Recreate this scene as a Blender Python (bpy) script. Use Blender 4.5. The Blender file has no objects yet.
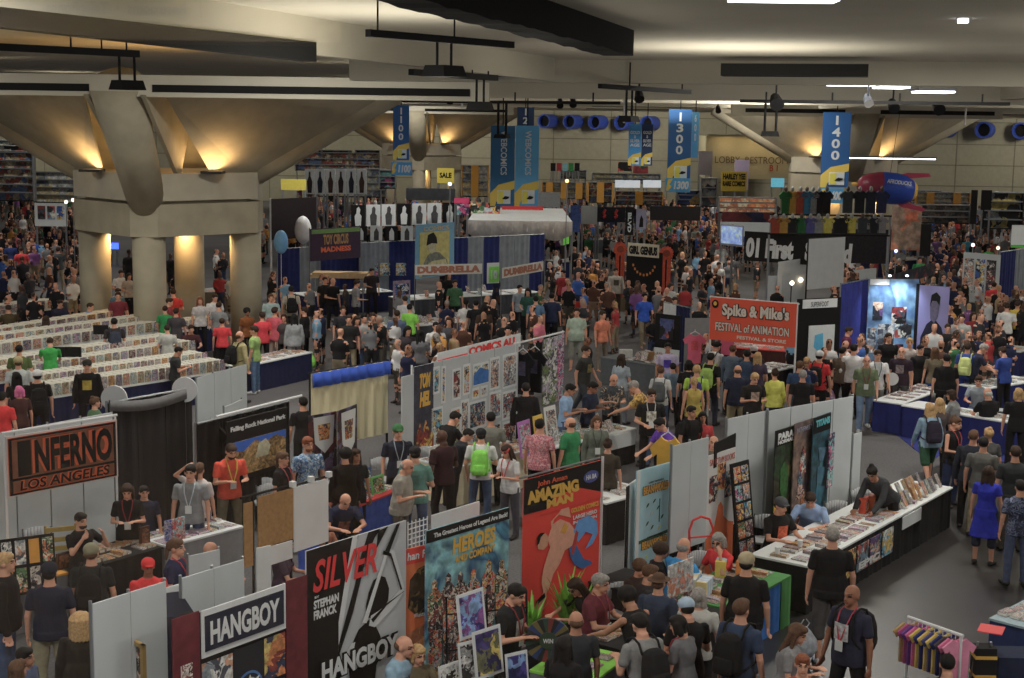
import bpy, bmesh, math, random
import numpy as np
from mathutils import Vector, Matrix, Euler
random.seed(7)
SC = bpy.context.scene
COL = SC.collection
PI = math.pi
# ------------------------------------------------------------------ camera
H = 7.2; F = 1450.0
pt = math.atan(217.0 / F); rl = 0.0145
_R = Vector((1, 0, 0)); _F = Vector((0, math.cos(pt), -math.sin(pt))); _U = Vector((0, math.sin(pt), math.cos(pt)))
CR = _R * math.cos(rl) + _U * math.sin(rl)
CU = _U * math.cos(rl) - _R * math.sin(rl)
CAM = Vector((0, 0, H))
cd = bpy.data.cameras.new('camera'); co = bpy.data.objects.new('camera', cd); COL.objects.link(co)
cd.sensor_width = 36; cd.lens = F / 1024 * 36; cd.clip_end = 400; cd.clip_start = 0.05
mw = Matrix((CR, CU, -_F)).transposed().to_4x4(); mw.translation = CAM
co.matrix_world = mw
SC.camera = co

def G(px, py, z=0.0):
    """the point of height z that stands where the sight line through this spot of the view meets it"""
    d = _F + CR * ((px - 512) / F) + CU * (-(py - 339) / F)
    t = (z - H) / d.z
    return CAM + d * t

# ------------------------------------------------------------------ materials
def lin(c):
    c = c / 255.0
    return c / 12.92 if c <= 0.04045 else ((c + 0.055) / 1.055) ** 2.4
_M = {}
KF = 0.52
TS_ = bpy.data.scenes.new('workshop'); TV_ = TS_.view_layers[0]
def K(r, g, b, ds=.17):
    c = [lin(v) / KF for v in (r, g, b)]; y = .3 * c[0] + .59 * c[1] + .11 * c[2]
    c = [v + (y - v) * ds for v in c]; k = min(1, .84 / max(max(c), 1e-6)); return tuple(v * k for v in c)
def mat(rgb, rough=0.75, noise=0.12, metal=0.0, scale=9.0, bump=0.0, emit=None, es=0.0, alpha=None, spec=0.35):
    key = (tuple(rgb), rough, noise, metal, scale, bump, emit, es)
    if key in _M: return _M[key]
    m = bpy.data.materials.new('surface'); m.use_nodes = True
    nt = m.node_tree; b = nt.nodes['Principled BSDF']
    c = K(*rgb)
    b.inputs['Roughness'].default_value = rough; b.inputs['Metallic'].default_value = metal
    b.inputs['Specular IOR Level'].default_value = spec
    if noise > 0:
        tc = nt.nodes.new('ShaderNodeTexCoord'); n = nt.nodes.new('ShaderNodeTexNoise')
        n.inputs['Scale'].default_value = scale; n.inputs['Detail'].default_value = 2
        nt.links.new(tc.outputs['Object'], n.inputs['Vector'])
        cr = nt.nodes.new('ShaderNodeValToRGB')
        cr.color_ramp.elements[0].position = .3; cr.color_ramp.elements[1].position = .7
        cr.color_ramp.elements[0].color = (*[v * (1 - noise) for v in c], 1)
        cr.color_ramp.elements[1].color = (*[min(.9, v * (1 + noise)) for v in c], 1)
        nt.links.new(n.outputs['Fac'], cr.inputs['Fac']); nt.links.new(cr.outputs['Color'], b.inputs['Base Color'])
        if bump > 0:
            bp = nt.nodes.new('ShaderNodeBump'); bp.inputs['Strength'].default_value = bump; bp.inputs['Distance'].default_value = .02
            nt.links.new(n.outputs['Fac'], bp.inputs['Height']); nt.links.new(bp.outputs['Normal'], b.inputs['Normal'])
    else:
        b.inputs['Base Color'].default_value = (*c, 1)
    if emit:
        b.inputs['Emission Color'].default_value = (*[lin(v) for v in emit], 1); b.inputs['Emission Strength'].default_value = es
    _M[key] = m
    return m
def art(cols, scale=4.0, seed=0, kind='voronoi', rough=.5, emit=0.0):
    """printed picture: patches of colour"""
    key = ('art', tuple(cols), scale, seed, kind, emit)
    if key in _M: return _M[key]
    m = bpy.data.materials.new('print'); m.use_nodes = True
    nt = m.node_tree; b = nt.nodes['Principled BSDF']; b.inputs['Roughness'].default_value = rough
    tc = nt.nodes.new('ShaderNodeTexCoord'); mp = nt.nodes.new('ShaderNodeMapping')
    mp.inputs['Location'].default_value = (seed * 3.1, seed * 1.7, seed * 2.3)
    nt.links.new(tc.outputs['Object'], mp.inputs['Vector'])
    n = nt.nodes.new('ShaderNodeTexNoise'); n.inputs['Scale'].default_value = scale; n.inputs['Detail'].default_value = 3; n.inputs['Distortion'].default_value = .8
    nt.links.new(mp.outputs[0], n.inputs['Vector'])
    src = n.outputs['Fac']
    if kind == 'voronoi':
        n.inputs['Scale'].default_value = scale * 1.3
        v = nt.nodes.new('ShaderNodeTexVoronoi'); v.inputs['Scale'].default_value = scale * 2.4
        mx = nt.nodes.new('ShaderNodeMix'); mx.data_type = 'VECTOR'; mx.inputs['Factor'].default_value = .35
        nt.links.new(mp.outputs[0], mx.inputs['A']); nt.links.new(n.outputs['Color'], mx.inputs['B'])
        nt.links.new(mx.outputs['Result'], v.inputs['Vector'])
        sp = nt.nodes.new('ShaderNodeSeparateColor'); nt.links.new(v.outputs['Color'], sp.inputs[0]); src = sp.outputs[0]
    cr = nt.nodes.new('ShaderNodeValToRGB'); cr.color_ramp.interpolation = 'CONSTANT' if kind == 'voronoi' else 'LINEAR'
    k = len(cols)
    while len(cr.color_ramp.elements) < k: cr.color_ramp.elements.new(.5)
    for i, c in enumerate(cols):
        e = cr.color_ramp.elements[i]
        e.position = i / k if kind == 'voronoi' else .3 + .4 * i / max(1, k - 1)
        e.color = (*K(*c, .26), 1)
    nt.links.new(src, cr.inputs['Fac'])
    n3 = nt.nodes.new('ShaderNodeTexNoise'); n3.inputs['Scale'].default_value = scale * 3.5; n3.inputs['Detail'].default_value = 4; nt.links.new(mp.outputs[0], n3.inputs['Vector'])
    rm = nt.nodes.new('ShaderNodeMapRange'); rm.inputs['From Min'].default_value = .35; rm.inputs['From Max'].default_value = .65; rm.inputs['To Min'].default_value = .55; rm.inputs['To Max'].default_value = 1.2
    nt.links.new(n3.outputs['Fac'], rm.inputs['Value'])
    ml = nt.nodes.new('ShaderNodeVectorMath'); ml.operation = 'SCALE'; nt.links.new(cr.outputs['Color'], ml.inputs[0]); nt.links.new(rm.outputs[0], ml.inputs['Scale'])
    nt.links.new(ml.outputs[0], b.inputs['Base Color'])
    if emit:
        nt.links.new(cr.outputs['Color'], b.inputs['Emission Color']); b.inputs['Emission Strength'].default_value = emit
    _M[key] = m
    return m

WHITE = (178, 182, 184); PANEL = (150, 156, 160); BLACK = (20, 20, 22); NAVY = (22, 28, 62); GREY = (95, 98, 102)
# ------------------------------------------------------------------ objects
def link(name, me, parent=None, mats=None):
    o = bpy.data.objects.new(name, me); COL.objects.link(o)
    if parent is not None: o.parent = parent
    if mats:
        for m in mats: me.materials.append(m)
    return o
_labels = {}
def tag(o, label=None, cat=None, group=None, kind=None):
    if label: o['label'] = label
    if cat: o['category'] = cat
    if group: o['group'] = group
    if kind: o['kind'] = kind
    return o
def empty(name, label, cat, loc=(0, 0, 0), rz=0.0, group=None):
    o = bpy.data.objects.new(name, None); COL.objects.link(o); o.location = loc; o.rotation_euler = (0, 0, rz)
    o.empty_display_size = .1
    return tag(o, label, cat, group)
class MB:
    """collects shapes into ONE mesh"""
    def __init__(s): s.v = []; s.f = []; s.m = []
    def add(s, vs, fs, mi=0):
        b = len(s.v); s.v += [tuple(v) for v in vs]; s.f += [tuple(b + i for i in f) for f in fs]; s.m += [mi] * len(fs); return s
    def box(s, x0, x1, y0, y1, z0, z1, mi=0, M=None):
        vs = [Vector(v) for v in ((x0, y0, z0), (x1, y0, z0), (x1, y1, z0), (x0, y1, z0), (x0, y0, z1), (x1, y0, z1), (x1, y1, z1), (x0, y1, z1))]
        if M is not None: vs = [M @ v for v in vs]
        return s.add(vs, [(0, 3, 2, 1), (4, 5, 6, 7), (0, 1, 5, 4), (1, 2, 6, 5), (2, 3, 7, 6), (3, 0, 4, 7)], mi)
    def tube(s, p, q, r, r2=None, n=8, mi=0, caps=True):
        p = Vector(p); q = Vector(q); r2 = r if r2 is None else r2
        d = (q - p).normalized(); a = d.orthogonal().normalized(); b = d.cross(a)
        vs = []
        for (c, rr) in ((p, r), (q, r2)):
            for i in range(n):
                t = 2 * PI * i / n; vs.append(c + a * math.cos(t) * rr + b * math.sin(t) * rr)
        fs = [(i, (i + 1) % n, n + (i + 1) % n, n + i) for i in range(n)]
        if caps: fs += [tuple(range(n - 1, -1, -1)), tuple(range(n, 2 * n))]
        return s.add(vs, fs, mi)
    def path(s, pts, r, n=6, mi=0):
        for a, b in zip(pts, pts[1:]): s.tube(a, b, r, n=n, mi=mi)
        return s
    def ell(s, c, r, mi=0, n=10, m=7, M=None):
        vs = []; fs = []
        for j in range(m + 1):
            ph = PI * j / m
            for i in range(n):
                t = 2 * PI * i / n
                v = Vector((r[0] * math.sin(ph) * math.cos(t), r[1] * math.sin(ph) * math.sin(t), r[2] * math.cos(ph)))
                if M is not None: v = M @ v
                vs.append(v + Vector(c))
        for j in range(m):
            for i in range(n):
                fs.append((j * n + i, (j + 1) * n + i, (j + 1) * n + (i + 1) % n, j * n + (i + 1) % n))
        return s.add(vs, fs, mi)
    def prism(s, pts, z0, z1, mi=0):
        n = len(pts); vs = [(p[0], p[1], z0) for p in pts] + [(p[0], p[1], z1) for p in pts]
        return s.add(vs, [tuple(range(n - 1, -1, -1)), tuple(range(n, 2 * n))] + [(i, (i + 1) % n, n + (i + 1) % n, n + i) for i in range(n)], mi)
    def plate(s, uv, y0, y1, mi=0):
        """upright outline (u, v) with thickness from y0 (front) to y1"""
        n = len(uv); vs = [(p[0], y0, p[1]) for p in uv] + [(p[0], y1, p[1]) for p in uv]
        return s.add(vs, [tuple(range(n)), tuple(range(2 * n - 1, n - 1, -1))] + [((i + 1) % n, i, n + i, n + (i + 1) % n) for i in range(n)], mi)
    def mesh(s, smooth=False):
        me = bpy.data.meshes.new('m'); me.from_pydata(s.v, [], s.f)
        me.polygons.foreach_set('material_index', s.m)
        if smooth: me.polygons.foreach_set('use_smooth', [True] * len(s.f))
        me.update(); return me
    def build(s, name, mats, parent=None, smooth=False):
        if not isinstance(mats, (list, tuple)): mats = [mats]
        return link(name, s.mesh(smooth), parent, mats)
def copy_tree(o, parent=None):
    c = o.copy(); COL.objects.link(c); c.parent = parent
    for ch in o.children: copy_tree(ch, c)
    return c
def set_obj_mat(o, i, m):
    o.material_slots[i].link = 'OBJECT'; o.material_slots[i].material = m
def structure(name, mb, mats, smooth=False):
    o = mb.build(name, mats, None, smooth); o['kind'] = 'structure'; return o

def text_mesh(txt, w, h, mats=None, bold=0.0, shear=0.0, thick=.003):
    cu = bpy.data.curves.new('t', 'FONT'); cu.body = txt; cu.offset = bold; cu.shear = shear; cu.extrude = .01; cu.resolution_u = 3
    cu.align_x = 'LEFT'
    o = bpy.data.objects.new('t', cu); TS_.collection.objects.link(o)
    TV_.update()
    me = bpy.data.meshes.new_from_object(o.evaluated_get(TV_.depsgraph))
    bpy.data.objects.remove(o); bpy.data.curves.remove(cu)
    n = len(me.vertices); a = np.empty(n * 3, 'f'); me.vertices.foreach_get('co', a); a = a.reshape(-1, 3)
    lo, hi = a.min(0), a.max(0); sc = np.maximum(hi - lo, 1e-6)
    x = (a[:, 0] - lo[0]) / sc[0] * w; z = (a[:, 1] - lo[1]) / sc[1] * h; y = -(a[:, 2] - lo[2]) / sc[2] * thick
    me.vertices.foreach_set('co', np.stack([x, y, z], 1).astype('f').ravel()); me.materials.clear(); me.update()
    return me
def text(root, txt, u, v, w, h, y, m, bold=0.0, shear=0.0, name='lettering', rot=0.0, label=None):
    me = text_mesh(txt, w, h, bold=bold, shear=shear)
    o = link(name, me, root, [m]); o.location = (u, y, v); o.rotation_euler = (0, rot, 0)
    if label: o['label'] = label
    return o
class Board:
    """an upright flat thing: x along its width, z up, -y towards its readers"""
    def __init__(s, name, label, cat, a, b, ztop, zbot, group=None, tilt=0.0):
        p = G(a[0], a[1], ztop); q = G(b[0], b[1], ztop)
        s.w = (q - p).length; s.z0 = zbot; s.z1 = ztop; s.h = ztop - zbot
        s.o = empty(name, label, cat, (p.x, p.y, zbot), math.atan2(q.y - p.y, q.x - p.x), group)
        s.o.rotation_euler[0] = tilt
        BOARDS.append(((p.x, p.y), (q.x, q.y)))
    def panel(s, name, u0, u1, v0, v1, m, y=0.0, t=.02):
        return MB().box(u0 * s.w, u1 * s.w, y - t, y, v0 * s.h, v1 * s.h).build(name, m, s.o)
    def poly(s, name, pts, m, y, t=.004, smooth=False):
        return MB().plate([(u * s.w, v * s.h) for u, v in pts], y - t, y).build(name, m, s.o)
    def text(s, txt, u0, v0, u1, v1, m, y=-.022, **k):
        return text(s.o, txt, u0 * s.w, v0 * s.h, (u1 - u0) * s.w, (v1 - v0) * s.h, y, m, **k)
    def pole(s, u, r=.02, name='pole', m=None, zb=None, y=0.03, top=0.03):
        zb = -s.z0 if zb is None else zb
        return MB().tube((u * s.w, y, zb), (u * s.w, y, s.h + top), r).build(name, m or mat(GREY, .4, 0, .6), s.o)
    def rail(s, v=1.0, r=.02, name='rail', m=None, y=.03, u0=-.02, u1=1.02):
        return MB().tube((u0 * s.w, y, v * s.h), (u1 * s.w, y, v * s.h), r).build(name, m or mat(GREY, .4, 0, .6), s.o)
BOARDS = []
# ------------------------------------------------------------------ the hall
ang = math.radians(1.5)
D = Vector((math.sin(ang), math.cos(ang), 0)); W = Vector((math.cos(ang), -math.sin(ang), 0))
def hp(base, d, w): return base + D * d + W * w
O0 = Vector((0, 0, 0))
# floor: carpet over polished concrete
fl = MB(); fl.box(-110, 130, -3, 190, -.3, 0)
carpet = bpy.data.materials.new('carpet'); carpet.use_nodes = True
nt = carpet.node_tree; b = nt.nodes['Principled BSDF']; b.inputs['Roughness'].default_value = .9
tc = nt.nodes.new('ShaderNodeTexCoord')
n1 = nt.nodes.new('ShaderNodeTexNoise'); n1.inputs['Scale'].default_value = 22; n1.inputs['Detail'].default_value = 4
n2 = nt.nodes.new('ShaderNodeTexNoise'); n2.inputs['Scale'].default_value = .5; n2.inputs['Detail'].default_value = 3
nt.links.new(tc.outputs['Object'], n1.inputs['Vector']); nt.links.new(tc.outputs['Object'], n2.inputs['Vector'])
mx = nt.nodes.new('ShaderNodeMath'); mx.operation = 'MULTIPLY_ADD'; mx.inputs[1].default_value = .6
nt.links.new(n1.outputs['Fac'], mx.inputs[0]); m2 = nt.nodes.new('ShaderNodeMath'); m2.operation = 'MULTIPLY'; m2.inputs[1].default_value = .4
nt.links.new(n2.outputs['Fac'], m2.inputs[0]); nt.links.new(m2.outputs[0], mx.inputs[2])
cr = nt.nodes.new('ShaderNodeValToRGB'); cr.color_ramp.elements[0].position = .35; cr.color_ramp.elements[1].position = .65
cr.color_ramp.elements[0].color = (*K(62, 61, 63), 1); cr.color_ramp.elements[1].color = (*K(82, 81, 84), 1)
nt.links.new(mx.outputs[0], cr.inputs['Fac']); nt.links.new(cr.outputs['Color'], b.inputs['Base Color'])
structure('floor', fl, carpet)
conc = mat((35, 34, 35), .36, .2, 0, 1.3, spec=.5)
pc = [G(700, 678), G(760, 560), G(868, 498), G(975, 448), G(1100, 470), G(1500, 900), G(600, 900)]
structure('floor_concrete', MB().prism([(p.x, p.y) for p in pc], 0.001, .006), conc)
for q in ([(893, 432), (930, 462), (945, 452), (905, 425)], [(1000, 440), (1000, 462), (1040, 470), (1040, 436)]):
    structure('floor_carpet', MB().prism([(G(*p).x, G(*p).y) for p in q], 0.002, .012), mat((36, 44, 110), .9, .15, 0, 30))
# back wall with cast panel joints
wallm = mat((124, 120, 104), .85, .05, 0, 3)
wb = hp(O0, 128, 0)
def wallbox(name, w0, w1, d0, d1, z0, z1, m, base=O0):
    mb = MB(); pts = [base + W * w0 + D * d0, base + W * w1 + D * d0, base + W * w1 + D * d1, base + W * w0 + D * d1]
    mb.prism([(p.x, p.y) for p in pts], z0, z1); return mb
structure('wall_back', wallbox('w', -110, 110, 128, 128.5, 0, 9.6, wallm), wallm)
jm = mat((96, 92, 78), .9, 0)
for i, z in enumerate((2.2, 4.0, 5.8, 7.7)):
    structure('trim_%d' % (i + 1), wallbox('t', -70, 80, 127.97, 128.0, z, z + .07, jm), jm)
mb = MB()
for k in range(30):
    p = [O0 + W * (-70 + 5 * k + s) + D * d for s, d in ((0, 127.97), (.07, 127.97), (.07, 128), (0, 128))]
    mb.prism([(q.x, q.y) for q in p], 0, 9.6)
structure('trim_5', mb, jm)
# ceiling
ceilm = mat((158, 153, 138), .9, .05, 0, .6)
darkm = mat((14, 14, 15), .8, 0)
structure('ceiling', wallbox('c', -110, 110, 12, 130, 9.5, 9.9, ceilm), ceilm)
L0 = G(0, 20, 8.0); L1 = G(431, 68, 8.0); LD = (L1 - L0).normalized(); LN = Vector((LD.y, -LD.x, 0))
b1c = G(700, 84, 8.0); W1 = Vector((math.cos(math.radians(11)), -math.sin(math.radians(11)), 0)); D1 = Vector((-W1.y, W1.x, 0))
# near low slab
pA = L0 - LD * 9; pB = L0 + LD * ((b1c - L0).dot(D1) / LD.dot(D1))
slab = [pA, pB, b1c + W1 * 60, b1c + W1 * 60 - D1 * 32]
mb = MB(); mb.prism([(p.x, p.y) for p in slab][::-1], 8.45, 9.5)
structure('ceiling_slab', mb, ceilm)
def beam(name, p, q, wd, z0, z1, slots=(), zs=(.35, .62), m=ceilm):
    d = (q - p).normalized(); n = Vector((d.y, -d.x, 0)) * (wd / 2)
    o = structure(name, MB().prism([((x).x, (x).y) for x in (p - n, p + n, q + n, q - n)], z0, z1), m)
    Ln = (q - p).length; n2 = n * 1.0 + n.normalized() * .02
    hh = z1 - z0
    for a, bb in slots:
        pp = p + d * (a * Ln); qq = p + d * (bb * Ln)
        s = structure('ceiling_slot_shade', MB().prism([(x.x, x.y) for x in (pp - n2, pp + n2, qq + n2, qq - n2)], z0 + hh * zs[0], z0 + hh * zs[1]), darkm)  # dark box stands in for the shade inside the slot
    return o
beam('ceiling_beam', L0 - LD * 9, L0 + LD * 17, .16, 8.0, 8.5)
a_ = L0 - LD * 9 + LN * .10; b_ = L0 + LD * 6.1 + LN * .10; wv = LN * .2
structure('ceiling_slot_shade', MB().add([(a_.x, a_.y, 7.97), (a_.x - wv.x, a_.y - wv.y, 7.97), (b_.x - wv.x, b_.y - wv.y, 7.91), (b_.x, b_.y, 7.91), (a_.x, a_.y, 8.03), (a_.x - wv.x, a_.y - wv.y, 8.03), (b_.x - wv.x, b_.y - wv.y, 8.15), (b_.x, b_.y, 8.15)], [(0, 1, 2, 3), (7, 6, 5, 4), (0, 4, 5, 1), (1, 5, 6, 2), (2, 6, 7, 3), (3, 7, 4, 0)]), darkm)  # dark strip put in for the shaded slot of the near beam
beam('ceiling_beam', b1c - W1 * 7.2, b1c + W1 * 60, .4, 8.0, 8.5)
for dd, z0 in ((46, 7.95), (60, 8.05), (78, 8.1), (96, 8.15), (114, 8.15)):
    beam('ceiling_beam', hp(O0, dd, -2 if dd < 50 else -70), hp(O0, dd, 75), .5, z0, 8.5, [(.1 * k, .1 * k + .05) for k in range(1, 9)] if dd > 90 else ())
for ww in (14, 38):
    beam('ceiling_beam', hp(O0, 34, ww), hp(O0, 127, ww), .5, 8.1, 8.6)
# columns with flaring capitals
concm = mat((136, 128, 108), .85, .10, 0, 1.6, .1)
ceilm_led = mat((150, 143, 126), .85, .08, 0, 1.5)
def column(c, R=2.45, zt=7.8, RT=7.3, RF=5.4):
    dirs = [-D, W, D, -W]
    for d in dirs:
        p = c + d * R
        structure('column', MB().tube((p.x, p.y, 0), (p.x, p.y, 3.7), .5, n=24), concm, True)
    def octo(r, t):
        out = []
        for i, d in enumerate(dirs):
            e = dirs[(i + 1) % 4]; f = dirs[i - 1]
            out += [c + d * r + f * t, c + d * r + e * t]
        return [(p.x, p.y) for p in out]
    mb = MB(); mb.prism(octo(R + .5, .42), 3.6, 4.58); structure('column_ring', mb, concm)
    mb = MB(); mb.prism(octo(R + .1, .42), 4.5, 4.72); structure('column_ring', mb, concm)
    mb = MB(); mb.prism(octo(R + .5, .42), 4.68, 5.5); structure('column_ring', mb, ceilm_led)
    for i, d in enumerate(dirs):
        side = i % 2; p = c + d * (R + (.25 if side else .1)); q = c + d * (RT if side else RF)
        structure('column_strut', MB().tube((p.x, p.y, 5.3 if side else 4.6), (q.x, q.y, zt + .3), .3 if side else .56, .4 if side else .78, 20), concm, True)
    # sloping slabs between struts, open beside the front and back struts
    for (A, B) in ((-W, -D), (W, -D), (W, D), (-W, D)):
        def P(d, e, t, r, z): v = c + (d * (1 - t) + e * t) * r; return Vector((v.x, v.y, z))
        a0 = P(A, B, 0, RT, zt + .05); a1 = P(A, B, 1, RF + .2, zt + .05)
        q = [P(A, B, 0, R + .2, 5.2), P(A, B, .36, R + .3, 5.2), a0.lerp(a1, .84), a0]
        th = Vector((0, 0, .22))
        mb = MB(); vs = q + [v + th for v in q]
        mb.add(vs, [(0, 1, 2, 3), (7, 6, 5, 4), (0, 4, 5, 1), (1, 5, 6, 2), (2, 6, 7, 3), (3, 7, 4, 0)])
        structure('column_slab', mb, concm)
        # fins beside the strut
    for d, s in ((-D, 1), (-D, -1)):
        a = c + d * (R - .5) + W * s * .75; bq = c + d * (RT * .8) + W * s * .8
        mb = MB(); vs = [(a.x, a.y, 5.3), (bq.x, bq.y, zt), (c.x + W.x * s * .8, c.y + W.y * s * .8, zt)]
        vs += [(v[0] + W.x * .12, v[1] + W.y * .12, v[2]) for v in vs]
        mb.add(vs, [(0, 1, 2), (5, 4, 3), (0, 3, 4, 1), (1, 4, 5, 2), (2, 5, 3, 0)]); structure('column_fin', mb, concm)
    for d, e in ((-D, W), (-D, -W), (D, W), (D, -W)):
        p = c + (d * .5 + e * .5) * (R + 1.3)
        lamp_warm(p, 5.62, 1)
        p = c + (d * .62 + e * .38) * (R - .55)
        lamp_warm(p, 5.62, 1, hous=False)
    for d in (-W, W, D):
        p = c + d * (R - .75)
        lamp_warm(p, 3.5, -1)
        
def lamp_warm(p, z, up, hous=True):
    ld = bpy.data.lights.new('uplight', 'AREA'); ld.energy = 34 if up > 0 else 24; ld.color = (1, .62, .28); ld.size = 1.1 if up > 0 else .3
    o = bpy.data.objects.new('uplight', ld); COL.objects.link(o); o.location = (p.x, p.y, z)
    o.rotation_euler = (PI if up > 0 else 0, 0, 0)
    if up > 0 and hous:
        h = MB().box(p.x - .32, p.x + .32, p.y - .32, p.y + .32, 5.5, 5.58).build('uplight_housing', mat((40, 40, 40), .5, 0))
        tag(h, 'small dark uplight housing on the ledge of a flared concrete column', 'lamp', 'uplights on the column ledges')
C1 = G(169, 340, 0); C1 = Vector((-344 / 1450 * 46.7 * 1.0, 46.7, 0))
C3 = Vector((326 / 1450 * 82, 82, 0)); C2 = Vector((-92 / 1450 * 110, 110, 0))
for c in (C1, C2, C3): column(c)
# fascia over the columns
f1 = C1 - D * 5.4
beam('ceiling_beam', f1 - W * 25, f1 + W * 10.5, .5, 7.75, 8.35, [(.02, .685), (.735, .985)], (.22, .56))
f3 = C3 - D * 5.4
beam('ceiling_beam', f3 - W * 7, f3 + W * 7, .5, 7.7, 8.3, [(.05, .42), (.55, .97)], (.3, .65))
f2 = C2 - D * 5.4
beam('ceiling_beam', f2 - W * 7, f2 + W * 7, .5, 7.7, 8.25, [(.05, .42), (.55, .97)], (.3, .65))
# hanging gear
blk = mat((18, 18, 19), .7, .1)
def gear(name, label, cat, mb, m=blk, group=None):
    o = mb.build(name, m); tag(o, label, cat, group); return o
a = G(395, 6, 8.12); b_ = G(603, 55, 8.12); n = Vector(((b_ - a).y, -(b_ - a).x, 0)).normalized()
a2 = a - (b_ - a).normalized() * 3
rt = empty('truss_drape', 'long ragged-edged black cloth sleeve hung under the near ceiling', 'ceiling drape')
mb = MB(); 
NN = 44
top0 = []; low0 = []
for k in range(NN + 1):
    p = a2.lerp(b_, k / NN); z = 8.12 + random.uniform(-.012, .012)
    top0 += [(p.x, p.y, z), ((p + n * .42).x, (p + n * .42).y, z + random.uniform(-.01, .01)), ((p + n * .42).x, (p + n * .42).y, 8.45), (p.x, p.y, 8.45)]
fs = []
for k in range(NN):
    for j in range(4): fs.append((4 * k + j, 4 * k + (j + 1) % 4, 4 * k + 4 + (j + 1) % 4, 4 * k + 4 + j))
fs += [(3, 2, 1, 0), tuple(4 * NN + j for j in range(4))]
mb.add(top0, fs); mb.build('cloth', mat((12, 12, 12), .95, .2, 0, 8), rt)
MB().box(-.2, .2, -.02, .02, 0, .02).build('end_rail', mat((90, 110, 125), .4, 0), rt).location = (b_.x + n.x * .2, b_.y + n.y * .2, 8.13)
def lightbar(a, b, z, label, zc, box=None, rods=(.2, .8), group=None):
    p = G(*a, z); q = G(*b, z); rt = empty('rigging_bar', label, 'rigging', p, math.atan2(q.y - p.y, q.x - p.x), group); Ln = (q - p).length
    s = p.length / 14
    sb_ = min(s, 1.5); MB().box(0, Ln, -.03 * sb_, .03 * sb_, -.03 * sb_, .03 * sb_).build('bar', blk, rt)
    for t in rods: MB().tube((Ln * t, 0, 0), (Ln * t, 0, zc - z), .008 * s).build('rod', blk, rt)
    if box:
        t, w_, h_ = box; x = Ln * t
        M_ = MB()
        M_.add([(x - w_ / 2, -.15, -.32 * s), (x + w_ / 2, -.15, -.32 * s), (x + w_ / 2, .15, -.32 * s), (x - w_ / 2, .15, -.32 * s),
                (x - w_ / 2 * .85, -.12, -.32 * s + h_), (x + w_ / 2 * .85, -.12, -.32 * s + h_), (x + w_ / 2 * .85, .12, -.32 * s + h_), (x - w_ / 2 * .85, .12, -.32 * s + h_)],
               [(3, 2, 1, 0), (4, 5, 6, 7), (0, 1, 5, 4), (1, 2, 6, 5), (2, 3, 7, 6), (3, 0, 4, 7)])
        M_.build('loudspeaker', blk, rt)
        for dx in (-.3, .3): MB().tube((x + dx * w_, 0, -.32 * s + h_), (x + dx * w_, 0, 0), .012 * s).build('bracket', blk, rt)
    return rt
lightbar((368, 33), (512, 45), 8.0, 'black rigging bar with a box loudspeaker under the bright near ceiling', 8.45, (.5, .36, .11), (.06, .57))
lightbar((-40, 45), (138, 54), 7.98, 'black rigging bar with a box loudspeaker before the big flared column', 9.5, (.93, .36, .12), (.6, .78, .93))
lightbar((411, 72), (496, 78), 7.9, 'black rigging bar beneath the bright cross beam', 8.0, (.8, .4, .13), (.7, .9))
lightbar((600, 86), (690, 92), 7.9, 'thin black rigging bar before the row of blue air outlets', 8.4, (.3, .45, .12), (.3, .9))
lightbar((370, 101), (620, 103), 7.8, 'long black rigging bar over the aisle banners', 8.1, (.55, .45, .12), (.1, .3, .6, .9))
lightbar((740, 101), (1010, 104), 7.85, 'long black rigging bar in front of the tiled back wall', 8.1, (.12, .5, .14), (.1, .35, .6, .9))
# small floodlights and spot cans under the beams
for i, (x, y, s) in enumerate(((560, 103, .5), (573, 102, .5), (776, 101, .8), (938, 107, .8), (868, 100, .5), (893, 105, .7), (718, 109, .5), (450, 98, .5), (639, 95, .5))):
    p = G(x, y, 7.85)
    rt = empty('floodlight', 'small black floodlight clamped under a ceiling beam', 'light', p, 0, 'floodlights under the far beams')
    MB().tube((0, -s * .25, -.1), (0, s * .25, .1), s * .24, s * .16, 10).build('housing', blk, rt)
    MB().tube((0, 0, 0), (0, 0, .7), .025, n=6).build('stem', blk, rt)
for i, (x, y, w_) in enumerate(((868, 77, 146), (520, 78, 60), (570, 96, 90))):
    p = G(x, y, 8.1); q = G(x - w_, y - (3 if i else 1), 8.1)
    d = (q - p).normalized(); n_ = Vector((d.y, -d.x, 0)) * .3
    g = gear('truss_drape', ('ragged black cloth sleeve hung just past the near cross beam', 'black cloth sleeve over the light blue banner', 'black cloth sleeve sloping above the gold lettered banner')[i], 'ceiling drape',
         MB().prism([(v.x, v.y) for v in (p - n_, p + n_, q + n_, q - n_)], 8.1, 8.32))
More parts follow.
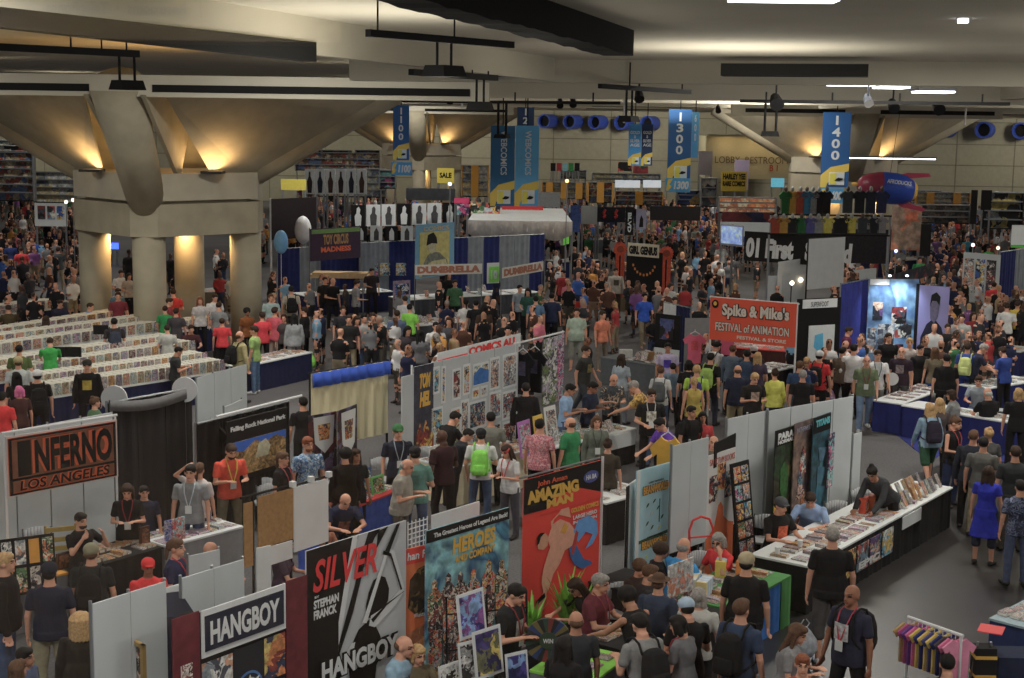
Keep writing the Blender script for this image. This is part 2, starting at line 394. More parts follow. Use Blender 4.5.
# ceiling lamps, and glow bars at the column capitals
lampm = mat((200, 205, 220), .5, 0, emit=(235, 240, 255), es=7)
def glow_strip(x, y, z, w_, d_, grp):
    p = G(x, y, z); rt = empty('lamp_or_glow_bar', 'glowing white oblong lamp ' + ('among the ceiling beams' if 'ceiling' in grp else 'on the ledge inside a flared column capital'), 'lamp', p, -ang, grp)
    MB().box(-w_ / 2, w_ / 2, -d_ / 2, d_ / 2, 0, .05).build('diffuser', lampm, rt)
    MB().box(-w_ / 2 - .04, w_ / 2 + .04, -d_ / 2 - .04, d_ / 2 + .04, .05, .14).build('housing', mat((110, 110, 110), .5, 0), rt)
    return rt
for i, (x, y, z, w_, d_) in enumerate(((106, 37, 8.4, .32, .5), (391, 89, 8.3, .95, 1.2), (433, 92, 8.3, .5, .8), (497, 89, 8.3, .6, .8), (536, 91.5, 8.25, .85, .9), (855, 85.5, 8.2, 1.1, 1.5),
        (891, 88.5, 8.25, .8, 1), (933, 93, 8.2, 1.0, 1), (783, 1.5, 8.36, 1.0, .35), (963, 23, 8.4, .1, .1))):
    glow_strip(x, y, z, w_, d_, 'oblong ceiling lamps')
for (x, y, z, w_) in ((116, 164, 5.55, .25), (209, 164, 5.55, .6), (411, 138.5, 5.6, 1.0), (437, 139, 5.6, 2.0), (811, 154.5, 5.6, .7), (886, 159, 5.6, 5)):
    glow_strip(x, y, z, w_, .2, 'lamps seen through the column capitals')  # glowing bars stand in for light on ledges and through gaps
# blue air outlets in the back wall
ducm = mat((36, 62, 150), .5, .05); 
for i, x in enumerate((548, 573, 598, 624, 650, 947, 985, 1022)):
    far = 128
    d0 = G(x, 120.5 + (x - 512) * .0145 - (0 if x < 700 else -1), 7.3)
    u = (x - 512) / F
    # point on the back wall
    base = CAM + (_F + CR * u + CU * (-(120.5 + (x - 512) * .02 - 339) / F)) * 1.0
    dr = (base - CAM); t = 127.2 / dr.dot(D); p = CAM + dr * t
    rt = empty('air_outlet', 'round blue air outlet jutting from the cream back wall, lamp-black mouth', 'air outlet', p, -ang, 'blue air outlets along the back wall')
    s = 1.0 if x < 700 else 1.15
    mb = MB(); nn = 18
    for r0, y0, r1, y1 in ((.62 * s, .8, .62 * s, -.75), (.62 * s, -.75, .5 * s, -.75), (.5 * s, -.75, .45 * s, -.3)):
        vs = [(math.cos(2 * PI * k / nn) * r, y, math.sin(2 * PI * k / nn) * r) for r, y in ((r0, y0), (r1, y1)) for k in range(nn)]
        mb.add(vs, [(k, (k + 1) % nn, nn + (k + 1) % nn, nn + k) for k in range(nn)])
    mb.build('duct', ducm, rt, True); rt.rotation_euler = (0, 0, -ang - .5)
    MB().tube((0, -.3, 0), (0, -.25, 0), .46 * s, n=18).build('mouth', darkm, rt)
# lit lobby soffit far right with lettering
def on_depth(x, y, dep):
    d = _F + CR * ((x - 512) / F) + CU * (-(y - 339) / F); return CAM + d * (dep / d.dot(D))
def farboard(name, label, cat, x0, y0, x1, y1, dep, m, t=.1, group=None, cls=True):
    """board standing parallel to the back wall at hall depth dep, spanning these sight lines"""
    p = on_depth(x0, y1, dep); q = on_depth(x1, y1, dep); r = on_depth(x0, y0, dep)
    w_ = (q - p).dot(W); h_ = r.z - p.z
    o = empty(name, label, cat, p, -ang, group)
    MB().box(0, w_, 0, t, 0, h_).build('panel', m, o)
    return o, w_, h_
p = on_depth(700, 190, 120)
mb = wallbox('x', 0, 1, 0, 1, 0, 1, wallm)
pl = on_depth(706, 151, 119); pr = on_depth(800, 151, 119)
structure('wall_lobby', MB().prism([(v.x, v.y) for v in (pl, pr, pr + D * 6, pl + D * 6)], 2.9, 6.3), mat((150, 144, 118), .8, .04))
structure('trim_6', MB().prism([(v.x, v.y) for v in (pl - D * 1.5, pr - D * 1.5, pr, pl)], 6.3, 6.45), mat((150, 144, 118), .8, .04))
for t in (.2, .5, .8):
    lp = pl.lerp(pr, t) - D * 1.2
    ld = bpy.data.lights.new('soffit_lamp', 'AREA'); ld.energy = 22; ld.color = (1, .72, .38); ld.size = 1.2
    o = bpy.data.objects.new('soffit_lamp', ld); COL.objects.link(o); o.location = (lp.x, lp.y, 6.2); o.rotation_euler = (math.radians(35), 0, -ang)
sg = empty('wall_sign', 'thin dark letters pointing to the lobby and restrooms on the lit soffit', 'sign', on_depth(715, 163, 118.9), -ang)
text(sg, 'LOBBY  RESTROOMS', 0, 0, 6.2, .55, 0, mat((84, 70, 50), .6, 0))
s2 = empty('wall_sign', 'small red letters and number at the end of the lit soffit', 'sign', on_depth(769.5, 171, 118.9), -ang)
text(s2, 'B 1', 0, 0, .65, .5, 0, mat((150, 50, 35), .6, 0), bold=.02)
# ------------------------------------------------------------------ light
wd = bpy.data.worlds.new('ambient fill'); SC.world = wd; wd.use_nodes = True
wd.node_tree.nodes['Background'].inputs[0].default_value = (.92, .94, 1.0, 1); wd.node_tree.nodes['Background'].inputs[1].default_value = .22  # even ambient fill, added around the open-sided hall
def area(loc, e, size, rot=(0, 0, 0), col=(1, .95, .86), sy=None):
    ld = bpy.data.lights.new('hall_lamp_or_fill', 'AREA'); ld.energy = e; ld.size = size; ld.color = col
    if sy: ld.shape = 'RECTANGLE'; ld.size_y = sy
    o = bpy.data.objects.new('hall_lamp_or_fill', ld); COL.objects.link(o); o.location = loc; o.rotation_euler = rot
    return o
for dd, ws in ((11, (-14, -3, 8, 19)), (24, (-18, -5, 8, 21)), (36, (-20, -7, 8, 22)), (58, (-24, -8, 8, 24)), (78, (-26, -8, 10, 28)), (100, (-30, -10, 10, 30))):
    for w_ in ws:
        p = hp(O0, dd, w_)
        low = dd < 27
        area((p.x, p.y, 8.38 if low else 9.4), 330 if dd < 30 else 480, 1.2)
# upward lights without fixtures, added to brighten the ceiling
for dd, w_, z, e in ((24, 3, 7.0, 80), (22, 11, 7.0, 80), (17, -2, 7.0, 60), (17, 8, 7.0, 40), (36, 8, 7.2, 200), (36, 20, 7.2, 200), (30, -10, 7.1, 90), (24, -16, 7.1, 120), (54, 4, 7.2, 250), (54, 22, 7.2, 250), (70, 8, 7.2, 250), (88, 0, 7.2, 250), (88, 24, 7.2, 250)):
    p = hp(O0, dd, w_)
    area((p.x, p.y, z), e, 2.5, (PI, 0, 0), (1, .93, .8))
for w_ in (-45, -25, -8, 8, 24, 42, 60):  # unseen lights added to brighten the back wall
    p = hp(O0, 119, w_); area((p.x, p.y, 8.6), 400, 2.5, (math.radians(62), 0, -ang), (1, .93, .78))
SC.view_settings.view_transform = 'Standard'; SC.view_settings.look = 'None'; SC.view_settings.exposure = 0.0; SC.view_settings.gamma = 1.0
SC.view_settings.use_curve_mapping = False
SC.cycles.max_bounces = 5; SC.cycles.diffuse_bounces = 3; SC.cycles.glossy_bounces = 2; SC.cycles.use_light_tree = True
SC.cycles.sample_clamp_indirect = 4; SC.cycles.caustics_reflective = False; SC.cycles.caustics_refractive = False
# ------------------------------------------------------------------ people
def V(*a): return Vector(a)
class Rig:
    """joints of a posed body, 1.75 m tall when upright; faces -y, its own left is +x"""
    def __init__(s, pose, fem=False):
        P = POSES[pose]; s.P = P; s.fem = fem
        lean = math.radians(P.get('lean', 0)); s.Rt = Matrix.Rotation(lean, 3, 'X')
        hp_, hy = P.get('head', (0, 0))
        s.Rh = Matrix.Rotation(lean * .5, 3, 'X') @ Matrix.Rotation(math.radians(hy), 3, 'Z') @ Matrix.Rotation(math.radians(hp_), 3, 'X')
        s.legs = []
        zs = []
        for i, sd in enumerate((1, -1)):
            th, sh = P['legs'][i]
            hip = V(sd * .095, 0, -.03)
            knee = hip + V(th[0] * sd, th[1], th[2]).normalized() * .43
            ank = knee + V(sh[0] * sd, sh[1], sh[2]).normalized() * .42
            s.legs.append([hip, knee, ank]); zs.append(ank.z)
        s.pz = P.get('pz') or (-min(zs) + .085)
        s.pel = V(0, P.get('dy', 0), s.pz)
        for l in s.legs:
            for k in range(3): l[k] = l[k] + s.pel
        s.arms = []
        shw = .165 if fem else .185
        for i, sd in enumerate((1, -1)):
            u, f = P['arms'][i]
            sh = s.T(V(sd * shw, 0, .452))
            el = sh + V(u[0] * sd, u[1], u[2]).normalized() * .285
            wr = el + V(f[0] * sd, f[1], f[2]).normalized() * .25
            s.arms.append([sh, el, wr])
        s.neck = s.T(V(0, .005, .53)); s.hd = s.neck + s.Rh @ V(0, -.02, .155)
    def T(s, v): return s.pel + s.Rt @ v
POSES = {
 'stand': dict(arms=[((.2, 0, -1), (.05, -.2, -1))] * 2, legs=[((.06, 0, -1), (.02, .03, -1))] * 2),
 'stand2': dict(arms=[((.22, .08, -1), (-.05, -.35, -1)), ((.25, -.1, -1), (-.5, -.8, -.1))], legs=[((.1, -.08, -1), (.0, .08, -1)), ((.05, .03, -1), (0, .03, -1))], head=(10, 12)),
 'hold': dict(arms=[((.2, -.12, -1), (-.42, -.9, .25))] * 2, legs=[((.07, 0, -1), (.02, .03, -1))] * 2, head=(18, 0), lean=4),
 'walk': dict(arms=[((.15, -.3, -1), (0, -.6, -1)), ((.15, .3, -1), (0, -.05, -1))], legs=[((.02, .3, -1), (0, .55, -1)), ((.02, -.38, -1), (0, 0.02, -1))], lean=4),
 'reach': dict(arms=[((.15, -.75, -.7), (-.15, -.9, -.4)), ((.15, -.5, -.9), (-.2, -.9, -.25))], legs=[((.07, .05, -1), (.02, .05, -1))] * 2, head=(20, -8), lean=17),
 'bend': dict(arms=[((.12, -.6, -.9), (-.1, -.75, -.6)), ((.12, -.5, -1), (-.2, -.8, -.6))], legs=[((.08, .1, -1), (.02, .12, -1))] * 2, head=(8, 10), lean=48),
 'sit': dict(arms=[((.22, -.45, -.85), (-.35, -.9, .0)), ((.22, -.4, -.9), (-.4, -.9, .1))], legs=[((.12, -1, -.06), (.02, -.05, -1)), ((.16, -1, -.06), (.02, .1, -1))], lean=6, head=(8, 6), pz=.54),
 'sitchin': dict(arms=[((.25, -.75, -.55), (-.35, .15, 1)), ((.22, -.4, -.9), (-.5, -.8, .1))], legs=[((.12, -1, -.0), (.1, -.25, -1)), ((.1, -1, .05), (.02, -.1, -1))], lean=16, head=(4, 20), pz=.54),
 'sitlean': dict(arms=[((.3, -.7, -.7), (-.6, -.9, .05)), ((.3, -.7, -.7), (-.6, -.9, .05))], legs=[((.12, -1, -.06), (.02, .1, -1)), ((.16, -1, -.06), (.02, .1, -1))], lean=30, head=(18, 6), pz=.54),
 'camera': dict(arms=[((.35, -.7, -.6), (-.5, -.35, .9))] * 2, legs=[((.07, 0, -1), (.02, .03, -1))] * 2, head=(3, 0)),
 'armup': dict(arms=[((.9, -.1, .35), (-.75, .1, .65)), ((.2, -.05, -1), (-.05, -.3, -1))], legs=[((.07, 0, -1), (.02, .03, -1))] * 2, head=(0, 10)),
 'cross': dict(arms=[((.25, -.15, -1), (-1, -.55, .12)), ((.25, -.12, -1), (-1, -.65, .02))], legs=[((.08, 0, -1), (.02, .03, -1))] * 2),
 'bag': dict(arms=[((.2, .02, -1), (.08, -.08, -1)), ((.25, -.05, -1), (.05, -.3, -1))], legs=[((.05, .12, -1), (0, .2, -1)), ((.05, -.18, -1), (0, 0, -1))]),
}
def _tri(mb_v, mb_f, vs, fs):
    b = len(mb_v); mb_v += vs; mb_f += [tuple(b + i for i in f) for f in fs]
def capsule(out, p, q, r1, r2, n=10):
    v, f = out; d = (q - p); L = d.length; d = d / max(L, 1e-6); a = d.orthogonal().normalized(); b = d.cross(a)
    rings = []
    for t in (-90, -50, -20): rings.append((p + d * r1 * math.sin(math.radians(t)), r1 * math.cos(math.radians(t))))
    for t in (20, 50, 90): rings.append((q + d * r2 * math.sin(math.radians(t)), r2 * math.cos(math.radians(t))))
    vs = []
    for c, r in rings:
        r = max(r, .0005)
        for i in range(n):
            t = 2 * PI * i / n; vs.append(c + (a * math.cos(t) + b * math.sin(t)) * r)
    m = len(rings)
    fs = [(j * n + i, j * n + (i + 1) % n, (j + 1) * n + (i + 1) % n, (j + 1) * n + i) for j in range(m - 1) for i in range(n)]
    fs += [tuple(range(n - 1, -1, -1)), tuple((m - 1) * n + i for i in range(n))]
    _tri(v, f, vs, fs)
def loft(out, secs, n=16, sq=2.4):
    """secs: (centre, rx, ry, 3x3 frame)"""
    v, f = out; vs = []
    for c, rx, ry, R_ in secs:
        for i in range(n):
            t = 2 * PI * i / n; ct, st = math.cos(t), math.sin(t)
            k = (abs(ct) ** sq + abs(st) ** sq) ** (-1 / sq)
            vs.append(c + R_ @ V(rx * ct * k, ry * st * k, 0))
    m = len(secs)
    fs = [(j * n + i, j * n + (i + 1) % n, (j + 1) * n + (i + 1) % n, (j + 1) * n + i) for j in range(m - 1) for i in range(n)]
    fs += [tuple(range(n - 1, -1, -1)), tuple((m - 1) * n + i for i in range(n))]
    _tri(v, f, vs, fs)
def ellip(out, c, r, R_=None, n=14, m=9):
    v, f = out; vs = []
    for j in range(m + 1):
        ph = PI * (.02 + .96 * j / m)
        for i in range(n):
            t = 2 * PI * i / n
            w = V(r[0] * math.sin(ph) * math.cos(t), r[1] * math.sin(ph) * math.sin(t), -r[2] * math.cos(ph))
            vs.append(c + (R_ @ w if R_ else w))
    fs = [(j * n + i, j * n + (i + 1) % n, (j + 1) * n + (i + 1) % n, (j + 1) * n + i) for j in range(m) for i in range(n)]
    fs += [tuple(range(n - 1, -1, -1)), tuple(m * n + i for i in range(n))]
    _tri(v, f, vs, fs)
def grow(out, vox, smooth=2, smf=.5):
    me = bpy.data.meshes.new('g'); me.from_pydata([tuple(x) for x in out[0]], [], out[1]); me.update()
    o = bpy.data.objects.new('g', me); TS_.collection.objects.link(o)
    r_ = o.modifiers.new('r', 'REMESH'); r_.mode = 'VOXEL'; r_.voxel_size = vox
    if smooth:
        s_ = o.modifiers.new('s', 'SMOOTH'); s_.factor = smf; s_.iterations = smooth
    TV_.update()
    res = bpy.data.meshes.new_from_object(o.evaluated_get(TV_.depsgraph))
    bpy.data.objects.remove(o); bpy.data.meshes.remove(me)
    res.polygons.foreach_set('use_smooth', [True] * len(res.polygons)); res.materials.clear(); res.update()
    return res
def torso(out, g, e=0.0, z0=-.12, z1=.60, top=True, fat=0.0):
    fem = g.fem
    S = [(-.12, .12, .095), (-.04, .16, .115), (.04, .160, .115), (.12, .145, .105), (.20, .128, .095), (.30, .145, .108), (.38, .158, .118), (.45, .165, .105), (.50, .125, .08), (.54, .065, .06), (.60, .055, .055)]
    if fem: S = [(z, a * (1.04 if z < .1 else .9), b * (.94 if not .28 < z < .4 else 1.08)) for z, a, b in S]
    secs = []
    for z, a, b in S:
        if z < z0 - .001 or z > z1 + .001: continue
        k = fat * max(0, 1 - abs(z - .12) / .3)
        bend = Matrix.Rotation(0, 3, 'X')
        secs.append((g.T(V(0, -k * .5, z)), a + e + k, b + e + k, g.Rt))
    loft(out, secs)
def arm(out, g, i, e=0.0, upto=2.0, hand=False, lod=0):
    sh, el, wr = g.arms[i]; k = .88 if g.fem else 1
    u = min(upto, 1.0)
    capsule(out, sh, sh + (el - sh) * u, (.050 * k + e * .75), (.053 + (.040 - .056) * u) * k + e * (1.05 if upto <= 1 else 1))
    if upto > 1:
        t = upto - 1; capsule(out, el, el + (wr - el) * t, .041 * k + e, (.041 + (.026 - .041) * t) * k + e)
    if hand:
        d = (wr - el).normalized(); sd = 1 if i == 0 else -1
        inn = (V(-sd, 0, 0) - d * V(-sd, 0, 0).dot(d)).normalized(); flat = d.cross(inn).normalized()
        palm = wr + d * .05
        M_ = Matrix((flat, inn, d)).transposed()
        if abs(d.z) < .6: M_ = Matrix((inn, flat, d)).transposed()
        ax = M_.col[0]; nr = M_.col[1]
        ellip(out, palm, (.042 * k, .018, .055), M_)
        if lod == 0:
            for j, (o_, ln) in enumerate(((-.034, .058), (-.0115, .070), (.0115, .075), (.034, .066))):
                b0 = palm + ax * o_ * k + d * .035; b1 = b0 + d * ln * .55 + ax * o_ * .15 + nr * .008 * sd; b2 = b1 + d * ln * .38 + nr * .024 * sd
                capsule(out, b0, b1, .0100, .0095, 7); capsule(out, b1, b2, .0095, .0085, 7)
            tb = palm - ax * .032 - d * .02; t1 = tb - ax * .026 + d * .035; t2 = t1 + d * .03 + nr * .01 * sd
            capsule(out, tb, t1, .013, .011, 7); capsule(out, t1, t2, .011, .009, 7)
        else:
            ellip(out, palm + d * .07, (.036 * k, .018, .045), M_)
def leg(out, g, i, e=0.0, upto=2.0, foot=False, flare=0.0):
    h, k, a = g.legs[i]; u = min(1, upto)
    capsule(out, h, h + (k - h) * u, .088 + e, .088 + (.058 - .088) * u + e + (flare if upto <= 1 else 0))
    if upto > 1:
        t = upto - 1; m = k + (a - k) * t; c = k + (a - k) * .3
        capsule(out, k, c + V(0, .01, 0), .057 + e, .054 + e); capsule(out, c + V(0, .01, 0), m, .054 + e, .036 + e + flare)
    if foot: shoe(out, g, i, -.012)
def shoe(out, g, i, e=0.0):
    a = g.legs[i][2]; s_ = 1 if i == 0 else -1
    d = V(.18 * s_, -1, 0).normalized()
    z = a.z - .035
    capsule(out, V(a.x, a.y, z) - d * .02, V(a.x, a.y, z) + d * .07, .046 + e, .046 + e); capsule(out, V(a.x, a.y, z - .008) + d * .06, V(a.x, a.y, z - .012) + d * .165, .042 + e, .036 + e)
def head(out, g):
    R_ = g.Rh; c = g.hd
    ellip(out, c + R_ @ V(0, .012, .025), (.075, .094, .098), R_)
    ellip(out, c + R_ @ V(0, -.022, -.045), (.056, .068, .072), R_)
    capsule(out, c + R_ @ V(0, -.09, .012), c + R_ @ V(0, -.108, -.022), .009, .014, 8)
    ellip(out, c + R_ @ V(0, -.082, .032), (.05, .014, .010), R_)
    ellip(out, c + R_ @ V(0, -.082, -.062), (.026, .014, .010), R_)
    ellip(out, c + R_ @ V(0, -.078, -.095), (.022, .018, .017), R_)
    for s_ in (1, -1): ellip(out, c + R_ @ V(.077 * s_, .012, -.005), (.010, .02, .032), R_)
    capsule(out, g.neck + g.Rt @ V(0, .01, -.05), c + R_ @ V(0, .02, -.05), .056 if not g.fem else .047, .054 if not g.fem else .045)
_G = {}
def rig(pose, fem):
    k = ('rig', pose, fem)
    if k not in _G: _G[k] = Rig(pose, fem)
    return _G[k]
def body_mesh(pose, fem, lod, fat):
    key = ('body', pose, fem, lod, fat)
    if key in _G: return _G[key]
    g = rig(pose, fem); out = ([], [])
    torso(out, g, 0, fat=fat); head(out, g)
    for i in (0, 1): arm(out, g, i, 0, 2.0, True, lod); leg(out, g, i, 0, 2.0, True)
    me = grow(out, (.0105, .02)[lod], 2 if lod == 0 else 1)
    # face: eyes, brows and lips keep their own tone
    n = len(me.polygons); c = np.empty(n * 3, 'f'); me.polygons.foreach_get('center', c); c = c.reshape(-1, 3)
    R_ = np.array(g.Rh); loc = (c - np.array(g.hd)) @ R_
    mi = np.zeros(n, 'i'); fr = loc[:, 1] < -.055
    eye = fr & (np.abs(np.abs(loc[:, 0]) - .031) < .015) & (np.abs(loc[:, 2] - .010) < .0085)
    lip = fr & (np.abs(loc[:, 0]) < .024) & (np.abs(loc[:, 2] + .062) < .008)
    brow = fr & (np.abs(np.abs(loc[:, 0]) - .032) < .019) & (np.abs(loc[:, 2] - .036) < .006)
    if lod == 0: mi[eye] = 1; mi[brow] = 1; mi[lip] = 2
    me.polygons.foreach_set('material_index', mi)
    for _ in range(3): me.materials.append(None)
    _G[key] = me; return me
def shirt_mesh(pose, fem, slv, lod, fat, length):
    key = ('shirt', pose, fem, slv, lod, fat, length)
    if key in _G: return _G[key]
    g = rig(pose, fem); out = ([], []); e = .017 if slv < 1.5 else .024
    torso(out, g, e, -.04, .545, fat=fat)
    if length > 0:
        sit = 'sit' in pose
        if not sit:
            secs = [(g.pel + V(0, 0, .05), .165 + e, .12 + e, Matrix.Identity(3)), (g.pel + V(0, 0, -.12), .175 + e, .13 + e, Matrix.Identity(3)), (g.pel + V(0, 0, -.12 - length), .19 + e + length * .12, .15 + e + length * .12, Matrix.Identity(3))]
            v, f = out; vs0 = len(v); loft(out, secs[::-1])
    else:
        loft(out, [(g.T(V(0, 0, -.10)), .17 + e + fat * .4, .122 + e + fat * .4, g.Rt), (g.T(V(0, 0, .0)), .168 + e + fat * .6, .12 + e + fat * .6, g.Rt)])
    if slv > 0:
        for i in (0, 1): arm(out, g, i, e, slv)
    else:
        for i in (0, 1):
            p = g.T(V((.13 if i == 0 else -.13), 0, .44)); capsule(out, p, g.T(V((.10 if i == 0 else -.10), 0, .50)), .05, .035)
    me = grow(out, (.013, .024)[lod], 2 if lod == 0 else 1); me.materials.append(None)
    _G[key] = me; return me
def pants_mesh(pose, fem, upto, lod, fat, skirt=0.0):
    key = ('pants', pose, fem, upto, lod, fat, skirt)
    if key in _G: return _G[key]
    g = rig(pose, fem); out = ([], []); e = .014 if upto > 1.5 else .026
    torso(out, g, e * .4, -.12, .10, fat=fat * .55)
    if skirt:
        k = g.pel; I = Matrix.Identity(3)
        loft(out, [(k + V(0, 0, -skirt), .2 + skirt * .15, .15 + skirt * .15, I), (k + V(0, 0, -.08), .185, .14, I), (k + V(0, 0, .06), .16, .12, I)])
    else:
        for i in (0, 1): leg(out, g, i, e, upto, flare=.008)
    me = grow(out, (.014, .024)[lod], 2 if lod == 0 else 1); me.materials.append(None)
    _G[key] = me; return me
def shoe_mesh(pose, fem, i):
    key = ('shoe', pose, fem, i)
    if key in _G: return _G[key]
    g = rig(pose, fem); out = ([], []); shoe(out, g, i, 0)
    me = bpy.data.meshes.new('s'); me.from_pydata([tuple(x) for x in out[0]], [], out[1]); me.update()
    zmin = min(v.co.z for v in me.vertices)
    me.polygons.foreach_set('use_smooth', [True] * len(me.polygons)); me.materials.append(None)
    _G[key] = me; return me
def hair_mesh(pose, fem, kind):
    key = ('hair', pose, fem, kind)
    if key in _G: return _G[key]
    g = rig(pose, fem); R_ = g.Rh; c = g.hd; out = ([], [])
    L = lambda *a: c + R_ @ V(*a)
    if kind == 'cap':
        ellip(out, L(0, .012, .058), (.094, .113, .088), R_); 
        v, f = out
        loft(out, [(L(0, -.095, .048), .062, .055, R_), (L(0, -.10, .058), .060, .055, R_)])
    elif kind == 'fedora':
        ellip(out, L(0, .01, .085), (.08, .095, .065), R_); loft(out, [(L(0, .0, .052), .135, .155, R_), (L(0, .0, .064), .135, .155, R_)])
    elif kind == 'bandana': ellip(out, L(0, .014, .045), (.084, .102, .085), R_)
    elif kind == 'beard':
        ellip(out, L(0, -.036, -.075), (.056, .062, .048), R_)
    elif kind == 'glasses':
        for s_ in (1, -1): capsule(out, L(.017 * s_, -.096, .012), L(.045 * s_, -.088, .012), .012, .012, 8); capsule(out, L(.06 * s_, -.07, .014), L(.08 * s_, .01, .014), .004, .004, 6)
        capsule(out, L(-.02, -.1, .014), L(.02, -.1, .014), .004, .004, 6)
    elif kind in ('short', 'long', 'tail', 'bun', 'curly', 'thin', 'bob', 'dread'):
        if kind == 'thin': ellip(out, L(0, .038, .000), (.078, .080, .066), R_)
        elif kind == 'curly': ellip(out, L(0, .02, .045), (.108, .118, .108), R_)
        else: ellip(out, L(0, .022, .040), (.084, .101, .098), R_); ellip(out, L(0, -.02, .085), (.07, .075, .045), R_)
        if kind == 'long':
            for x in (-.05, 0, .05): capsule(out, L(x * 1.1, .05, .02), L(x * 1.5, .075, -.24), .048, .034)
            for s_ in (1, -1): capsule(out, L(.07 * s_, .005, .03), L(.085 * s_, -.015, -.17), .026, .022)
        if kind == 'bob':
            for x in (-.05, 0, .05): capsule(out, L(x * 1.2, .045, .02), L(x * 1.4, .05, -.09), .048, .038)
            for s_ in (1, -1): capsule(out, L(.072 * s_, .0, .03), L(.078 * s_, -.01, -.08), .024, .02)
        if kind == 'tail': capsule(out, L(0, .10, .05), L(0, .13, -.16), .035, .018)
        if kind == 'bun': ellip(out, L(0, .06, .13), (.042, .042, .036), R_)
        if kind == 'dread':
            for j in range(13):
                t = -PI * .15 + PI * 1.3 * j / 12; x, y = math.cos(t), math.sin(t)
                capsule(out, L(.06 * x, .03 + .06 * y, .10), L(.11 * x, .03 + .11 * y, .05), .032, .03); capsule(out, L(.11 * x, .03 + .11 * y, .05), L(.125 * x, .03 + .13 * y, -.2), .03, .016)
    me = grow(out, .012 if kind not in ('glasses',) else .006, 1); me.materials.append(None)
    _G[key] = me; return me
def pack_mesh(pose, fem, kind='pack'):
    key = ('pack', pose, fem, kind)
    if key in _G: return _G[key]
    g = rig(pose, fem); out = ([], [])
    if kind == 'pack':
        loft(out, [(g.T(V(0, .215, .02)), .13, .075, g.Rt), (g.T(V(0, .225, .10)), .15, .10, g.Rt), (g.T(V(0, .22, .30)), .145, .09, g.Rt), (g.T(V(0, .20, .43)), .12, .07, g.Rt), (g.T(V(0, .19, .47)), .07, .04, g.Rt)], 16, 4)
    elif kind == 'pocket':
        loft(out, [(g.T(V(0, .31, .05)), .10, .05, g.Rt), (g.T(V(0, .315, .12)), .11, .055, g.Rt), (g.T(V(0, .31, .23)), .10, .03, g.Rt)], 16, 4)
    else:
        s_ = 1 if kind == 'strap0' else -1; x = .115 * s_
        pts = [(x, .15, .42), (x, .10, .525), (x, .0, .565), (x, -.10, .52), (x, -.150, .40), (x * 1.1, -.148, .25), (x * 1.45, -.06, .12), (x * 1.35, .13, .08)]
        pts = [g.T(V(*p)) for p in pts]
        for a, b in zip(pts, pts[1:]): capsule(out, a, b, .017, .017, 7)
    me = grow(out, .013, 1); me.materials.append(None); _G[key] = me; return me
def lany_mesh(pose, fem, fat):
    key = ('lany', pose, fem, fat)
    if key in _G: return _G[key]
    g = rig(pose, fem); mb = MB(); k = fat * .9
    pts = [g.T(V(*p)) for p in ((.06, .02, .57), (.075, -.09, .51), (.06, -.145 - k * .5, .40), (.01, -.158 - k * 1.5, .20), (-.01, -.158 - k * 1.5, .20), (-.06, -.145 - k * .5, .40), (-.075, -.09, .51), (-.06, .02, .57))]
    mb.path(pts, .008)
    me = mb.mesh(); me.materials.append(None)
    c = g.T(V(0, -.165 - k * 1.6, .15)); M_ = Matrix.Translation(c) @ g.Rt.to_4x4()
    bd = MB().box(-.045, .045, -.004, .004, -.065, .06, M=M_).mesh(); bd.materials.append(None)
    _G[key] = (me, bd); return _G[key]
SKIN = {'l': (172, 122, 98), 'm': (146, 100, 76), 't': (124, 80, 58), 'd': (72, 46, 34)}
HAIR = {'k': (16, 14, 14), 'b': (44, 30, 22), 'n': (74, 50, 34), 'g': (118, 114, 110), 'w': (160, 158, 152), 'y': (150, 118, 74), 'r': (110, 56, 30), 'p': (205, 90, 140)}
def cloth(rgb): return rgb if isinstance(rgb, bpy.types.Material) else mat(tuple(rgb), .9, .16, 0, 12)
NAMES = {}
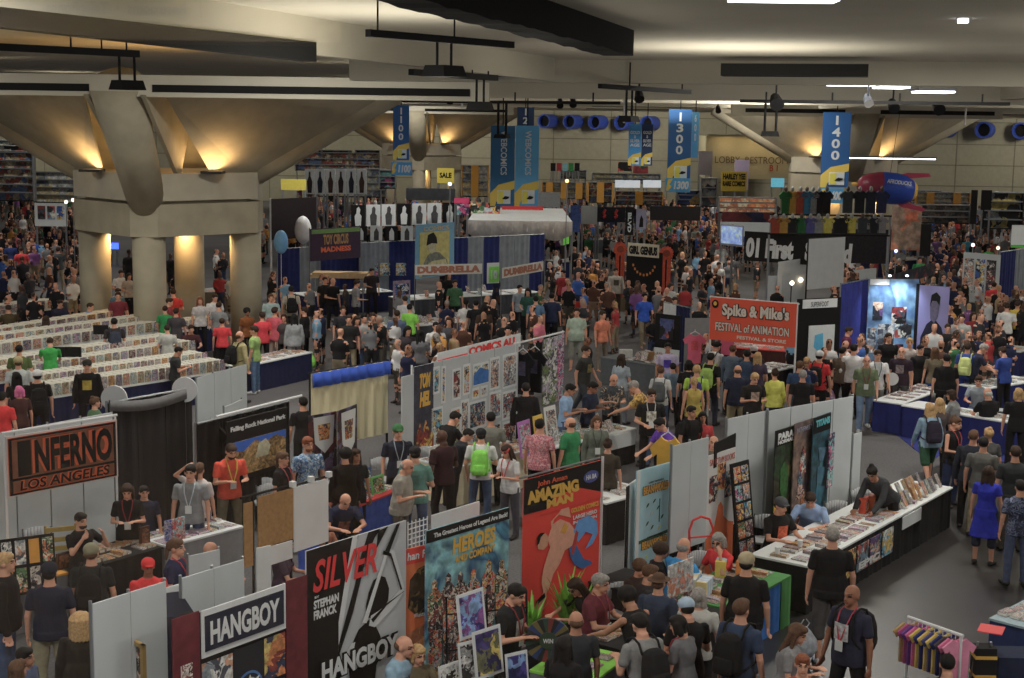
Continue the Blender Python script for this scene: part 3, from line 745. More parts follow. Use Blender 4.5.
def person(hx, hy, face, pose='stand', top=(30, 30, 32), slv=.55, low=(30, 32, 40), upto=2.0, hair='short', hc='b', skin='l', fem=False, h=1.75, label=None, group=None,
           hat=None, hatc=(30, 30, 34), pack=None, lany=None, lod=0, fat=0.0, skirt=0, length=0, shoes=(40, 38, 38), print_=None, beard=False, glasses=False, zoff=0.0, loc=None, name='person'):
    g = rig(pose, fem); sc = h / 1.75
    topz = (g.hd.z + .125) * sc + zoff
    if loc is None:
        p = G(hx, hy, topz)
    else: p = Vector(loc)
    hv = (g.hd - Vector((0, 0, 0))) * sc
    rz = math.radians(face)
    # face = 0 looks at the camera, 90 looks to the right of the view
    to_cam = math.atan2(-p.x, p.y)  # rotate -y towards the camera
    rot = to_cam * 0 + rz + math.atan2(p.x, -p.y) * 0
    rot = rz - math.atan2(p.x, p.y)
    off = Matrix.Rotation(rot, 3, 'Z') @ Vector((g.hd.x * sc, g.hd.y * sc, 0))
    if loc is None: p = Vector((p.x - off.x, p.y - off.y, zoff))
    else: p = Vector((p.x, p.y, zoff))
    for c_ in (C1, C2, C3):
        for d_ in (D, -D, W, -W):
            q_ = c_ + d_ * 2.45; v_ = Vector((p.x - q_.x, p.y - q_.y, 0))
            if v_.length < .85: v_ = v_.normalized() * .85 if v_.length > .01 else Vector((0, -.85, 0)); p.x = q_.x + v_.x; p.y = q_.y + v_.y
    r_ = empty(name, label or 'person', 'person', p, rot, group); r_.scale = (sc * 1.09, sc * 1.09, sc)
    PEOPLE_XY.append((p.x, p.y))
    def add(nm, me, m, lab=None):
        o = link(nm, me, r_)
        ms = m if isinstance(m, list) else [m]
        for i, mm in enumerate(ms): set_obj_mat(o, i, mm)
        if lab: o['label'] = lab
        return o
    sk = mat(SKIN[skin], .55, .05, 0, 6)
    add('body', body_mesh(pose, fem, lod, fat), [sk, mat((28, 20, 18), .4, 0), mat(tuple(int(a * b) for a, b in zip(SKIN[skin], (.9, .66, .66))), .5, 0)])
    if skirt and length: pass
    add('shirt', shirt_mesh(pose, fem, slv, lod, fat, length), cloth(top))
    add('skirt' if skirt else ('shorts' if upto <= 1.3 else 'trousers'), pants_mesh(pose, fem, upto, lod, fat, skirt), cloth(low))
    if lod == 0:
        for i in (0, 1): add('shoe', shoe_mesh(pose, fem, i), mat(tuple(shoes), .6, .05))
    if hair == 'thin' and hc in 'kb': hc = 'n'
    if hat and hair in ('short', 'curly'): hair = 'thin'
    if hair and hair != 'bald' : add('hair', hair_mesh(pose, fem, hair), mat(HAIR[hc], .75, .25, 0, 40))
    if hat: add({'cap': 'cap', 'fedora': 'hat', 'bandana': 'bandana'}[hat], hair_mesh(pose, fem, hat), cloth(hatc))
    if beard: add('beard', hair_mesh(pose, fem, 'beard'), mat(HAIR[hc], .8, .25, 0, 40))
    if glasses: add('glasses', hair_mesh(pose, fem, 'glasses'), mat((14, 14, 15), .3, 0))
    if lany is not None and lod == 0:
        a_, b_ = lany_mesh(pose, fem, fat); ln = add('lanyard', a_, mat(tuple(lany), .7, 0)); bd = link('badge', b_, ln); set_obj_mat(bd, 0, mat((190, 195, 195), .5, 0))
    if print_ is not None:
        k = g.T(V(0, -(.135 if not fem else .14) - fat * .9, .33)); key = ('print', pose, fem, fat)
        if key not in _G:
            mb = MB(); n = 5
            for i in range(n):
                x0, x1 = -.085 + .17 * i / n, -.085 + .17 * (i + 1) / n
                f_ = lambda x: -(.146 + fat * 1.25) + 1.6 * x * x
                vs = [g.T(V(x, f_(x) + dz, z)) for z, dz in ((.20, -.008 * 0 - .0), (.40, 0)) for x in (x0, x1)]
                mb.add(vs, [(0, 1, 3, 2)])
            me = mb.mesh(); me.materials.append(None); _G[key] = me
        add('shirt_print', _G[key], print_)
    if pack is not None:
        bp = empty('backpack', pack[1] if len(pack) > 1 and isinstance(pack[1], str) else 'backpack', 'backpack', p, rot); bp.scale = (sc * 1.09, sc * 1.09, sc)
        c_ = cloth(pack[0])
        for nm, kd in (('body', 'pack'), ('pocket', 'pocket'), ('strap', 'strap0'), ('strap', 'strap1')):
            o = link(nm, pack_mesh(pose, fem, kd), bp); set_obj_mat(o, 0, c_)
        bp['label'] = pack[1]
        if len(pack) > 2: bp['group'] = pack[2]
    return r_
PEOPLE_XY = []
# far people: one mesh each
def far_mesh(pose, fem, slv, upto, hair, vox=.034):
    key = ('far', pose, fem, slv, upto, hair, vox)
    if key in _G: return _G[key]
    g = rig(pose, fem); prims = []
    def cap(out, t, f_, *a): 
        o = ([], []); f_(o, *a); prims.append((t, o)); _tri(out[0], out[1], o[0], o[1])
    out = ([], [])
    parts = [(1, torso, g, .02, -.04, .53), (0, head, g), (2, torso, g, .01, -.12, .0)]
    for i in (0, 1):
        parts += [(1, arm, g, i, .02, slv), (0, arm, g, i, 0.004, 2.0, True, 1), (2, leg, g, i, .016, upto), (0, leg, g, i, .004, 2.0), (3, shoe, g, i, .004)]
    pts = []; tg = []
    for pr in parts:
        o = ([], []); pr[1](o, *pr[2:]); _tri(out[0], out[1], o[0], o[1]); pts += [tuple(x) for x in o[0]]; tg += [pr[0]] * len(o[0])
    R_ = g.Rh; L = lambda *a: g.hd + R_ @ V(*a)
    if hair:
        o = ([], []); ellip(o, L(0, .026, .04), (.088, .103, .102), R_)
        if hair == 'long':
            for x in (-.04, .04): capsule(o, L(x, .06, .02), L(x, .08, -.2), .05, .035)
        _tri(out[0], out[1], o[0], o[1]); pts += [tuple(x) for x in o[0]]; tg += [4] * len(o[0])
    me = grow(out, vox, 0)
    P_ = np.array(pts); T_ = np.array(tg)
    n = len(me.polygons); c = np.empty(n * 3, 'f'); me.polygons.foreach_get('center', c); c = c.reshape(-1, 3)
    mi = np.zeros(n, 'i')
    for k in range(0, n, 512):
        d = ((c[k:k + 512, None, :] - P_[None]) ** 2).sum(2); mi[k:k + 512] = T_[d.argmin(1)]
    me.polygons.foreach_set('material_index', mi)
    for _ in range(5): me.materials.append(None)
    _G[key] = me; return me
# ------------------------------------------------------------------ booth furniture
grey_metal = mat((120, 124, 128), .35, 0, .7)
white_metal = mat((176, 178, 180), .4, 0)
pw = mat(WHITE, .6, .04, 0, 3); pnl = mat(PANEL, .7, .05, 0, 2); bk = mat(BLACK, .85, .2, 0, 5); nv = mat(NAVY, .85, .15, 0, 6)
gy = mat((92, 96, 102), .85, .1, 0, 4)
ORG = (196, 74, 34); RED = (196, 38, 28); CREAM = (176, 168, 138)
PALS = [((200, 60, 40), (30, 26, 30), (212, 170, 60), (150, 160, 170)), ((40, 80, 150), (190, 200, 205), (210, 170, 50), (26, 26, 34)), ((190, 190, 180), (40, 40, 44), (160, 60, 50), (90, 120, 140)),
        ((30, 32, 40), (90, 60, 110), (60, 120, 140), (190, 150, 120)), ((204, 196, 170), (70, 110, 70), (180, 90, 40), (40, 40, 40)), ((20, 22, 26), (120, 30, 30), (170, 160, 150), (60, 60, 70)),
        ((210, 120, 40), (240, 210, 90), (120, 40, 30), (40, 50, 80)), ((60, 140, 170), (210, 215, 215), (40, 60, 90), (230, 190, 70)), ((170, 50, 110), (220, 200, 210), (60, 40, 80), (90, 160, 160)),
        ((200, 200, 196), (120, 130, 140), (60, 66, 80), (170, 120, 90))]
def A(i, sc=4.0): return art(PALS[i % len(PALS)], sc, i)
def drape_mesh(w, h, n=None, amp=.03, thick=.012):
    n = n or max(6, int(w * 22)); mb = MB(); vs = []; fs = []
    for k in range(n + 1):
        x = w * k / n; y = amp * (math.sin(k * 1.2) * .6 + math.sin(k * .45) * .4)
        vs += [(x, y - thick, 0), (x, y - thick, h), (x, y + thick, h), (x, y + thick, 0)]
    for k in range(n):
        for j in range(4): fs.append((4 * k + j, 4 * k + (j + 1) % 4, 4 * k + 4 + (j + 1) % 4, 4 * k + 4 + j))
    fs += [(3, 2, 1, 0), tuple(4 * n + j for j in range(4))]
    return mb.add(vs, fs)
def drape(label, a, b, ztop, zbot, mats, group=None, poles=True, name='booth_drape'):
    """pipe with cloth lengths hung on it, one child for each length of cloth"""
    B = Board(name, label, 'drape', a, b, ztop, zbot, group)
    n = len(mats)
    for i, m in enumerate(mats):
        o = drape_mesh(B.w / n - .01, B.h).build('cloth', m, B.o); o.location = (B.w * i / n, 0, 0)
    if poles:
        B.rail(1.0, .02, m=grey_metal, y=0, u0=0, u1=1)
        for u in (0.0, 1.0): B.pole(u, .022, m=grey_metal, y=.04)
    return B
def partition(label, a, b, ztop, zbot, n, m=None, group=None, frame=None, poles=True):
    B = Board('partition', label, 'partition', a, b, ztop, zbot, group)
    for i in range(n):
        B.panel('panel', i / n + .004, (i + 1) / n - .004, 0, 1, m or pnl)
    if poles:
        for i in range(n + 1): B.pole(i / n, .018, m=frame or grey_metal, y=.012)
    return B
def skirt_mesh(w, d, h, sides='flr'):
    mb = MB(); pts = []
    def run(p, q):
        L_ = math.dist(p, q); n = max(4, int(L_ * 16))
        nx, ny = (q[1] - p[1]) / L_, -(q[0] - p[0]) / L_
        for k in range(n + 1):
            a = .012 * math.sin(k * 2.1) + .008 * math.sin(k * .9)
            pts.append((p[0] + (q[0] - p[0]) * k / n + nx * a, p[1] + (q[1] - p[1]) * k / n + ny * a))
    run((0, d), (0, 0)); run((0, 0), (w, 0)); run((w, 0), (w, d))
    n = len(pts); vs = []
    cx, cy = w / 2, d / 2
    for (x, y) in pts: vs += [(x, y, .01), (x * .998 + cx * .002, y * .99 + cy * .01, h)]
    fs = [(2 * i, 2 * i + 2, 2 * i + 3, 2 * i + 1) for i in range(n - 1)]
    return mb.add(vs, fs)
TABLES = []
class Table:
    def __init__(s, label, a, b, depth, topm, skm, z=.76, group=None, name='draped_table', drop=None):
        p = G(a[0], a[1], z); q = G(b[0], b[1], z); s.w = (q - p).length; s.d = depth; s.z = z
        s.rz = math.atan2(q.y - p.y, q.x - p.x); s.p = Vector((p.x, p.y, 0))
        s.o = empty(name, label, 'table', s.p, s.rz, group)
        MB().box(-.01, s.w + .01, -.015, depth, z - .03, z).build('tabletop', topm, s.o)
        if skm: skirt_mesh(s.w, depth, z - .03).build('skirt', skm, s.o, True)
        for x in (.08, s.w - .08):
            for y in (.08, depth - .08): MB().tube((x, y, 0), (x, y, z - .03), .018).build('leg', grey_metal, s.o)
        s.M = Matrix.Translation(s.p) @ Matrix.Rotation(s.rz, 4, 'Z')
        BOARDS.append(((s.p.x, s.p.y), (q.x, q.y))); TABLES.append(s)
    def at(s, u, v, dz=0): return s.M @ Vector((u * s.w, v * s.d, s.z + dz))
_book = None
def book(loc, rz, w, l, t, cover, label, group, name='comic_book', stand=None):
    """a printed book or comic lying flat, or leaning on a stand when stand is its tilt"""
    global _book
    if _book is None:
        mb = MB(); mb.box(-.49, .49, -.49, .49, .12, .86, 1); mb.box(-.5, .5, -.5, .5, 0, .12, 0); mb.box(-.5, .5, -.5, .5, .86, 1, 0); mb.box(-.5, -.48, -.5, .5, .1, .9, 0)
        _book = mb.mesh(); _book.materials.append(None); _book.materials.append(mat((190, 188, 180), .8, 0))
    o = link(name, _book); set_obj_mat(o, 0, cover); o.location = loc; o.scale = (w, l, t)
    o.rotation_euler = (stand or 0, 0, rz)
    return tag(o, label, 'book', group)
def scatter(T, n, u0, u1, v0, v1, label, group, pals=None, sz=(.17, .26), standing=0.0, name=None):
    name = name or {'paperbacks': 'paperback', 'flyers': 'flyer', 'leaflets': 'leaflet', 'booklets': 'booklet', 'minicomics': 'minicomic', 'brochures': 'brochure', 'art': 'art_book', 'blue': 'brochure', 'goods': 'toy_box', 'disc': 'disc_case', 'loose': 'art_sheet', 'comics': 'comic_book'}.get(group.split()[0], 'book')
    """rows of books laid out on a table"""
    rows = max(1, int((v1 - v0) * T.d / .29)); cols = max(1, math.ceil(n / rows)); k = 0
    for r in range(rows):
        for c in range(cols):
            if k >= n: return
            if random.random() < .1: k += 1; continue
            u = u0 + (u1 - u0) * (c + .5) / cols + random.uniform(-.01, .01) / T.w; v = v0 + (v1 - v0) * (r + .5) / rows
            wd = min(sz[0], (u1 - u0) * T.w / cols * .9); t = random.choice((.008, .012, .02, .035, .05))
            p = T.at(u, v, 0.001); i = random.choice(pals) if pals else random.randrange(40)
            st = None
            if random.random() < standing: st = math.radians(62); p.z += sz[1] * .46
            book(p, T.rz + random.uniform(-.15, .15) * (0 if st else 1), wd, sz[1], t, A(i, 9), label, group, stand=st, name=name); k += 1
_chair = None
chm = mat((138, 140, 144), .6, .06); chf = mat((70, 72, 76), .4, 0, .5)
def make_chair():
    r_ = empty('folding_chair', 'grey folding chair', 'chair')
    mb = MB(); n = 8
    for k in range(n):
        x0, x1 = -.2 + .4 * k / n, -.2 + .4 * (k + 1) / n; f_ = lambda x: .3 + .55 * x * x * -1
        mb.box(x0, x1, .2 - .8 * x0 * x0 - .012, .2 - .8 * x0 * x0 + .012, .58 + .6 * x0 * x0, .84 - 1.2 * (x0 + .02) ** 2)
    mb.build('backrest', chm, r_, True)
    MB().prism([(-.2, -.18), (-.14, -.22), (.14, -.22), (.2, -.18), (.19, .17), (.12, .2), (-.12, .2), (-.19, .17)], .43, .46).build('seat', chm, r_)
    for s_ in (-1, 1):
        MB().tube((.22 * s_, -.2, 0), (.21 * s_, .21, .82), .012, n=6).build('leg', chf, r_)
        MB().tube((.22 * s_, .24, 0), (.21 * s_, -.16, .45), .012, n=6).build('leg', chf, r_)
    return r_
def chair(x, y, z, face, label, group=None):
    """(x, y) is where its top shows, face as for people"""
    global _chair
    p = G(x, y, z)
    if _chair is None: _chair = make_chair(); c = _chair
    else: c = copy_tree(_chair)
    c.location = (p.x, p.y, 0); c.rotation_euler = (0, 0, math.radians(face) - math.atan2(p.x, p.y))
    c['label'] = label
    if group: c['group'] = group
    return c
TEE = [(.3, 1), (.4, .95), (.5, .93), (.6, .95), (.7, 1), (1, .80), (.9, .64), (.79, .72), (.78, 0), (.22, 0), (.21, .72), (.1, .64), (0, .80)]
def tee(px, py, ztop, w, h, m, label, face=0, group=None, prt=None, hanger=True, folded=None):
    p = G(px, py, ztop); r_ = empty('hanging_shirt', label, 'shirt', (p.x, p.y, ztop - h), math.radians(face) - math.atan2(p.x, p.y), group)
    MB().plate([((u - .5) * w, v * h) for u, v in TEE], -.03, .03).build('cloth', m, r_)
    if prt: MB().plate([(-.14 * w, .45 * h), (.14 * w, .45 * h), (.14 * w, .78 * h), (-.14 * w, .78 * h)], -.036, -.031).build('print', prt, r_)
    if hanger: MB().tube((-.2 * w, 0, h), (0, 0, h * 1.09), .01).tube((.2 * w, 0, h), (0, 0, h * 1.09), .01).tube((0, 0, h * 1.09), (0, 0, h * 1.16), .008).build('hanger', white_metal, r_)
    return r_
def poster_on(B, u0, v0, u1, v1, m, name='print', y=-.021, frame=None, label=None):
    o = B.panel(name, u0, u1, v0, v1, m, y=y, t=.008)
    if frame:
        B.panel(name + '_border', u0 - .012, u1 + .012, v0 - .012 * B.w / B.h, v1 + .012 * B.w / B.h, frame, y=y + .001, t=.005).parent = B.o
    if label: o['label'] = label
    return o
ink = mat((10, 10, 12), .6, 0)

# ------------------------------------------------------------------ bottom of the hall: publisher booths
wht = mat((182, 184, 186), .6, .03)
# white partition with red note
B = partition('white partition at the bottom of the hall with a small red note stuck on', (91, 604), (165, 581), 2.42, 0, 2)
poster_on(B, .37, .47, .48, .52, mat((214, 44, 60), .6, 0), 'paper_note', label='small red paper note')
B = partition('white partition behind the red-capped person, hiding their waist', (181, 578), (243, 559), 2.3, 0, 2)
B = partition('low white board standing beside the table of pink flyers', (188, 556), (219, 549), 1.55, .3, 1)
B = partition('rolled white sheet on end beside the red-capped person', (164, 588), (181, 583), 1.9, .4, 1, pw)
# dark draped display stand with gilt frames
p = G(125, 616, 2.1)
st = empty('display_plinth', 'tall stand covered in dark navy cloth beside the maroon strip', 'display stand', (p.x, p.y, 0), math.radians(30))
MB().box(0, .72, 0, .5, 0, 2.02).build('stand', bk, st)
mb = MB(); mb.add([(-.03, -.03, 1.0), (.75, -.03, 1.0), (.75, .53, 1.0), (-.03, .53, 1.0), (-.02, -.02, 2.05), (.74, -.02, 2.0), (.74, .52, 2.1), (-.02, .52, 2.12)], [(0, 1, 5, 4), (1, 2, 6, 5), (2, 3, 7, 6), (3, 0, 4, 7), (4, 5, 6, 7)])
mb.build('cover', mat((20, 23, 38), .9, .2, 0, 5), st)
for k, (x0, y0, x1, y1, zt) in enumerate(((120, 629, 146, 645, 1.9), (118, 661, 146, 679, 1.4))):
    B = Board('framed_picture', ('gilt-framed picture hung upper on the navy display stand', 'gilt-framed picture hung lower on the navy display stand')[k], 'picture', (x0, y0), (x1, y1), zt, zt - .45)
    gl = mat((150, 120, 60), .4, .1, .4)
    for u0, u1, v0, v1 in ((0, 1, 0, .09), (0, 1, .91, 1), (0, .1, 0, 1), (.9, 1, 0, 1)): B.panel('frame_side', u0, u1, v0, v1, gl, t=.04)
    B.panel('picture', .1, .9, .09, .91, A(5, 6), t=.02)
# backdrop with white-framed sign
B = Board('booth_backdrop', 'black booth backdrop edged with maroon strips carrying a white-framed sign', 'backdrop', (170, 619), (305, 574), 2.25, .1)
B.panel('backboard', .02, .98, 0, .985, bk)
mr = mat((88, 26, 38), .8, .2, 0, 8)
B.panel('side_strip', 0, .185, 0, 1, mr, y=-.022, t=.012); B.panel('side_strip', .83, 1, 0, 1, mr, y=-.022, t=.012)
poster_on(B, .02, .50, .165, .84, mat((196, 186, 180), .7, .05), 'print'); poster_on(B, .05, .56, .13, .76, art(((196, 186, 180), (120, 40, 40), (60, 30, 30), (196, 186, 180)), 9, 3), 'emblem', y=-.03)
poster_on(B, .02, .02, .165, .47, A(7, 3), 'print')
B.panel('sign_border', .195, .82, .76, .995, wht, y=-.03, t=.015); B.panel('sign', .215, .80, .79, .965, mat((26, 30, 46), .6, .05), y=-.046, t=.01)
B.text('HANGBOY', .25, .815, .765, .935, wht, y=-.057, bold=.035)
for i, (u0, v0, u1, v1, a_) in enumerate(((.2, .52, .42, .73, 9), (.2, .28, .32, .5, 6), (.33, .28, .42, .5, 0), (.2, 0, .42, .26, 3), (.66, .52, .82, .74, 6), (.66, .27, .82, .5, 2), (.66, 0, .82, .25, 5))):
    poster_on(B, u0, v0, u1, v1, A(a_, 4))
poster_on(B, .43, 0, .65, .74, mat((24, 28, 36), .7, .1), 'print')
cx, cy, rr = .54, .52, .10
for rad, m_, dy in ((1, mat((54, 96, 150), .5, 0), -.031), (.86, mat((20, 26, 40), .5, 0), -.034), (.62, mat((150, 160, 170), .5, .1), -.037)):
    B.poly('emblem_ring', [(cx + rr * rad * math.cos(t * PI / 14), cy + rr * rad * B.w / B.h * math.sin(t * PI / 14)) for t in range(28)], m_, dy)
B.poly('emblem_bird', [(.50, .50), (.47, .57), (.52, .55), (.54, .59), (.56, .55), (.61, .57), (.58, .50), (.56, .47), (.54, .44), (.52, .47)], mat((190, 190, 176), .5, 0), -.042)
# large black and white banner
B = Board('comic_banner', 'large black and white banner with a swordswoman drawn from behind and red lettering', 'banner', (305, 551), (405, 520), 2.46, .2)
lg = mat((150, 153, 157), .7, .02)
B.panel('banner', 0, 1, 0, 1, lg)
def BP(pts, m, y, name='artwork'): return B.poly(name, pts, m, y)
BP([(0, 0), (0, 1), (.50, 1), (.45, .92), (.30, .58), (.30, .42), (.34, .34), (.34, 0)], ink, -.021, 'dark_ground')
BP([(.44, 1), (.49, 1), (.36, .62), (.30, .46), (.30, .58), (.39, .86)], wht, -.026)
BP([(.60, 1), (.72, 1), (.66, .96), (.57, .86), (.50, .72), (.44, .60), (.30, .40), (.30, .46), (.46, .74), (.52, .88)], ink, -.0262)
BP([(.70, .99), (.80, 1.0), (.73, .94), (.68, .90)], ink, -.0264)
BP([(.40, .30), (.42, .42), (.50, .50), (.60, .53), (.66, .50), (.72, .42), (.74, .32), (.68, .27), (.66, .18), (.42, .18)], ink, -.028, 'figure')
BP([(.575, .55), (.57, .61), (.60, .68), (.65, .735), (.71, .75), (.77, .73), (.81, .66), (.80, .60), (.74, .545), (.68, .52)], ink, -.030, 'figure_head')
fgm = mat((168, 171, 174), .6, 0)
BP([(.62, .55), (.60, .50), (.66, .48), (.72, .50), (.88, .56), (.97, .62), (.96, .65), (.82, .59), (.70, .56)], fgm, -.032, 'figure_arm'); BP([(.93, .62), (.97, .64), (.86, .86), (.80, .88), (.79, .85), (.83, .83)], fgm, -.033, 'figure_arm')
BP([(.62, .53), (.78, .585), (.96, .615), (.97, .62), (.78, .575), (.64, .51)], ink, -.036, 'arm_line'); BP([(.93, .63), (.82, .84), (.83, .845), (.945, .635)], ink, -.037, 'arm_line')
BP([(.42, .44), (.34, .36), (.30, .25), (.33, .22), (.42, .34), (.46, .44)], fgm, -.031, 'figure_arm')
BP([(.53, .53), (.57, .52), (.79, .855), (.765, .865)], wht, -.038, 'sword_blade')
BP([(.765, .875), (.80, .855), (.92, 1.0), (.885, 1.0)], ink, -.040, 'sword_grip'); BP([(.735, .86), (.82, .835), (.825, .85), (.745, .88)], ink, -.041, 'sword_guard')
BP([(.50, .40), (.52, .41), (.54, .37), (.52, .36)], wht, -.033, 'garment_mark'); BP([(.44, .34), (.46, .35), (.48, .30), (.46, .29)], wht, -.033, 'garment_mark')
rd = mat((190, 28, 34), .6, .05)
B.text('SILVER', .05, .775, .68, .94, rd, -.037, bold=.02, shear=.25)
B.text('BY', .07, .745, .11, .757, wht, -.03); B.text('STEPHAN', .06, .69, .30, .735, wht, -.03, bold=.04); B.text('FRANCK', .06, .635, .28, .682, wht, -.03, bold=.04)
o = B.text('HANGBOY', .11, .285, .90, .415, ink, -.046, bold=.14); o = B.text('HANGBOY', .12, .295, .89, .405, wht, -.054, bold=.04)
# orange banner next to it
B = Board('comic_banner', 'narrow orange banner with dark drawings beside the swordswoman banner', 'banner', (405, 549), (445, 540), 2.07, .1)
B.panel('banner', 0, 1, 0, 1, mat((200, 92, 36), .6, .15, 0, 2)); B.panel('header', 0, 1, .9, 1, mat(RED, .6, .05), y=-.021, t=.006)
B.text('han Franck', .02, .925, .97, .975, wht, -.03, bold=.02, shear=.1)
B.poly('drawing', [(.05, .62), (.1, .80), (.3, .86), (.6, .88), (.85, .84), (.9, .7), (.6, .62), (.5, .55), (.25, .56)], art(((60, 44, 26), (110, 84, 36), (30, 24, 20)), 4, 2), -.022)
B.poly('drawing', [(0, 0), (0, .45), (.5, .5), (1, .42), (1, 0)], art(((150, 80, 36), (70, 50, 110), (196, 120, 50), (50, 40, 90)), 2.5, 5), -.024)
B.text('illustrations', .2, .55, .8, .575, wht, -.03)
# crowd scene banner
B = Board('comic_banner', 'wide blue banner packed with drawn figures under a black title strip', 'banner', (425, 531), (508, 507), 2.3, .1)
B.panel('banner', 0, 1, 0, 1, art(((30, 120, 160), (120, 190, 200), (20, 70, 110), (60, 150, 180)), 1.6, 4, 'noise'))
B.panel('title_strip', 0, 1, .93, 1, ink, y=-.021, t=.006); B.text('The Greatest Heroes of Legend Are Back!', .08, .943, .97, .978, wht, -.03, bold=.03)
yl = mat((208, 160, 36), .6, 0)
B.text('HEROES', .30, .82, .82, .915, yl, -.03, bold=.04, shear=.1); B.text('AND COMPANY', .33, .765, .82, .81, yl, -.03, bold=.03)
random.seed(11)
for k in range(16):
    u = .10 + .8 * (k % 6) / 5 + random.uniform(-.03, .03); v = .64 - .14 * (k // 6) + random.uniform(-.02, .02)
    m_ = A(random.choice((0, 5, 9, 4)), 9)
    B.poly('drawn_figure', [(u - .07, v - .22), (u - .08, v - .03), (u - .03, v + .01), (u - .03, v + .05), (u, v + .07), (u + .03, v + .05), (u + .03, v + .01), (u + .08, v - .03), (u + .07, v - .22)], m_, -.022 - .0015 * k)
B = Board('partition', 'white folded panel and wire grid over the blue crowd banner', 'partition', (408, 522), (482, 500), 2.05, 1.6)
B.panel('panel', .3, .95, .2, 1, pw)
for k in range(6): MB().tube((B.w * .05 * k, 0, 0), (B.w * .05 * k, 0, B.h), .008, n=4).build('grid_wire', white_metal, B.o)
for k in range(7): MB().tube((0, 0, B.h * k / 6.5), (B.w * .25, 0, B.h * k / 6.5), .008, n=4).build('grid_wire', white_metal, B.o)
# red banner with the flying figure
B = Board('comic_banner', 'tall red banner with a diving strongman in blue trousers and yellow lettering', 'banner', (523, 480), (600, 460), 2.42, .12)
B.panel('banner', 0, 1, 0, 1, mat((196, 38, 24), .6, .04, 0, 1.5)); B.panel('header', 0, 1, .80, 1, ink, y=-.021, t=.005)
B.poly('lettering_ground', [(0, .79), (0, .83), (.33, .84), (1, .80), (1, .78)], ink, -.0262)
B.poly('red_edge', [(.28, .79), (.40, .86), (.72, .86), (1, .80), (1, .76), (.2, .76)], mat((196, 38, 24), .6, .04), -.027)
B.text('John Aman', .16, .93, .54, .972, mat((190, 70, 34), .5, 0), -.03, bold=.02)
B.text('AMAZING', .04, .845, .70, .925, yl, -.032, bold=.06, shear=-.15); B.text('MAN', .28, .79, .62, .845, yl, -.033, bold=.06)
B.poly('emblem_ring', [(.86 + .10 * math.cos(t * PI / 10), .915 + .038 * math.sin(t * PI / 10)) for t in range(20)], mat((60, 70, 130), .5, 0), -.03)
B.text('HA BA', .79, .90, .93, .93, wht, -.036, bold=.03)
B.text('GOLDEN COMICS', .60, .715, .97, .745, yl, -.03, bold=.03); B.text('LARGE HERO', .63, .67, .95, .695, wht, -.03, bold=.03); B.text('IN ACTION', .63, .64, .95, .66, wht, -.03, bold=.03)
sk1 = mat((206, 144, 120), .6, .08, 0, 14); sk2 = mat((168, 118, 92), .6, .08, 0, 14); bl1 = mat((72, 128, 186), .6, .12, 0, 10); bl2 = mat((40, 84, 140), .6, .1, 0, 10)
B.poly('figure_arm', [(.38, .71), (.44, .73), (.60, .69), (.58, .74), (.56, .78), (.50, .775), (.44, .74), (.34, .70), (.35, .66)], sk1, -.026)
B.poly('figure_torso', [(.30, .60), (.36, .68), (.46, .70), (.58, .66), (.66, .60), (.70, .54), (.66, .50), (.56, .50), (.46, .48), (.36, .50)], sk1, -.028)
B.poly('figure_chest_mark', [(.46, .62), (.53, .60), (.56, .64), (.52, .67)], mat((214, 150, 40), .5, 0), -.034)
B.poly('figure_head', [(.18, .555), (.17, .60), (.20, .635), (.27, .64), (.31, .61), (.30, .56), (.25, .54)], sk2, -.030); B.poly('figure_hair', [(.165, .58), (.165, .625), (.2, .65), (.26, .645), (.21, .625), (.19, .59)], ink, -.033)
B.poly('figure_arm', [(.36, .58), (.48, .55), (.52, .49), (.46, .42), (.38, .37), (.32, .28), (.26, .26), (.23, .34), (.25, .42), (.30, .50)], sk1, -.032)
B.poly('figure_arm', [(.31, .29), (.25, .27), (.19, .20), (.14, .15), (.11, .09), (.13, .07), (.16, .12), (.20, .10), (.22, .12), (.26, .18)], sk2, -.034)
B.poly('figure_cuff', [(.17, .21), (.28, .24), (.27, .27), (.17, .235)], ink, -.036)
B.poly('figure_leg', [(.64, .60), (.70, .66), (.84, .67), (.95, .62), (.97, .54), (.90, .48), (.80, .46), (.90, .54), (.80, .57), (.70, .52)], bl1, -.031)
B.poly('figure_leg', [(.58, .50), (.66, .52), (.72, .46), (.78, .40), (.88, .37), (.90, .35), (.76, .34), (.66, .38), (.60, .44)], bl2, -.033)
B.poly('figure_belt', [(.60, .46), (.67, .60), (.70, .58), (.64, .45)], mat((150, 40, 40), .5, 0), -.035)
B.pole(1.06, .02, m=white_metal); B.rail(1.01, .015)
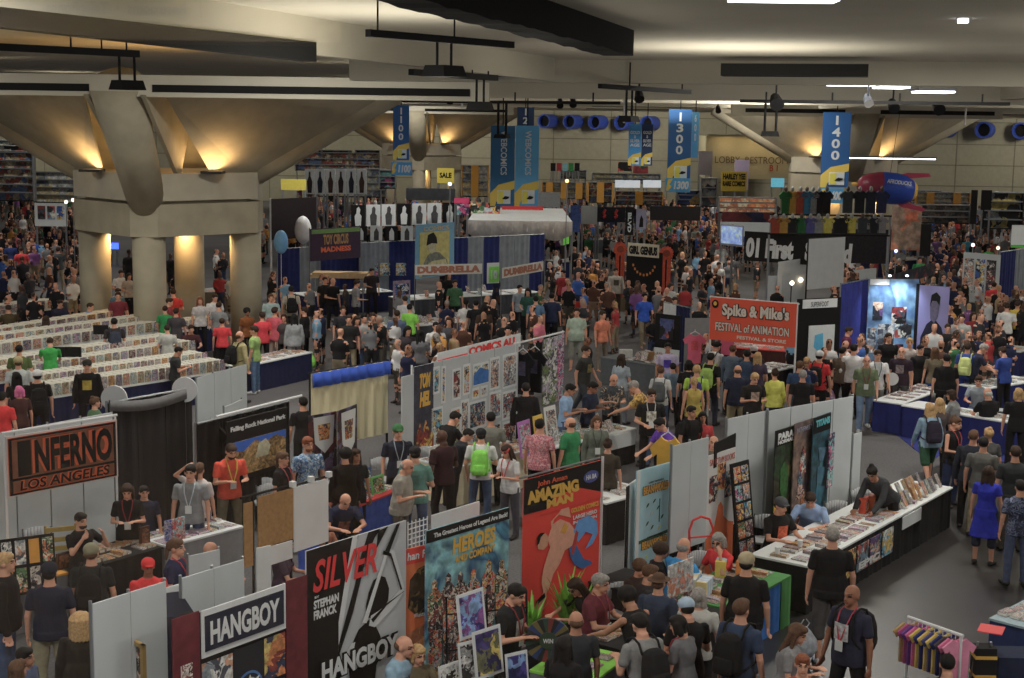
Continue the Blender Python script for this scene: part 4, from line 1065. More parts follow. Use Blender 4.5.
# light blue stand-up banner
B = Board('roll_up_banner', 'light blue roll-up banner of small line drawings under orange lettering', 'banner', (636, 471), (669, 462), 2.1, .08)
lb = mat((140, 178, 190), .6, .04); B.panel('banner', 0, 1, 0, 1, lb); B.panel('edge', 0, .1, 0, 1, wht, y=-.021, t=.004)
og = mat((222, 160, 50), .6, 0)
for v, h_ in ((.80, .07), (.38, .07)):
    B.text('LARRY MARDER\'S', .35, v + h_ + .01, .8, v + h_ + .025, ink, -.03); B.text('BEANWORLD', .18, v, .97, v + h_, ink, -.027, bold=.08); B.text('BEANWORLD', .19, v + .004, .96, v + h_ - .004, og, -.033, bold=.04)
gr = mat((40, 70, 50), .6, 0); yb = mat((190, 190, 70), .6, 0)
for (u, v) in ((.3, .7), (.5, .72), (.42, .63), (.62, .66), (.3, .56), (.75, .58), (.45, .52), (.68, .5), (.3, .3), (.6, .32), (.45, .24), (.75, .22), (.35, .16), (.6, .12)):
    B.poly('drawing', [(u, v), (u + .05, v + .008), (u + .09, v + .028), (u + .06, v + .03), (u + .02, v + .016)], random.choice((gr, yb, wht)), -.024)
B.poly('drawing', [(.1, .46), (.98, .48), (.98, .455), (.1, .435)], gr, -.024)
B.panel('drawing', .7, .72, .56, .74, gr, y=-.022, t=.004)
B = Board('leaning_board', 'dark-framed white board edge leaning beside the light blue roll-up banner', 'board', (626, 486), (637, 478), 1.9, .3)
B.panel('board', 0, 1, 0, 1, pw); B.panel('frame', -.1, .1, 0, 1, ink, y=-.02)
# yellow shirt
tee(668, 437, 2.35, .56, .95, mat((232, 176, 10), .85, .06), 'plain yellow shirt on a white hanger beside the light blue banner', face=-12)
B = partition('white partition behind the red hand truck, black below', (672, 446), (708, 437), 2.42, .75, 2)
B = partition('white partition rising behind the wire rack of comics', (727, 419), (768, 410), 2.5, .7, 2)
B = partition('white partition run behind the four tall book banners', (768, 411), (853, 396), 2.5, 0.0, 4)
B = partition('short white partition step at the aisle end of the banner wall', (853, 434), (861, 432), 1.75, 0.0, 1)
for lab, a, b, zt in (('black cloth half wall behind the seated blue-shirted bald person', (628, 545), (706, 512), .86), ('black cloth half wall behind the laughing red-shirted person', (706, 512), (775, 487), 1.05), ('black cloth half wall at the foot of the tall book banners', (826, 478), (850, 467), 1.05)):
    drape(lab, a, b, zt, 0, [bk] * 2, poles=False)
B = Board('poster_board', 'dark grey board peeking over the partition behind the bald head', 'board', (714, 443), (735, 433), 2.3, 1.9); B.panel('board', 0, 1, 0, 1, ink)
# publisher banner with orange paint
B = Board('roll_up_banner', 'white roll-up banner with book covers and an orange painted figure', 'banner', (707, 456), (735, 447), 2.12, .1)
B.panel('banner', 0, 1, 0, 1, mat((168, 166, 166), .6, .03)); B.text('SANCTUM BOOKS', .06, .915, .95, .965, mat((150, 60, 40), .6, 0), -.028)
for u0, v0, a_ in ((.08, .62, 5), (.36, .70, 6), (.63, .62, 3)):
    B.panel('book_cover', u0, u0 + .28, v0, v0 + .21, A(a_, 6), y=-.022, t=.006)
of = mat((204, 92, 40), .6, .1, 0, 5)
B.poly('painted_figure', [(0, 0), (0, .34), (.12, .36), (.30, .42), (.38, .52), (.42, .58), (.50, .60), (.58, .56), (.60, .48), (.80, .42), (.98, .40), (1, 0)], of, -.024)
B.poly('paint_drip', [(.62, .05), (.66, .30), (.74, .34), (.80, .30), (.74, .12)], mat((168, 66, 30), .6, 0), -.027)
# black rack of comics
B = Board('comic_rack', 'leaning black rack with twelve bagged comics between two banners', 'rack', (743, 466), (761, 461), 1.95, .1)
B.o.rotation_euler[0] = math.radians(-8)
B.panel('rack', 0, 1, 0, 1, ink, t=.03)
for r in range(6):
    for c in range(2): B.panel('comic', .10 + .42 * c, .46 + .42 * c, .03 + .16 * r, .165 + .16 * r, A(r * 2 + c, 8), y=-.031, t=.01)
# three tall book banners
for i, (a, b, zt, lab, pal, tl) in enumerate((((775, 431), (794, 425), 2.22, 'black and green book banner with white block title and skulls', ((14, 16, 16), (30, 60, 30), (20, 24, 22), (90, 80, 40)), 'PARA'),
        ((794, 424), (812, 418), 2.26, 'purple and brown painted banner between black and teal banners', ((60, 52, 66), (84, 70, 70), (116, 90, 76), (38, 34, 44)), ''),
        ((813, 418), (830, 412), 2.3, 'dark teal book banner nearest the aisle end of the white partition', ((16, 30, 36), (24, 80, 96), (14, 50, 62), (40, 110, 120)), 'TITANS'))):
    B = Board('roll_up_banner', lab, 'banner', a, b, zt, .1)
    B.panel('banner', 0, 1, 0, 1, art(pal, 2.0, i + 20, 'noise'))
    if i != 1: B.panel('header', 0, 1, .87, 1, ink, y=-.021, t=.004)
    if tl: B.text(tl, .1, .92, .92, .975, wht if i == 0 else mat((60, 150, 160), .5, 0), -.03, bold=.06)
    if i == 0:
        B.text('NORMAL', .1, .885, .92, .915, wht, -.03, bold=.05)
        B.poly('skull', [(.3, .10), (.3, .17), (.4, .21), (.6, .215), (.75, .18), (.78, .1), (.65, .06), (.45, .06)], mat((150, 150, 130), .6, .2, 0, 20), -.025)
        B.poly('figure_glow', [(.3, .50), (.28, .68), (.5, .74), (.72, .66), (.70, .48), (.5, .42)], mat((34, 76, 32), .6, .4, 0, 14), -.025)
        B.poly('side_lettering', [(.02, .0), (.02, .45), (.14, .4), (.14, 0)], yl, -.026)
    if i == 1:
        B.text('PATHFINDER', .1, .92, .92, .96, mat((130, 130, 150), .6, 0), -.03)
        for k, (u, v) in enumerate(((.5, .7), (.4, .5), (.6, .35), (.45, .2))): B.poly('painted_figure', [(u - .2, v - .12), (u - .1, v + .05), (u, v + .1), (u + .12, v + .04), (u + .2, v - .12)], A(k + 2, 7), -.024 - .002 * k)
    if i == 2:
        for k in range(4): B.poly('painted_shape', [(.1 + .1 * k, .1 + .18 * k), (.3, .3 + .15 * k), (.8, .25 + .16 * k), (.6, .12 + .17 * k)], mat((30 + 10 * k, 90, 110), .6, .3, 0, 6), -.024 - .002 * k)
B = Board('poster', 'small magenta and yellow poster on the partition beside the teal banner', 'poster', (829, 434), (834, 432), 1.95, 1.0); B.panel('sheet', 0, 1, 0, 1, A(8, 6))
# red hand truck
p = G(704, 518, 1.3); ht = empty('hand_truck', 'red tubular hand truck against the white partition', 'hand truck', (p.x, p.y, 0), math.radians(20))
redm = mat((186, 30, 26), .4, .05)
for s_ in (-1, 1): MB().path([(s_ * .2, .0, .1), (s_ * .2, .08, 1.1), (s_ * .14, .09, 1.25), (0, .09, 1.3)], .018, 8).build('rail', redm, ht)
for z in (.3, .7, 1.0): MB().tube((-.2, .03, z), (.2, .03, z), .014).build('crossbar', redm, ht)
MB().box(-.22, .22, -.22, 0, .02, .04).build('toe_plate', redm, ht)
for s_ in (-1, 1): MB().tube((s_ * .24, .08, .12), (s_ * .28, .08, .12), .12, n=16).build('wheel', bk, ht)
# ---------------------------------------------------- long black-draped table by the aisle
TB = Table('long table in black cloth with a white top strewn with books along the aisle', (808, 566), (952, 487), .95, pw, bk)
Bm = TB.w
for i in range(5):
    u0 = .12 + i * .085
    o = MB().box(u0 * Bm, (u0 + .075) * Bm, -.035, -.022, .22, .66).build('hanging_poster', A((5, 6, 2, 3, 7)[i], 5), TB.o)
MB().box(.60 * Bm, .74 * Bm, -.035, -.022, .50, .72).build('hanging_sign', pw, TB.o)
text(TB.o, 'EPIC', .30 * Bm, .25, .14 * Bm, .12, -.04, wht, bold=.05)
scatter(TB, 52, .02, .62, .05, .75, 'bright-covered book lying on the long black table beside the aisle', 'books laid on the long black table')
scatter(TB, 30, .64, .98, .05, .7, 'book propped at the aisle end of the long black table', 'books propped on the long black table', standing=.6)
for i, (u, v, col) in enumerate(((.56, .6, (190, 60, 30)), (.6, .55, (150, 70, 40)), (.68, .6, (30, 110, 50)), (.70, .35, (120, 190, 30)))):
    p = TB.at(u, v, .001)
    b_ = empty('display_box', ('orange box of leaflets on the long black table', 'brown box of leaflets on the long black table', 'dark green box on the long black table', 'lime green leaflet box on the long black table')[i], 'box', p, TB.rz + .2)
    MB().box(-.12, .12, -.06, .06, 0, .26 if i < 3 else .06).build('box', mat(col, .6, .05), b_); MB().box(-.10, .10, -.065, -.06, .04, .2 if i < 3 else .05).build('front_print', A(i, 9), b_)
# white cup
for (u, v, lab) in ((.12, .5, 'white paper cup on the long black table by the seated people'), (.03, .62, 'black and white drink cup at the near corner of the long table')):
    p = TB.at(u, v, .001); c_ = empty('paper_cup', lab, 'cup', p); MB().tube((0, 0, 0), (0, 0, .13), .032, .042, 14).build('cup', pw, c_); MB().tube((0, 0, .13), (0, 0, .14), .045, n=14).build('lid', pw, c_)
for x, y, z, f_, lab in ((846, 477, .84, 20, 'grey folding chair in front of the teal banner'), (866, 490, .84, 30, 'grey folding chair beside the leaning person in grey'), (841, 503, .84, 25, 'grey folding chair next to the person in the light blue shirt'), (765, 517, .84, -10, 'grey folding chair behind the person in the printed black shirt'),
                          (713, 527, .84, 20, 'grey folding chair behind the laughing red-shirted person'), (704, 554, .84, 40, 'grey folding chair beside the bald person in bright blue'), (454, 629, .84, 0, 'grey folding chair in front of the orange banner'),
                          (622, 586, .84, 5, 'grey folding chair beside the person in the maroon polo'), (427, 448, .84, 0, 'grey folding chair beneath the flame poster'), (382, 459, .84, 5, 'grey folding chair beside the person in the green cap'),
                          (334, 463, .84, 70, 'grey folding chair behind the person in fur'), (265, 480, .84, 10, 'grey folding chair behind the brown board'), (38, 530, .84, 5, 'grey folding chair behind the board of covers'), (1000, 394, .84, 90, 'grey folding chair beside the seated bald person'),
                          (940, 390, .84, 180, 'grey folding chair tucked under the blue-draped table'), (270, 486, .84, 10, 'second grey folding chair behind the brown board'), (305, 425, .84, 0, 'grey folding chair by the dark hanging posters')):
    chair(x, y, z, f_, lab)
p = G(832, 484, .5); tag(MB().box(p.x - .15, p.x + .15, p.y - .12, p.y + .12, 0, .5).build('cardboard_box', mat((150, 112, 70), .8, .1)), 'tall tan cardboard box under the teal banner', 'box')
p = G(688, 540, .35); tag(MB().box(p.x - .15, p.x + .15, p.y - .12, p.y + .12, 0, .35).build('cardboard_box', mat((150, 112, 70), .8, .1)), 'small tan cardboard box beside the red hand truck', 'box')
# ---------------------------------------------------- green, blue and black tables in the near row
grn = mat((52, 112, 52), .8, .08); blu = mat((30, 96, 170), .8, .08); lime = mat((110, 180, 40), .7, .06)
T7 = Table('table under green and blue cloth piled with paperbacks by the plastic-bag carrier', (730, 609), (790, 575), .95, grn, blu)
skirt_mesh(.3, .95, .73).build('cloth_end', grn, T7.o, True).location = (T7.w - .28, -.012, 0)
T8 = Table('black-topped table in front of the diving figure banner', (640, 655), (726, 611), .9, bk, bk)
T9 = Table('lime-topped table of pink flyers by the colourful prize wheel', (590, 683), (628, 655), .8, lime, gy)
scatter(T9, 6, .1, .9, .1, .9, 'pink and grey flyer stack on the lime table', 'flyers on the lime table', [8, 9])
for (TT, n, u0, u1, lab, grp) in ((T7, 30, .03, .97, 'paperback on the green-clothed table', 'paperbacks on the green table'), (T8, 30, .04, .96, 'comic on the black-topped table below the diving figure', 'comics on the near black table')):
    scatter(TT, n, u0, u1, .2, .95, lab, grp)
def box_books(T, u, v, n, rz, label, group, cols):
    """a rank of upright books"""
    for k in range(n):
        p = T.at(u, v, .001) + Vector((math.cos(T.rz + rz), math.sin(T.rz + rz), 0)) * (.05 * k)
        o = MB().box(-.02, .02, -.075, .075, 0, .23).build('book', mat(random.choice(cols), .6, .05)); o.location = p; o.rotation_euler = (0, 0, T.rz + rz); tag(o, label, 'book', group)
cw = [(196, 196, 190), (182, 186, 190), (150, 170, 190), (200, 180, 120)]
box_books(T7, .1, .75, 9, .3, 'upright white-spined book at the near end of the green table', 'upright books on the green table', cw)
box_books(T7, .08, .55, 7, .2, 'upright pale book in the second rank of the green table', 'second rank of upright books', cw)
box_books(T7, .62, .8, 8, .35, 'upright pale blue book behind the person in the beige cap', 'pale books behind the beige cap', [(120, 170, 200), (196, 196, 190), (206, 180, 60)])
box_books(T7, .72, .55, 7, .3, 'upright orange and yellow book behind the person in the beige cap', 'orange books behind the beige cap', [(200, 80, 30), (206, 120, 40), (196, 170, 60), (150, 40, 30)])
B = Board('poster_rack', 'wire rack of printed cards and a drawn poster standing on the near table', 'rack', (668, 566), (694, 556), 1.65, .8); 
for c in range(3):
    B.panel('card', .05 + .3 * c, .32 + .3 * c, .02, .48, A(c + 3, 8))
B.panel('poster', .0, .95, .5, 1, art(((180, 180, 178), (150, 150, 160), (196, 120, 90)), 5, 9)); B.rail(.0, .01, m=grey_metal); B.pole(.5, .01, zb=-.02, top=-.02)
# prize wheel
p = G(548, 640, 1.2); wh = empty('prize_wheel', 'dark prize wheel with coloured spokes on a stand beside the seated dark-haired person', 'prize wheel', (p.x, p.y, 0), 0)
for k in range(24):
    a0, a1 = 2 * PI * k / 24, 2 * PI * (k + 1) / 24
    MB().plate([(.1 * math.cos(a0), 1.2 + .1 * math.sin(a0)), (.27 * math.cos(a0), 1.2 + .27 * math.sin(a0)), (.27 * math.cos(a1), 1.2 + .27 * math.sin(a1)), (.1 * math.cos(a1), 1.2 + .1 * math.sin(a1))], -.02, .02).build('wheel_segment', mat(((36, 60, 50), (26, 30, 34), (90, 80, 40), (30, 50, 90), (30, 34, 36), (100, 40, 36))[k % 6], .5, .05), wh)
MB().plate([(.105 * math.cos(t * PI / 10), 1.2 + .105 * math.sin(t * PI / 10)) for t in range(20)], -.03, .03).build('hub', mat((44, 60, 44), .5, .1), wh)
MB().tube((0, .05, 0), (0, .05, 1.2), .03).build('stand', bk, wh)
text(wh, 'WIN', -.06, 1.17, .12, .055, -.031, wht, bold=.03)
# white-bordered prints on easel
for i, (x0, y0, x1, y1, zt, zb, lab) in enumerate(((460, 597, 487, 588, 1.9, 1.38, 'white-bordered print of a purple hero scene, topmost on the rack'), (476, 634, 504, 625, 1.55, 1.0, 'white-bordered print with a golden figure in the middle of the rack'), (461, 645, 480, 640, 1.45, .95, 'grey monochrome print beside the golden print'),
        (508, 656, 530, 651, 1.3, .8, 'white-bordered print of a blue caped figure at the bottom edge'), (441, 668, 462, 661, 1.2, .8, 'white print with black brush lettering at the bottom edge'))):
    B = Board('art_print', lab, 'print', (x0, y0), (x1, y1), zt, zb, tilt=math.radians(-8))
    B.panel('border', 0, 1, 0, 1, wht, t=.012); B.panel('picture', .09, .91, .07, .93, (art(((70, 60, 140), (110, 150, 200), (40, 30, 90), (120, 60, 130)), 4, 1), art(((60, 50, 110), (180, 160, 50), (90, 90, 60), (40, 36, 80)), 4, 2), art(((120, 120, 120), (40, 40, 42), (170, 170, 168)), 6, 3), art(((60, 50, 130), (30, 40, 90), (100, 140, 190)), 4, 6), art(((170, 170, 168), (20, 20, 22), (170, 170, 168)), 8, 8))[i], y=-.012, t=.006)
rk = G(488, 660, .9); r_ = empty('print_rack', 'black wire rack holding the white-bordered prints', 'rack', (rk.x, rk.y + .25, 0), .3)
for x in (-.5, 0, .5): MB().tube((x, 0, 0), (x, .1, 1.6), .012).build('upright', bk, r_)
for z in (.5, .95, 1.4): MB().tube((-.5, .05, z), (.5, .05, z), .01).build('crossbar', bk, r_)
# potted fronds before the red banner
fern = mat((96, 150, 36), .6, .2, 0, 10)
for i, (x, y, s) in enumerate(((532, 600, .8), (566, 588, 1.0), (583, 590, .9))):
    p = G(x, y, 1.0); f_ = empty('potted_plant', ('bushy green plant at the near foot of the red banner', 'tall green plant rising before the red banner', 'leafy green plant at the far foot of the red banner')[i], 'plant', (p.x, p.y, 0))
    MB().tube((0, 0, 0), (0, 0, .3), .14, .17, 14).build('pot', bk, f_)
    mb = MB(); rnd = random.Random(i)
    for k in range(34):
        a_ = rnd.uniform(0, 2 * PI); r0 = rnd.uniform(.12, .34) * s; h_ = rnd.uniform(.55, 1.0) * s * 1.1
        ux, uy = math.cos(a_), math.sin(a_); px_, py_ = -uy, ux; pts = []
        for j in range(5):
            t = j / 4; wd_ = .06 * math.sin(PI * min(.98, t + .12)); c_ = (ux * r0 * t * t, uy * r0 * t * t, .3 + h_ * t - .12 * t * t)
            pts += [(c_[0] - px_ * wd_, c_[1] - py_ * wd_, c_[2]), (c_[0] + px_ * wd_, c_[1] + py_ * wd_, c_[2])]
        mb.add(pts, [(2 * j, 2 * j + 1, 2 * j + 3, 2 * j + 2) for j in range(4)])
    mb.build('foliage', fern, f_)
# ---------------------------------------------------- right edge
TR = Table('blue-clothed table at the bottom edge with pale leaflets', (990, 618), (1060, 636), 1.6, mat((120, 140, 150), .7, .1), mat((30, 44, 82), .85, .1))
scatter(TR, 10, .02, .5, .1, .9, 'pale leaflet on the blue-clothed table at the bottom edge', 'leaflets on the blue table', [9, 2])
p = G(908, 617, 1.5); q = G(963, 636, 1.5)
rk = empty('clothes_rail', 'white rolling clothes rail hung with small bright shirts', 'clothes rail', (p.x, p.y, 0), math.atan2(q.y - p.y, q.x - p.x)); Lr = (q - p).length
MB().tube((0, 0, 1.5), (Lr, 0, 1.5), .022).build('rail', white_metal, rk)
for x in (.02, Lr - .02): MB().tube((x, 0, .05), (x, 0, 1.5), .016).build('upright', white_metal, rk); MB().tube((x, -.25, .05), (x, .25, .05), .016).build('foot', white_metal, rk)
rc = [(150, 120, 70), (150, 60, 110), (90, 50, 120), (180, 80, 130), (190, 160, 60), (30, 40, 100), (180, 150, 70), (60, 60, 110), (190, 160, 70), (30, 40, 90), (60, 50, 60), (180, 90, 130), (190, 110, 140)]
for k, c_ in enumerate(rc):
    pp = p.lerp(q, (k + .6) / (len(rc) + .3)); o = empty('hanging_shirt', 'small %s shirt on the white rolling rail' % ('tan', 'magenta', 'purple', 'pink', 'yellow', 'navy', 'mustard', 'slate blue', 'gold', 'dark blue', 'brown', 'rose', 'pale pink')[k], 'shirt', (pp.x, pp.y, .97), math.atan2(q.y - p.y, q.x - p.x) + math.radians(65))
    MB().plate([((u - .5) * .42, v * .48) for u, v in TEE], -.015, .015).build('cloth', mat(c_, .85, .1), o); MB().tube((0, 0, .46), (0, 0, .53), .006).build('hanger', white_metal, o)
B = Board('notice_card', 'bright red card fixed above the black equipment at the bottom edge', 'card', (977, 630), (1002, 634), 1.35, 1.33); 
MB().box(0, B.w, 0, .3, 0, .012).build('card', mat((206, 44, 48), .6, 0), B.o)
p = G(984, 650, 1.2); sb = empty('equipment_stand', 'black equipment stand with yellow bands and wire shelves at the bottom edge', 'stand', (p.x, p.y, 0), 0)
MB().box(-.12, .12, -.1, .1, 0, 1.25).build('case', bk, sb); MB().box(-.125, .125, -.105, .105, 1.12, 1.16).build('band', yl, sb); MB().box(-.125, .125, -.105, .105, .9, .93).build('band', yl, sb)
for x in (-.25, .25): MB().tube((x, 0, 0), (x * .3, 0, 1.3), .015).build('leg', grey_metal, sb)
tag(MB().box(G(1010, 660, 1).x - .2, G(1010, 660, 1).x + .25, G(1010, 660, 1).y - .2, G(1010, 660, 1).y + .2, 0, 1.1).build('covered_cart', mat((24, 32, 56), .9, .15)), 'cart under a dark blue cloth beside the equipment stand', 'cart')
# ---------------------------------------------------- blue tables upper right
T1 = Table('blue-draped table facing the aisle with a white top and leaflets', (902, 405), (1014, 423), .8, pw, mat((26, 34, 92), .85, .12, 0, 5))
T1b = Table('blue-draped side table running back from the aisle corner', (903, 404), (950, 386), .75, pw, mat((26, 34, 92), .85, .12, 0, 5))
T1c = Table('blue-draped table behind the seated pair with blue brochures', (985, 389), (1040, 380), .8, pw, mat((26, 34, 92), .85, .12, 0, 5))
scatter(T1, 14, .3, .98, .1, .8, 'leaflet on the blue-draped aisle table', 'leaflets on the blue aisle table', [1, 7, 9]); scatter(T1b, 12, .1, .9, .1, .9, 'pale brochure on the blue side table', 'brochures on the blue side table', [9, 2])
scatter(T1c, 14, .1, .9, .1, .9, 'blue brochure on the blue-draped table behind the seated pair', 'blue brochures', [7, 1])
# ------------------------------------------------------------------ left: drapes, signs and tables
B = partition('white partition run under the orange and black framed sign', (-60, 444), (112, 412), 2.4, 0, 5)
B = Board('framed_sign', 'black and orange lettered sign slung from a pole in front of white panels', 'sign', (5, 437), (116, 419), 2.62, 1.72)
B.o.rotation_euler[1] = 0
B.panel('border', 0, 1, 0, 1, mat((172, 160, 156), .6, .03)); B.panel('ground', .012, .985, .03, .97, mat((196, 74, 36), .6, .05), y=-.021, t=.006)
br = mat((108, 66, 48), .7, .12); B.panel('inner_ground', .045, .955, .30, .92, br, y=-.028, t=.006); B.panel('inner_ground', .045, .955, .07, .26, br, y=-.028, t=.006)
for u0, u1, v0, v1 in ((.015, .98, .26, .30), (.015, .98, .93, .965), (.015, .98, .03, .06), (.015, .04, .03, .965), (.958, .98, .03, .965)): B.panel('rule', u0, u1, v0, v1, ink, y=-.036, t=.006)
oo = mat((204, 84, 40), .6, 0)
B.text('I', .09, .32, .205, .90, ink, -.036, bold=.06)
B.text('NFERNO', .215, .33, .925, .90, oo, -.036, bold=.09); B.text('NFERNO', .235, .33, .94, .89, ink, -.046, bold=.04)
B.text('LOS ANGELES', .10, .075, .90, .26, oo, -.036, bold=.08, shear=.1); B.text('LOS ANGELES', .10, .085, .91, .25, ink, -.046, bold=.02, shear=.1)
B.rail(1.06, .02, m=white_metal); B.pole(.0, .02, m=white_metal); B.pole(1.0, .02, m=white_metal)
B = drape('large black cloth backdrop with a sagging grey hem between white discs', (108, 403), (192, 388), 2.55, .1, [mat((22, 23, 26), .9, .15, 0, 3)] * 3)
mb = MB(); n = 12
for k in range(n):
    x0, x1 = B.w * k / n, B.w * (k + 1) / n; s_ = lambda x: -.10 * math.sin(PI * x / B.w)
    vs = [(x0, -.06, B.h + s_(x0) - .13), (x1, -.06, B.h + s_(x1) - .13), (x1, -.06, B.h + s_(x1) + .05), (x0, -.06, B.h + s_(x0) + .05), (x0, -.02, B.h + s_(x0) - .13), (x1, -.02, B.h + s_(x1) - .13), (x1, -.02, B.h + s_(x1) + .05), (x0, -.02, B.h + s_(x0) + .05)]
    mb.add(vs, [(0, 1, 2, 3), (7, 6, 5, 4), (3, 2, 6, 7), (4, 5, 1, 0)])
mb.build('hem', mat((84, 84, 86), .8, .1), B.o, True)
for x, y, lab in ((112, 400, 'white reflector disc at the near top corner of the black backdrop'), (183, 391, 'white reflector disc at the far top corner of the black backdrop')):
    p = G(x, y, 2.55); o = empty('reflector_disc', lab, 'reflector', (p.x, p.y + .12, 2.55), 0)
    MB().tube((0, 0, 0), (0, .03, 0), .22, n=28).build('disc', wht, o); MB().tube((0, .02, -2.55), (0, .02, 0), .015).build('stand', grey_metal, o)
B = partition('white partition run beyond the black backdrop beside the aisle', (196, 378), (246, 364), 2.0, 0, 3)
B = partition('small white panel on a pole at the aisle corner of the far partition', (224, 407), (242, 399), 1.6, .9, 1)
# park sign booth
B = drape('black cloth booth wall with dark shirts hung beside a painted park sign', (197, 424), (289, 401), 2.1, 0, [mat((16, 16, 18), .9, .15)] * 4)
MB().tube((B.w * .08, -.25, B.h + .12), (B.w * 1.02, -.25, B.h + .12), .022).build('rail', white_metal, B.o)
B = Board('park_sign', 'black sign with a blue and gold landscape hung on the black booth wall', 'sign', (226, 422), (286, 407), 2.1, 1.02)
B.panel('board', 0, 1, 0, 1, ink); B.text('Falling Rock National Park', .05, .80, .97, .90, wht, -.03, bold=.05)
B.panel('landscape', .03, .97, .08, .64, art(((150, 110, 50), (190, 150, 80), (90, 64, 34), (170, 130, 60)), 5, 2, 'noise'), y=-.021, t=.006)
B.poly('sky', [(.03, .50), (.03, .64), (.97, .64), (.97, .50), (.8, .60), (.6, .52), (.45, .60), (.25, .46)], mat((40, 90, 180), .6, .08), -.028)
B.poly('rock', [(.45, .3), (.5, .52), (.62, .58), (.7, .45), (.66, .3)], mat((176, 168, 140), .6, .2, 0, 14), -.032)
for i, (x, y) in enumerate(((211, 424), (222, 421))):
    tee(x, y, 1.99, .62, .9, mat((14, 14, 16), .9, .1), ('black shirt with a dark figure print hung on the black booth wall', 'plain black shirt hung half behind the park sign')[i], face=-25, prt=mat((84, 60, 56), .7, .4, 0, 14) if i == 0 else None)
# cream curtain with blue band
B = drape('cream curtain with a bright blue band along its top between black poles', (311, 374), (388, 361), 2.42, .95, [mat((172, 163, 130), 1.0, .03, 0, 2, spec=.05)], poles=False)
o = drape_mesh(B.w, .27, amp=.04).build('band', mat((42, 76, 170), .85, .1, 0, 5), B.o, True); o.location = (0, -.06, B.h - .26)
B.pole(0, .025, m=bk); B.pole(1, .025, m=bk); B.rail(1.0, .022, m=bk)
for a, b, zt, zb, lab in (((308, 416), (336, 411), 2.2, 1.0, 'dark hanging poster with a white pennant before the cream curtain'), ((337, 411), (356, 404), 2.25, .8, 'dark figure poster with a teal pennant before the cream curtain')):
    B = Board('hanging_poster', lab, 'poster', a, b, zt, zb); B.panel('sheet', 0, 1, 0, 1, art(((26, 26, 32), (80, 30, 34), (40, 36, 44), (90, 80, 110)), 3, int(a[0])))
    B.poly('pennant', [(.15, .96), (.9, .96), (.85, .55), (.55, .42), (.2, .58)], pw, -.026); B.poly('pennant_print', [(.3, .85), (.75, .85), (.7, .62), (.35, .62)], A(int(b[0]), 8), -.031)
# cork and white boards in the front of the middle booth
B = Board('pin_board', 'brown pin board over a white strip on a black frame', 'board', (243, 501), (292, 488), 2.0, 1.05)
cork = mat((132, 98, 56), .85, .14, 0, 20)
B.panel('board', .28, 1, .22, 1, cork); B.panel('board', .0, .17, 0, .96, cork); B.panel('strip', .33, .98, -.08, .2, pw); B.pole(.22, .018, m=bk); B.pole(1.0, .018, m=bk); B.rail(1.04, .018, m=bk)
B = Board('white_board', 'plain white board on black poles beside the brown pin board', 'board', (292, 488), (328, 478), 2.0, 1.05); B.panel('board', .02, .98, 0, 1, pw); B.pole(1.0, .018, m=bk); B.rail(1.02, .018, m=bk)
for u in (.0, .5, 1): MB().box(B.w * u - .04, B.w * u + .04, -.05, .02, B.h * 1.02, B.h * 1.02 + .08).build('clip', pw, B.o)
B = Board('white_board', 'small blue board tucked under the plain white board', 'board', (298, 527), (318, 521), 1.3, .6); B.panel('board', 0, 1, 0, 1, mat((30, 76, 170), .7, .1))
B = Board('white_board', 'white display panel edge behind the seated dark-haired person', 'board', (256, 548), (270, 545), 1.5, .7); B.panel('board', 0, 1, 0, 1, pw)
# inferno booth table
TI = Table('black-draped table of orange art books under the framed sign', (72, 573), (162, 547), .8, bk, bk)
TI0 = Table('table under an orange runner with a board of cover prints', (-30, 592), (68, 572), .8, mat((206, 140, 30), .8, .1), gy)
TI2 = Table('grey-fronted table of pink flyers beside the orange-shirted person', (166, 546), (243, 526), .85, pw, mat((110, 112, 116), .8, .05))
scatter(TI, 24, .3, .98, .05, .95, 'open art book on the black table under the framed sign', 'art books under the framed sign', [6, 4, 0, 9])
scatter(TI2, 22, .02, .98, .05, .95, 'flyer or booklet on the grey-fronted table', 'flyers on the grey-fronted table', [9, 8, 4, 7])
B = Board('cover_board', 'black board holding two rows of framed cover prints', 'board', (-14, 543), (55, 534), 1.6, .82, tilt=math.radians(-6))
B.panel('board', 0, 1, 0, 1, ink)
for c in range(5):
    for r in range(2): B.panel('cover', .02 + .2 * c, .17 + .2 * c, .05 + .48 * r, .47 + .48 * r, (A(9, 5), A(5, 7), mat((206, 140, 30), .6, .1), art(((190, 190, 186), (40, 40, 44), (190, 190, 186)), 9, c), A(4, 7))[(c * 2 + r) % 5], y=-.021, t=.008)
for i, (u, w_, h_) in enumerate(((.22, .28, .3), (.03, .22, .24), (.93, .18, .3))):
    p = TI.at(u, .3, .001); o = empty('book_stand', ('dark brown picture case standing open on the black table', 'small dark case beside the orange runner', 'upright brown cover on the black table')[i], 'stand', p, TI.rz)
    MB().box(-w_ / 2, w_ / 2, 0, .04, 0, h_).build('case', mat((60, 36, 26), .7, .15), o); MB().box(-w_ / 2 + .03, w_ / 2 - .03, -.006, 0, .03, h_ - .03).build('picture', art(((90, 50, 30), (40, 26, 20), (120, 70, 40)), 6, i), o)
B = Board('picture_stand', 'pink and white heart print on a stand above the flyers', 'stand', (172, 519), (184, 516), 1.15, .8); B.panel('print', 0, 1, 0, 1, art(((190, 180, 180), (196, 60, 50), (120, 180, 190)), 9, 4))
B = Board('picture_stand', 'blue star print on a stand above the flyers', 'stand', (164, 521), (172, 519), 1.12, .8); B.panel('print', 0, 1, 0, 1, art(((120, 110, 170), (180, 180, 200), (60, 80, 150)), 9, 4))
chair_y = mat((130, 110, 50), .7, .1)
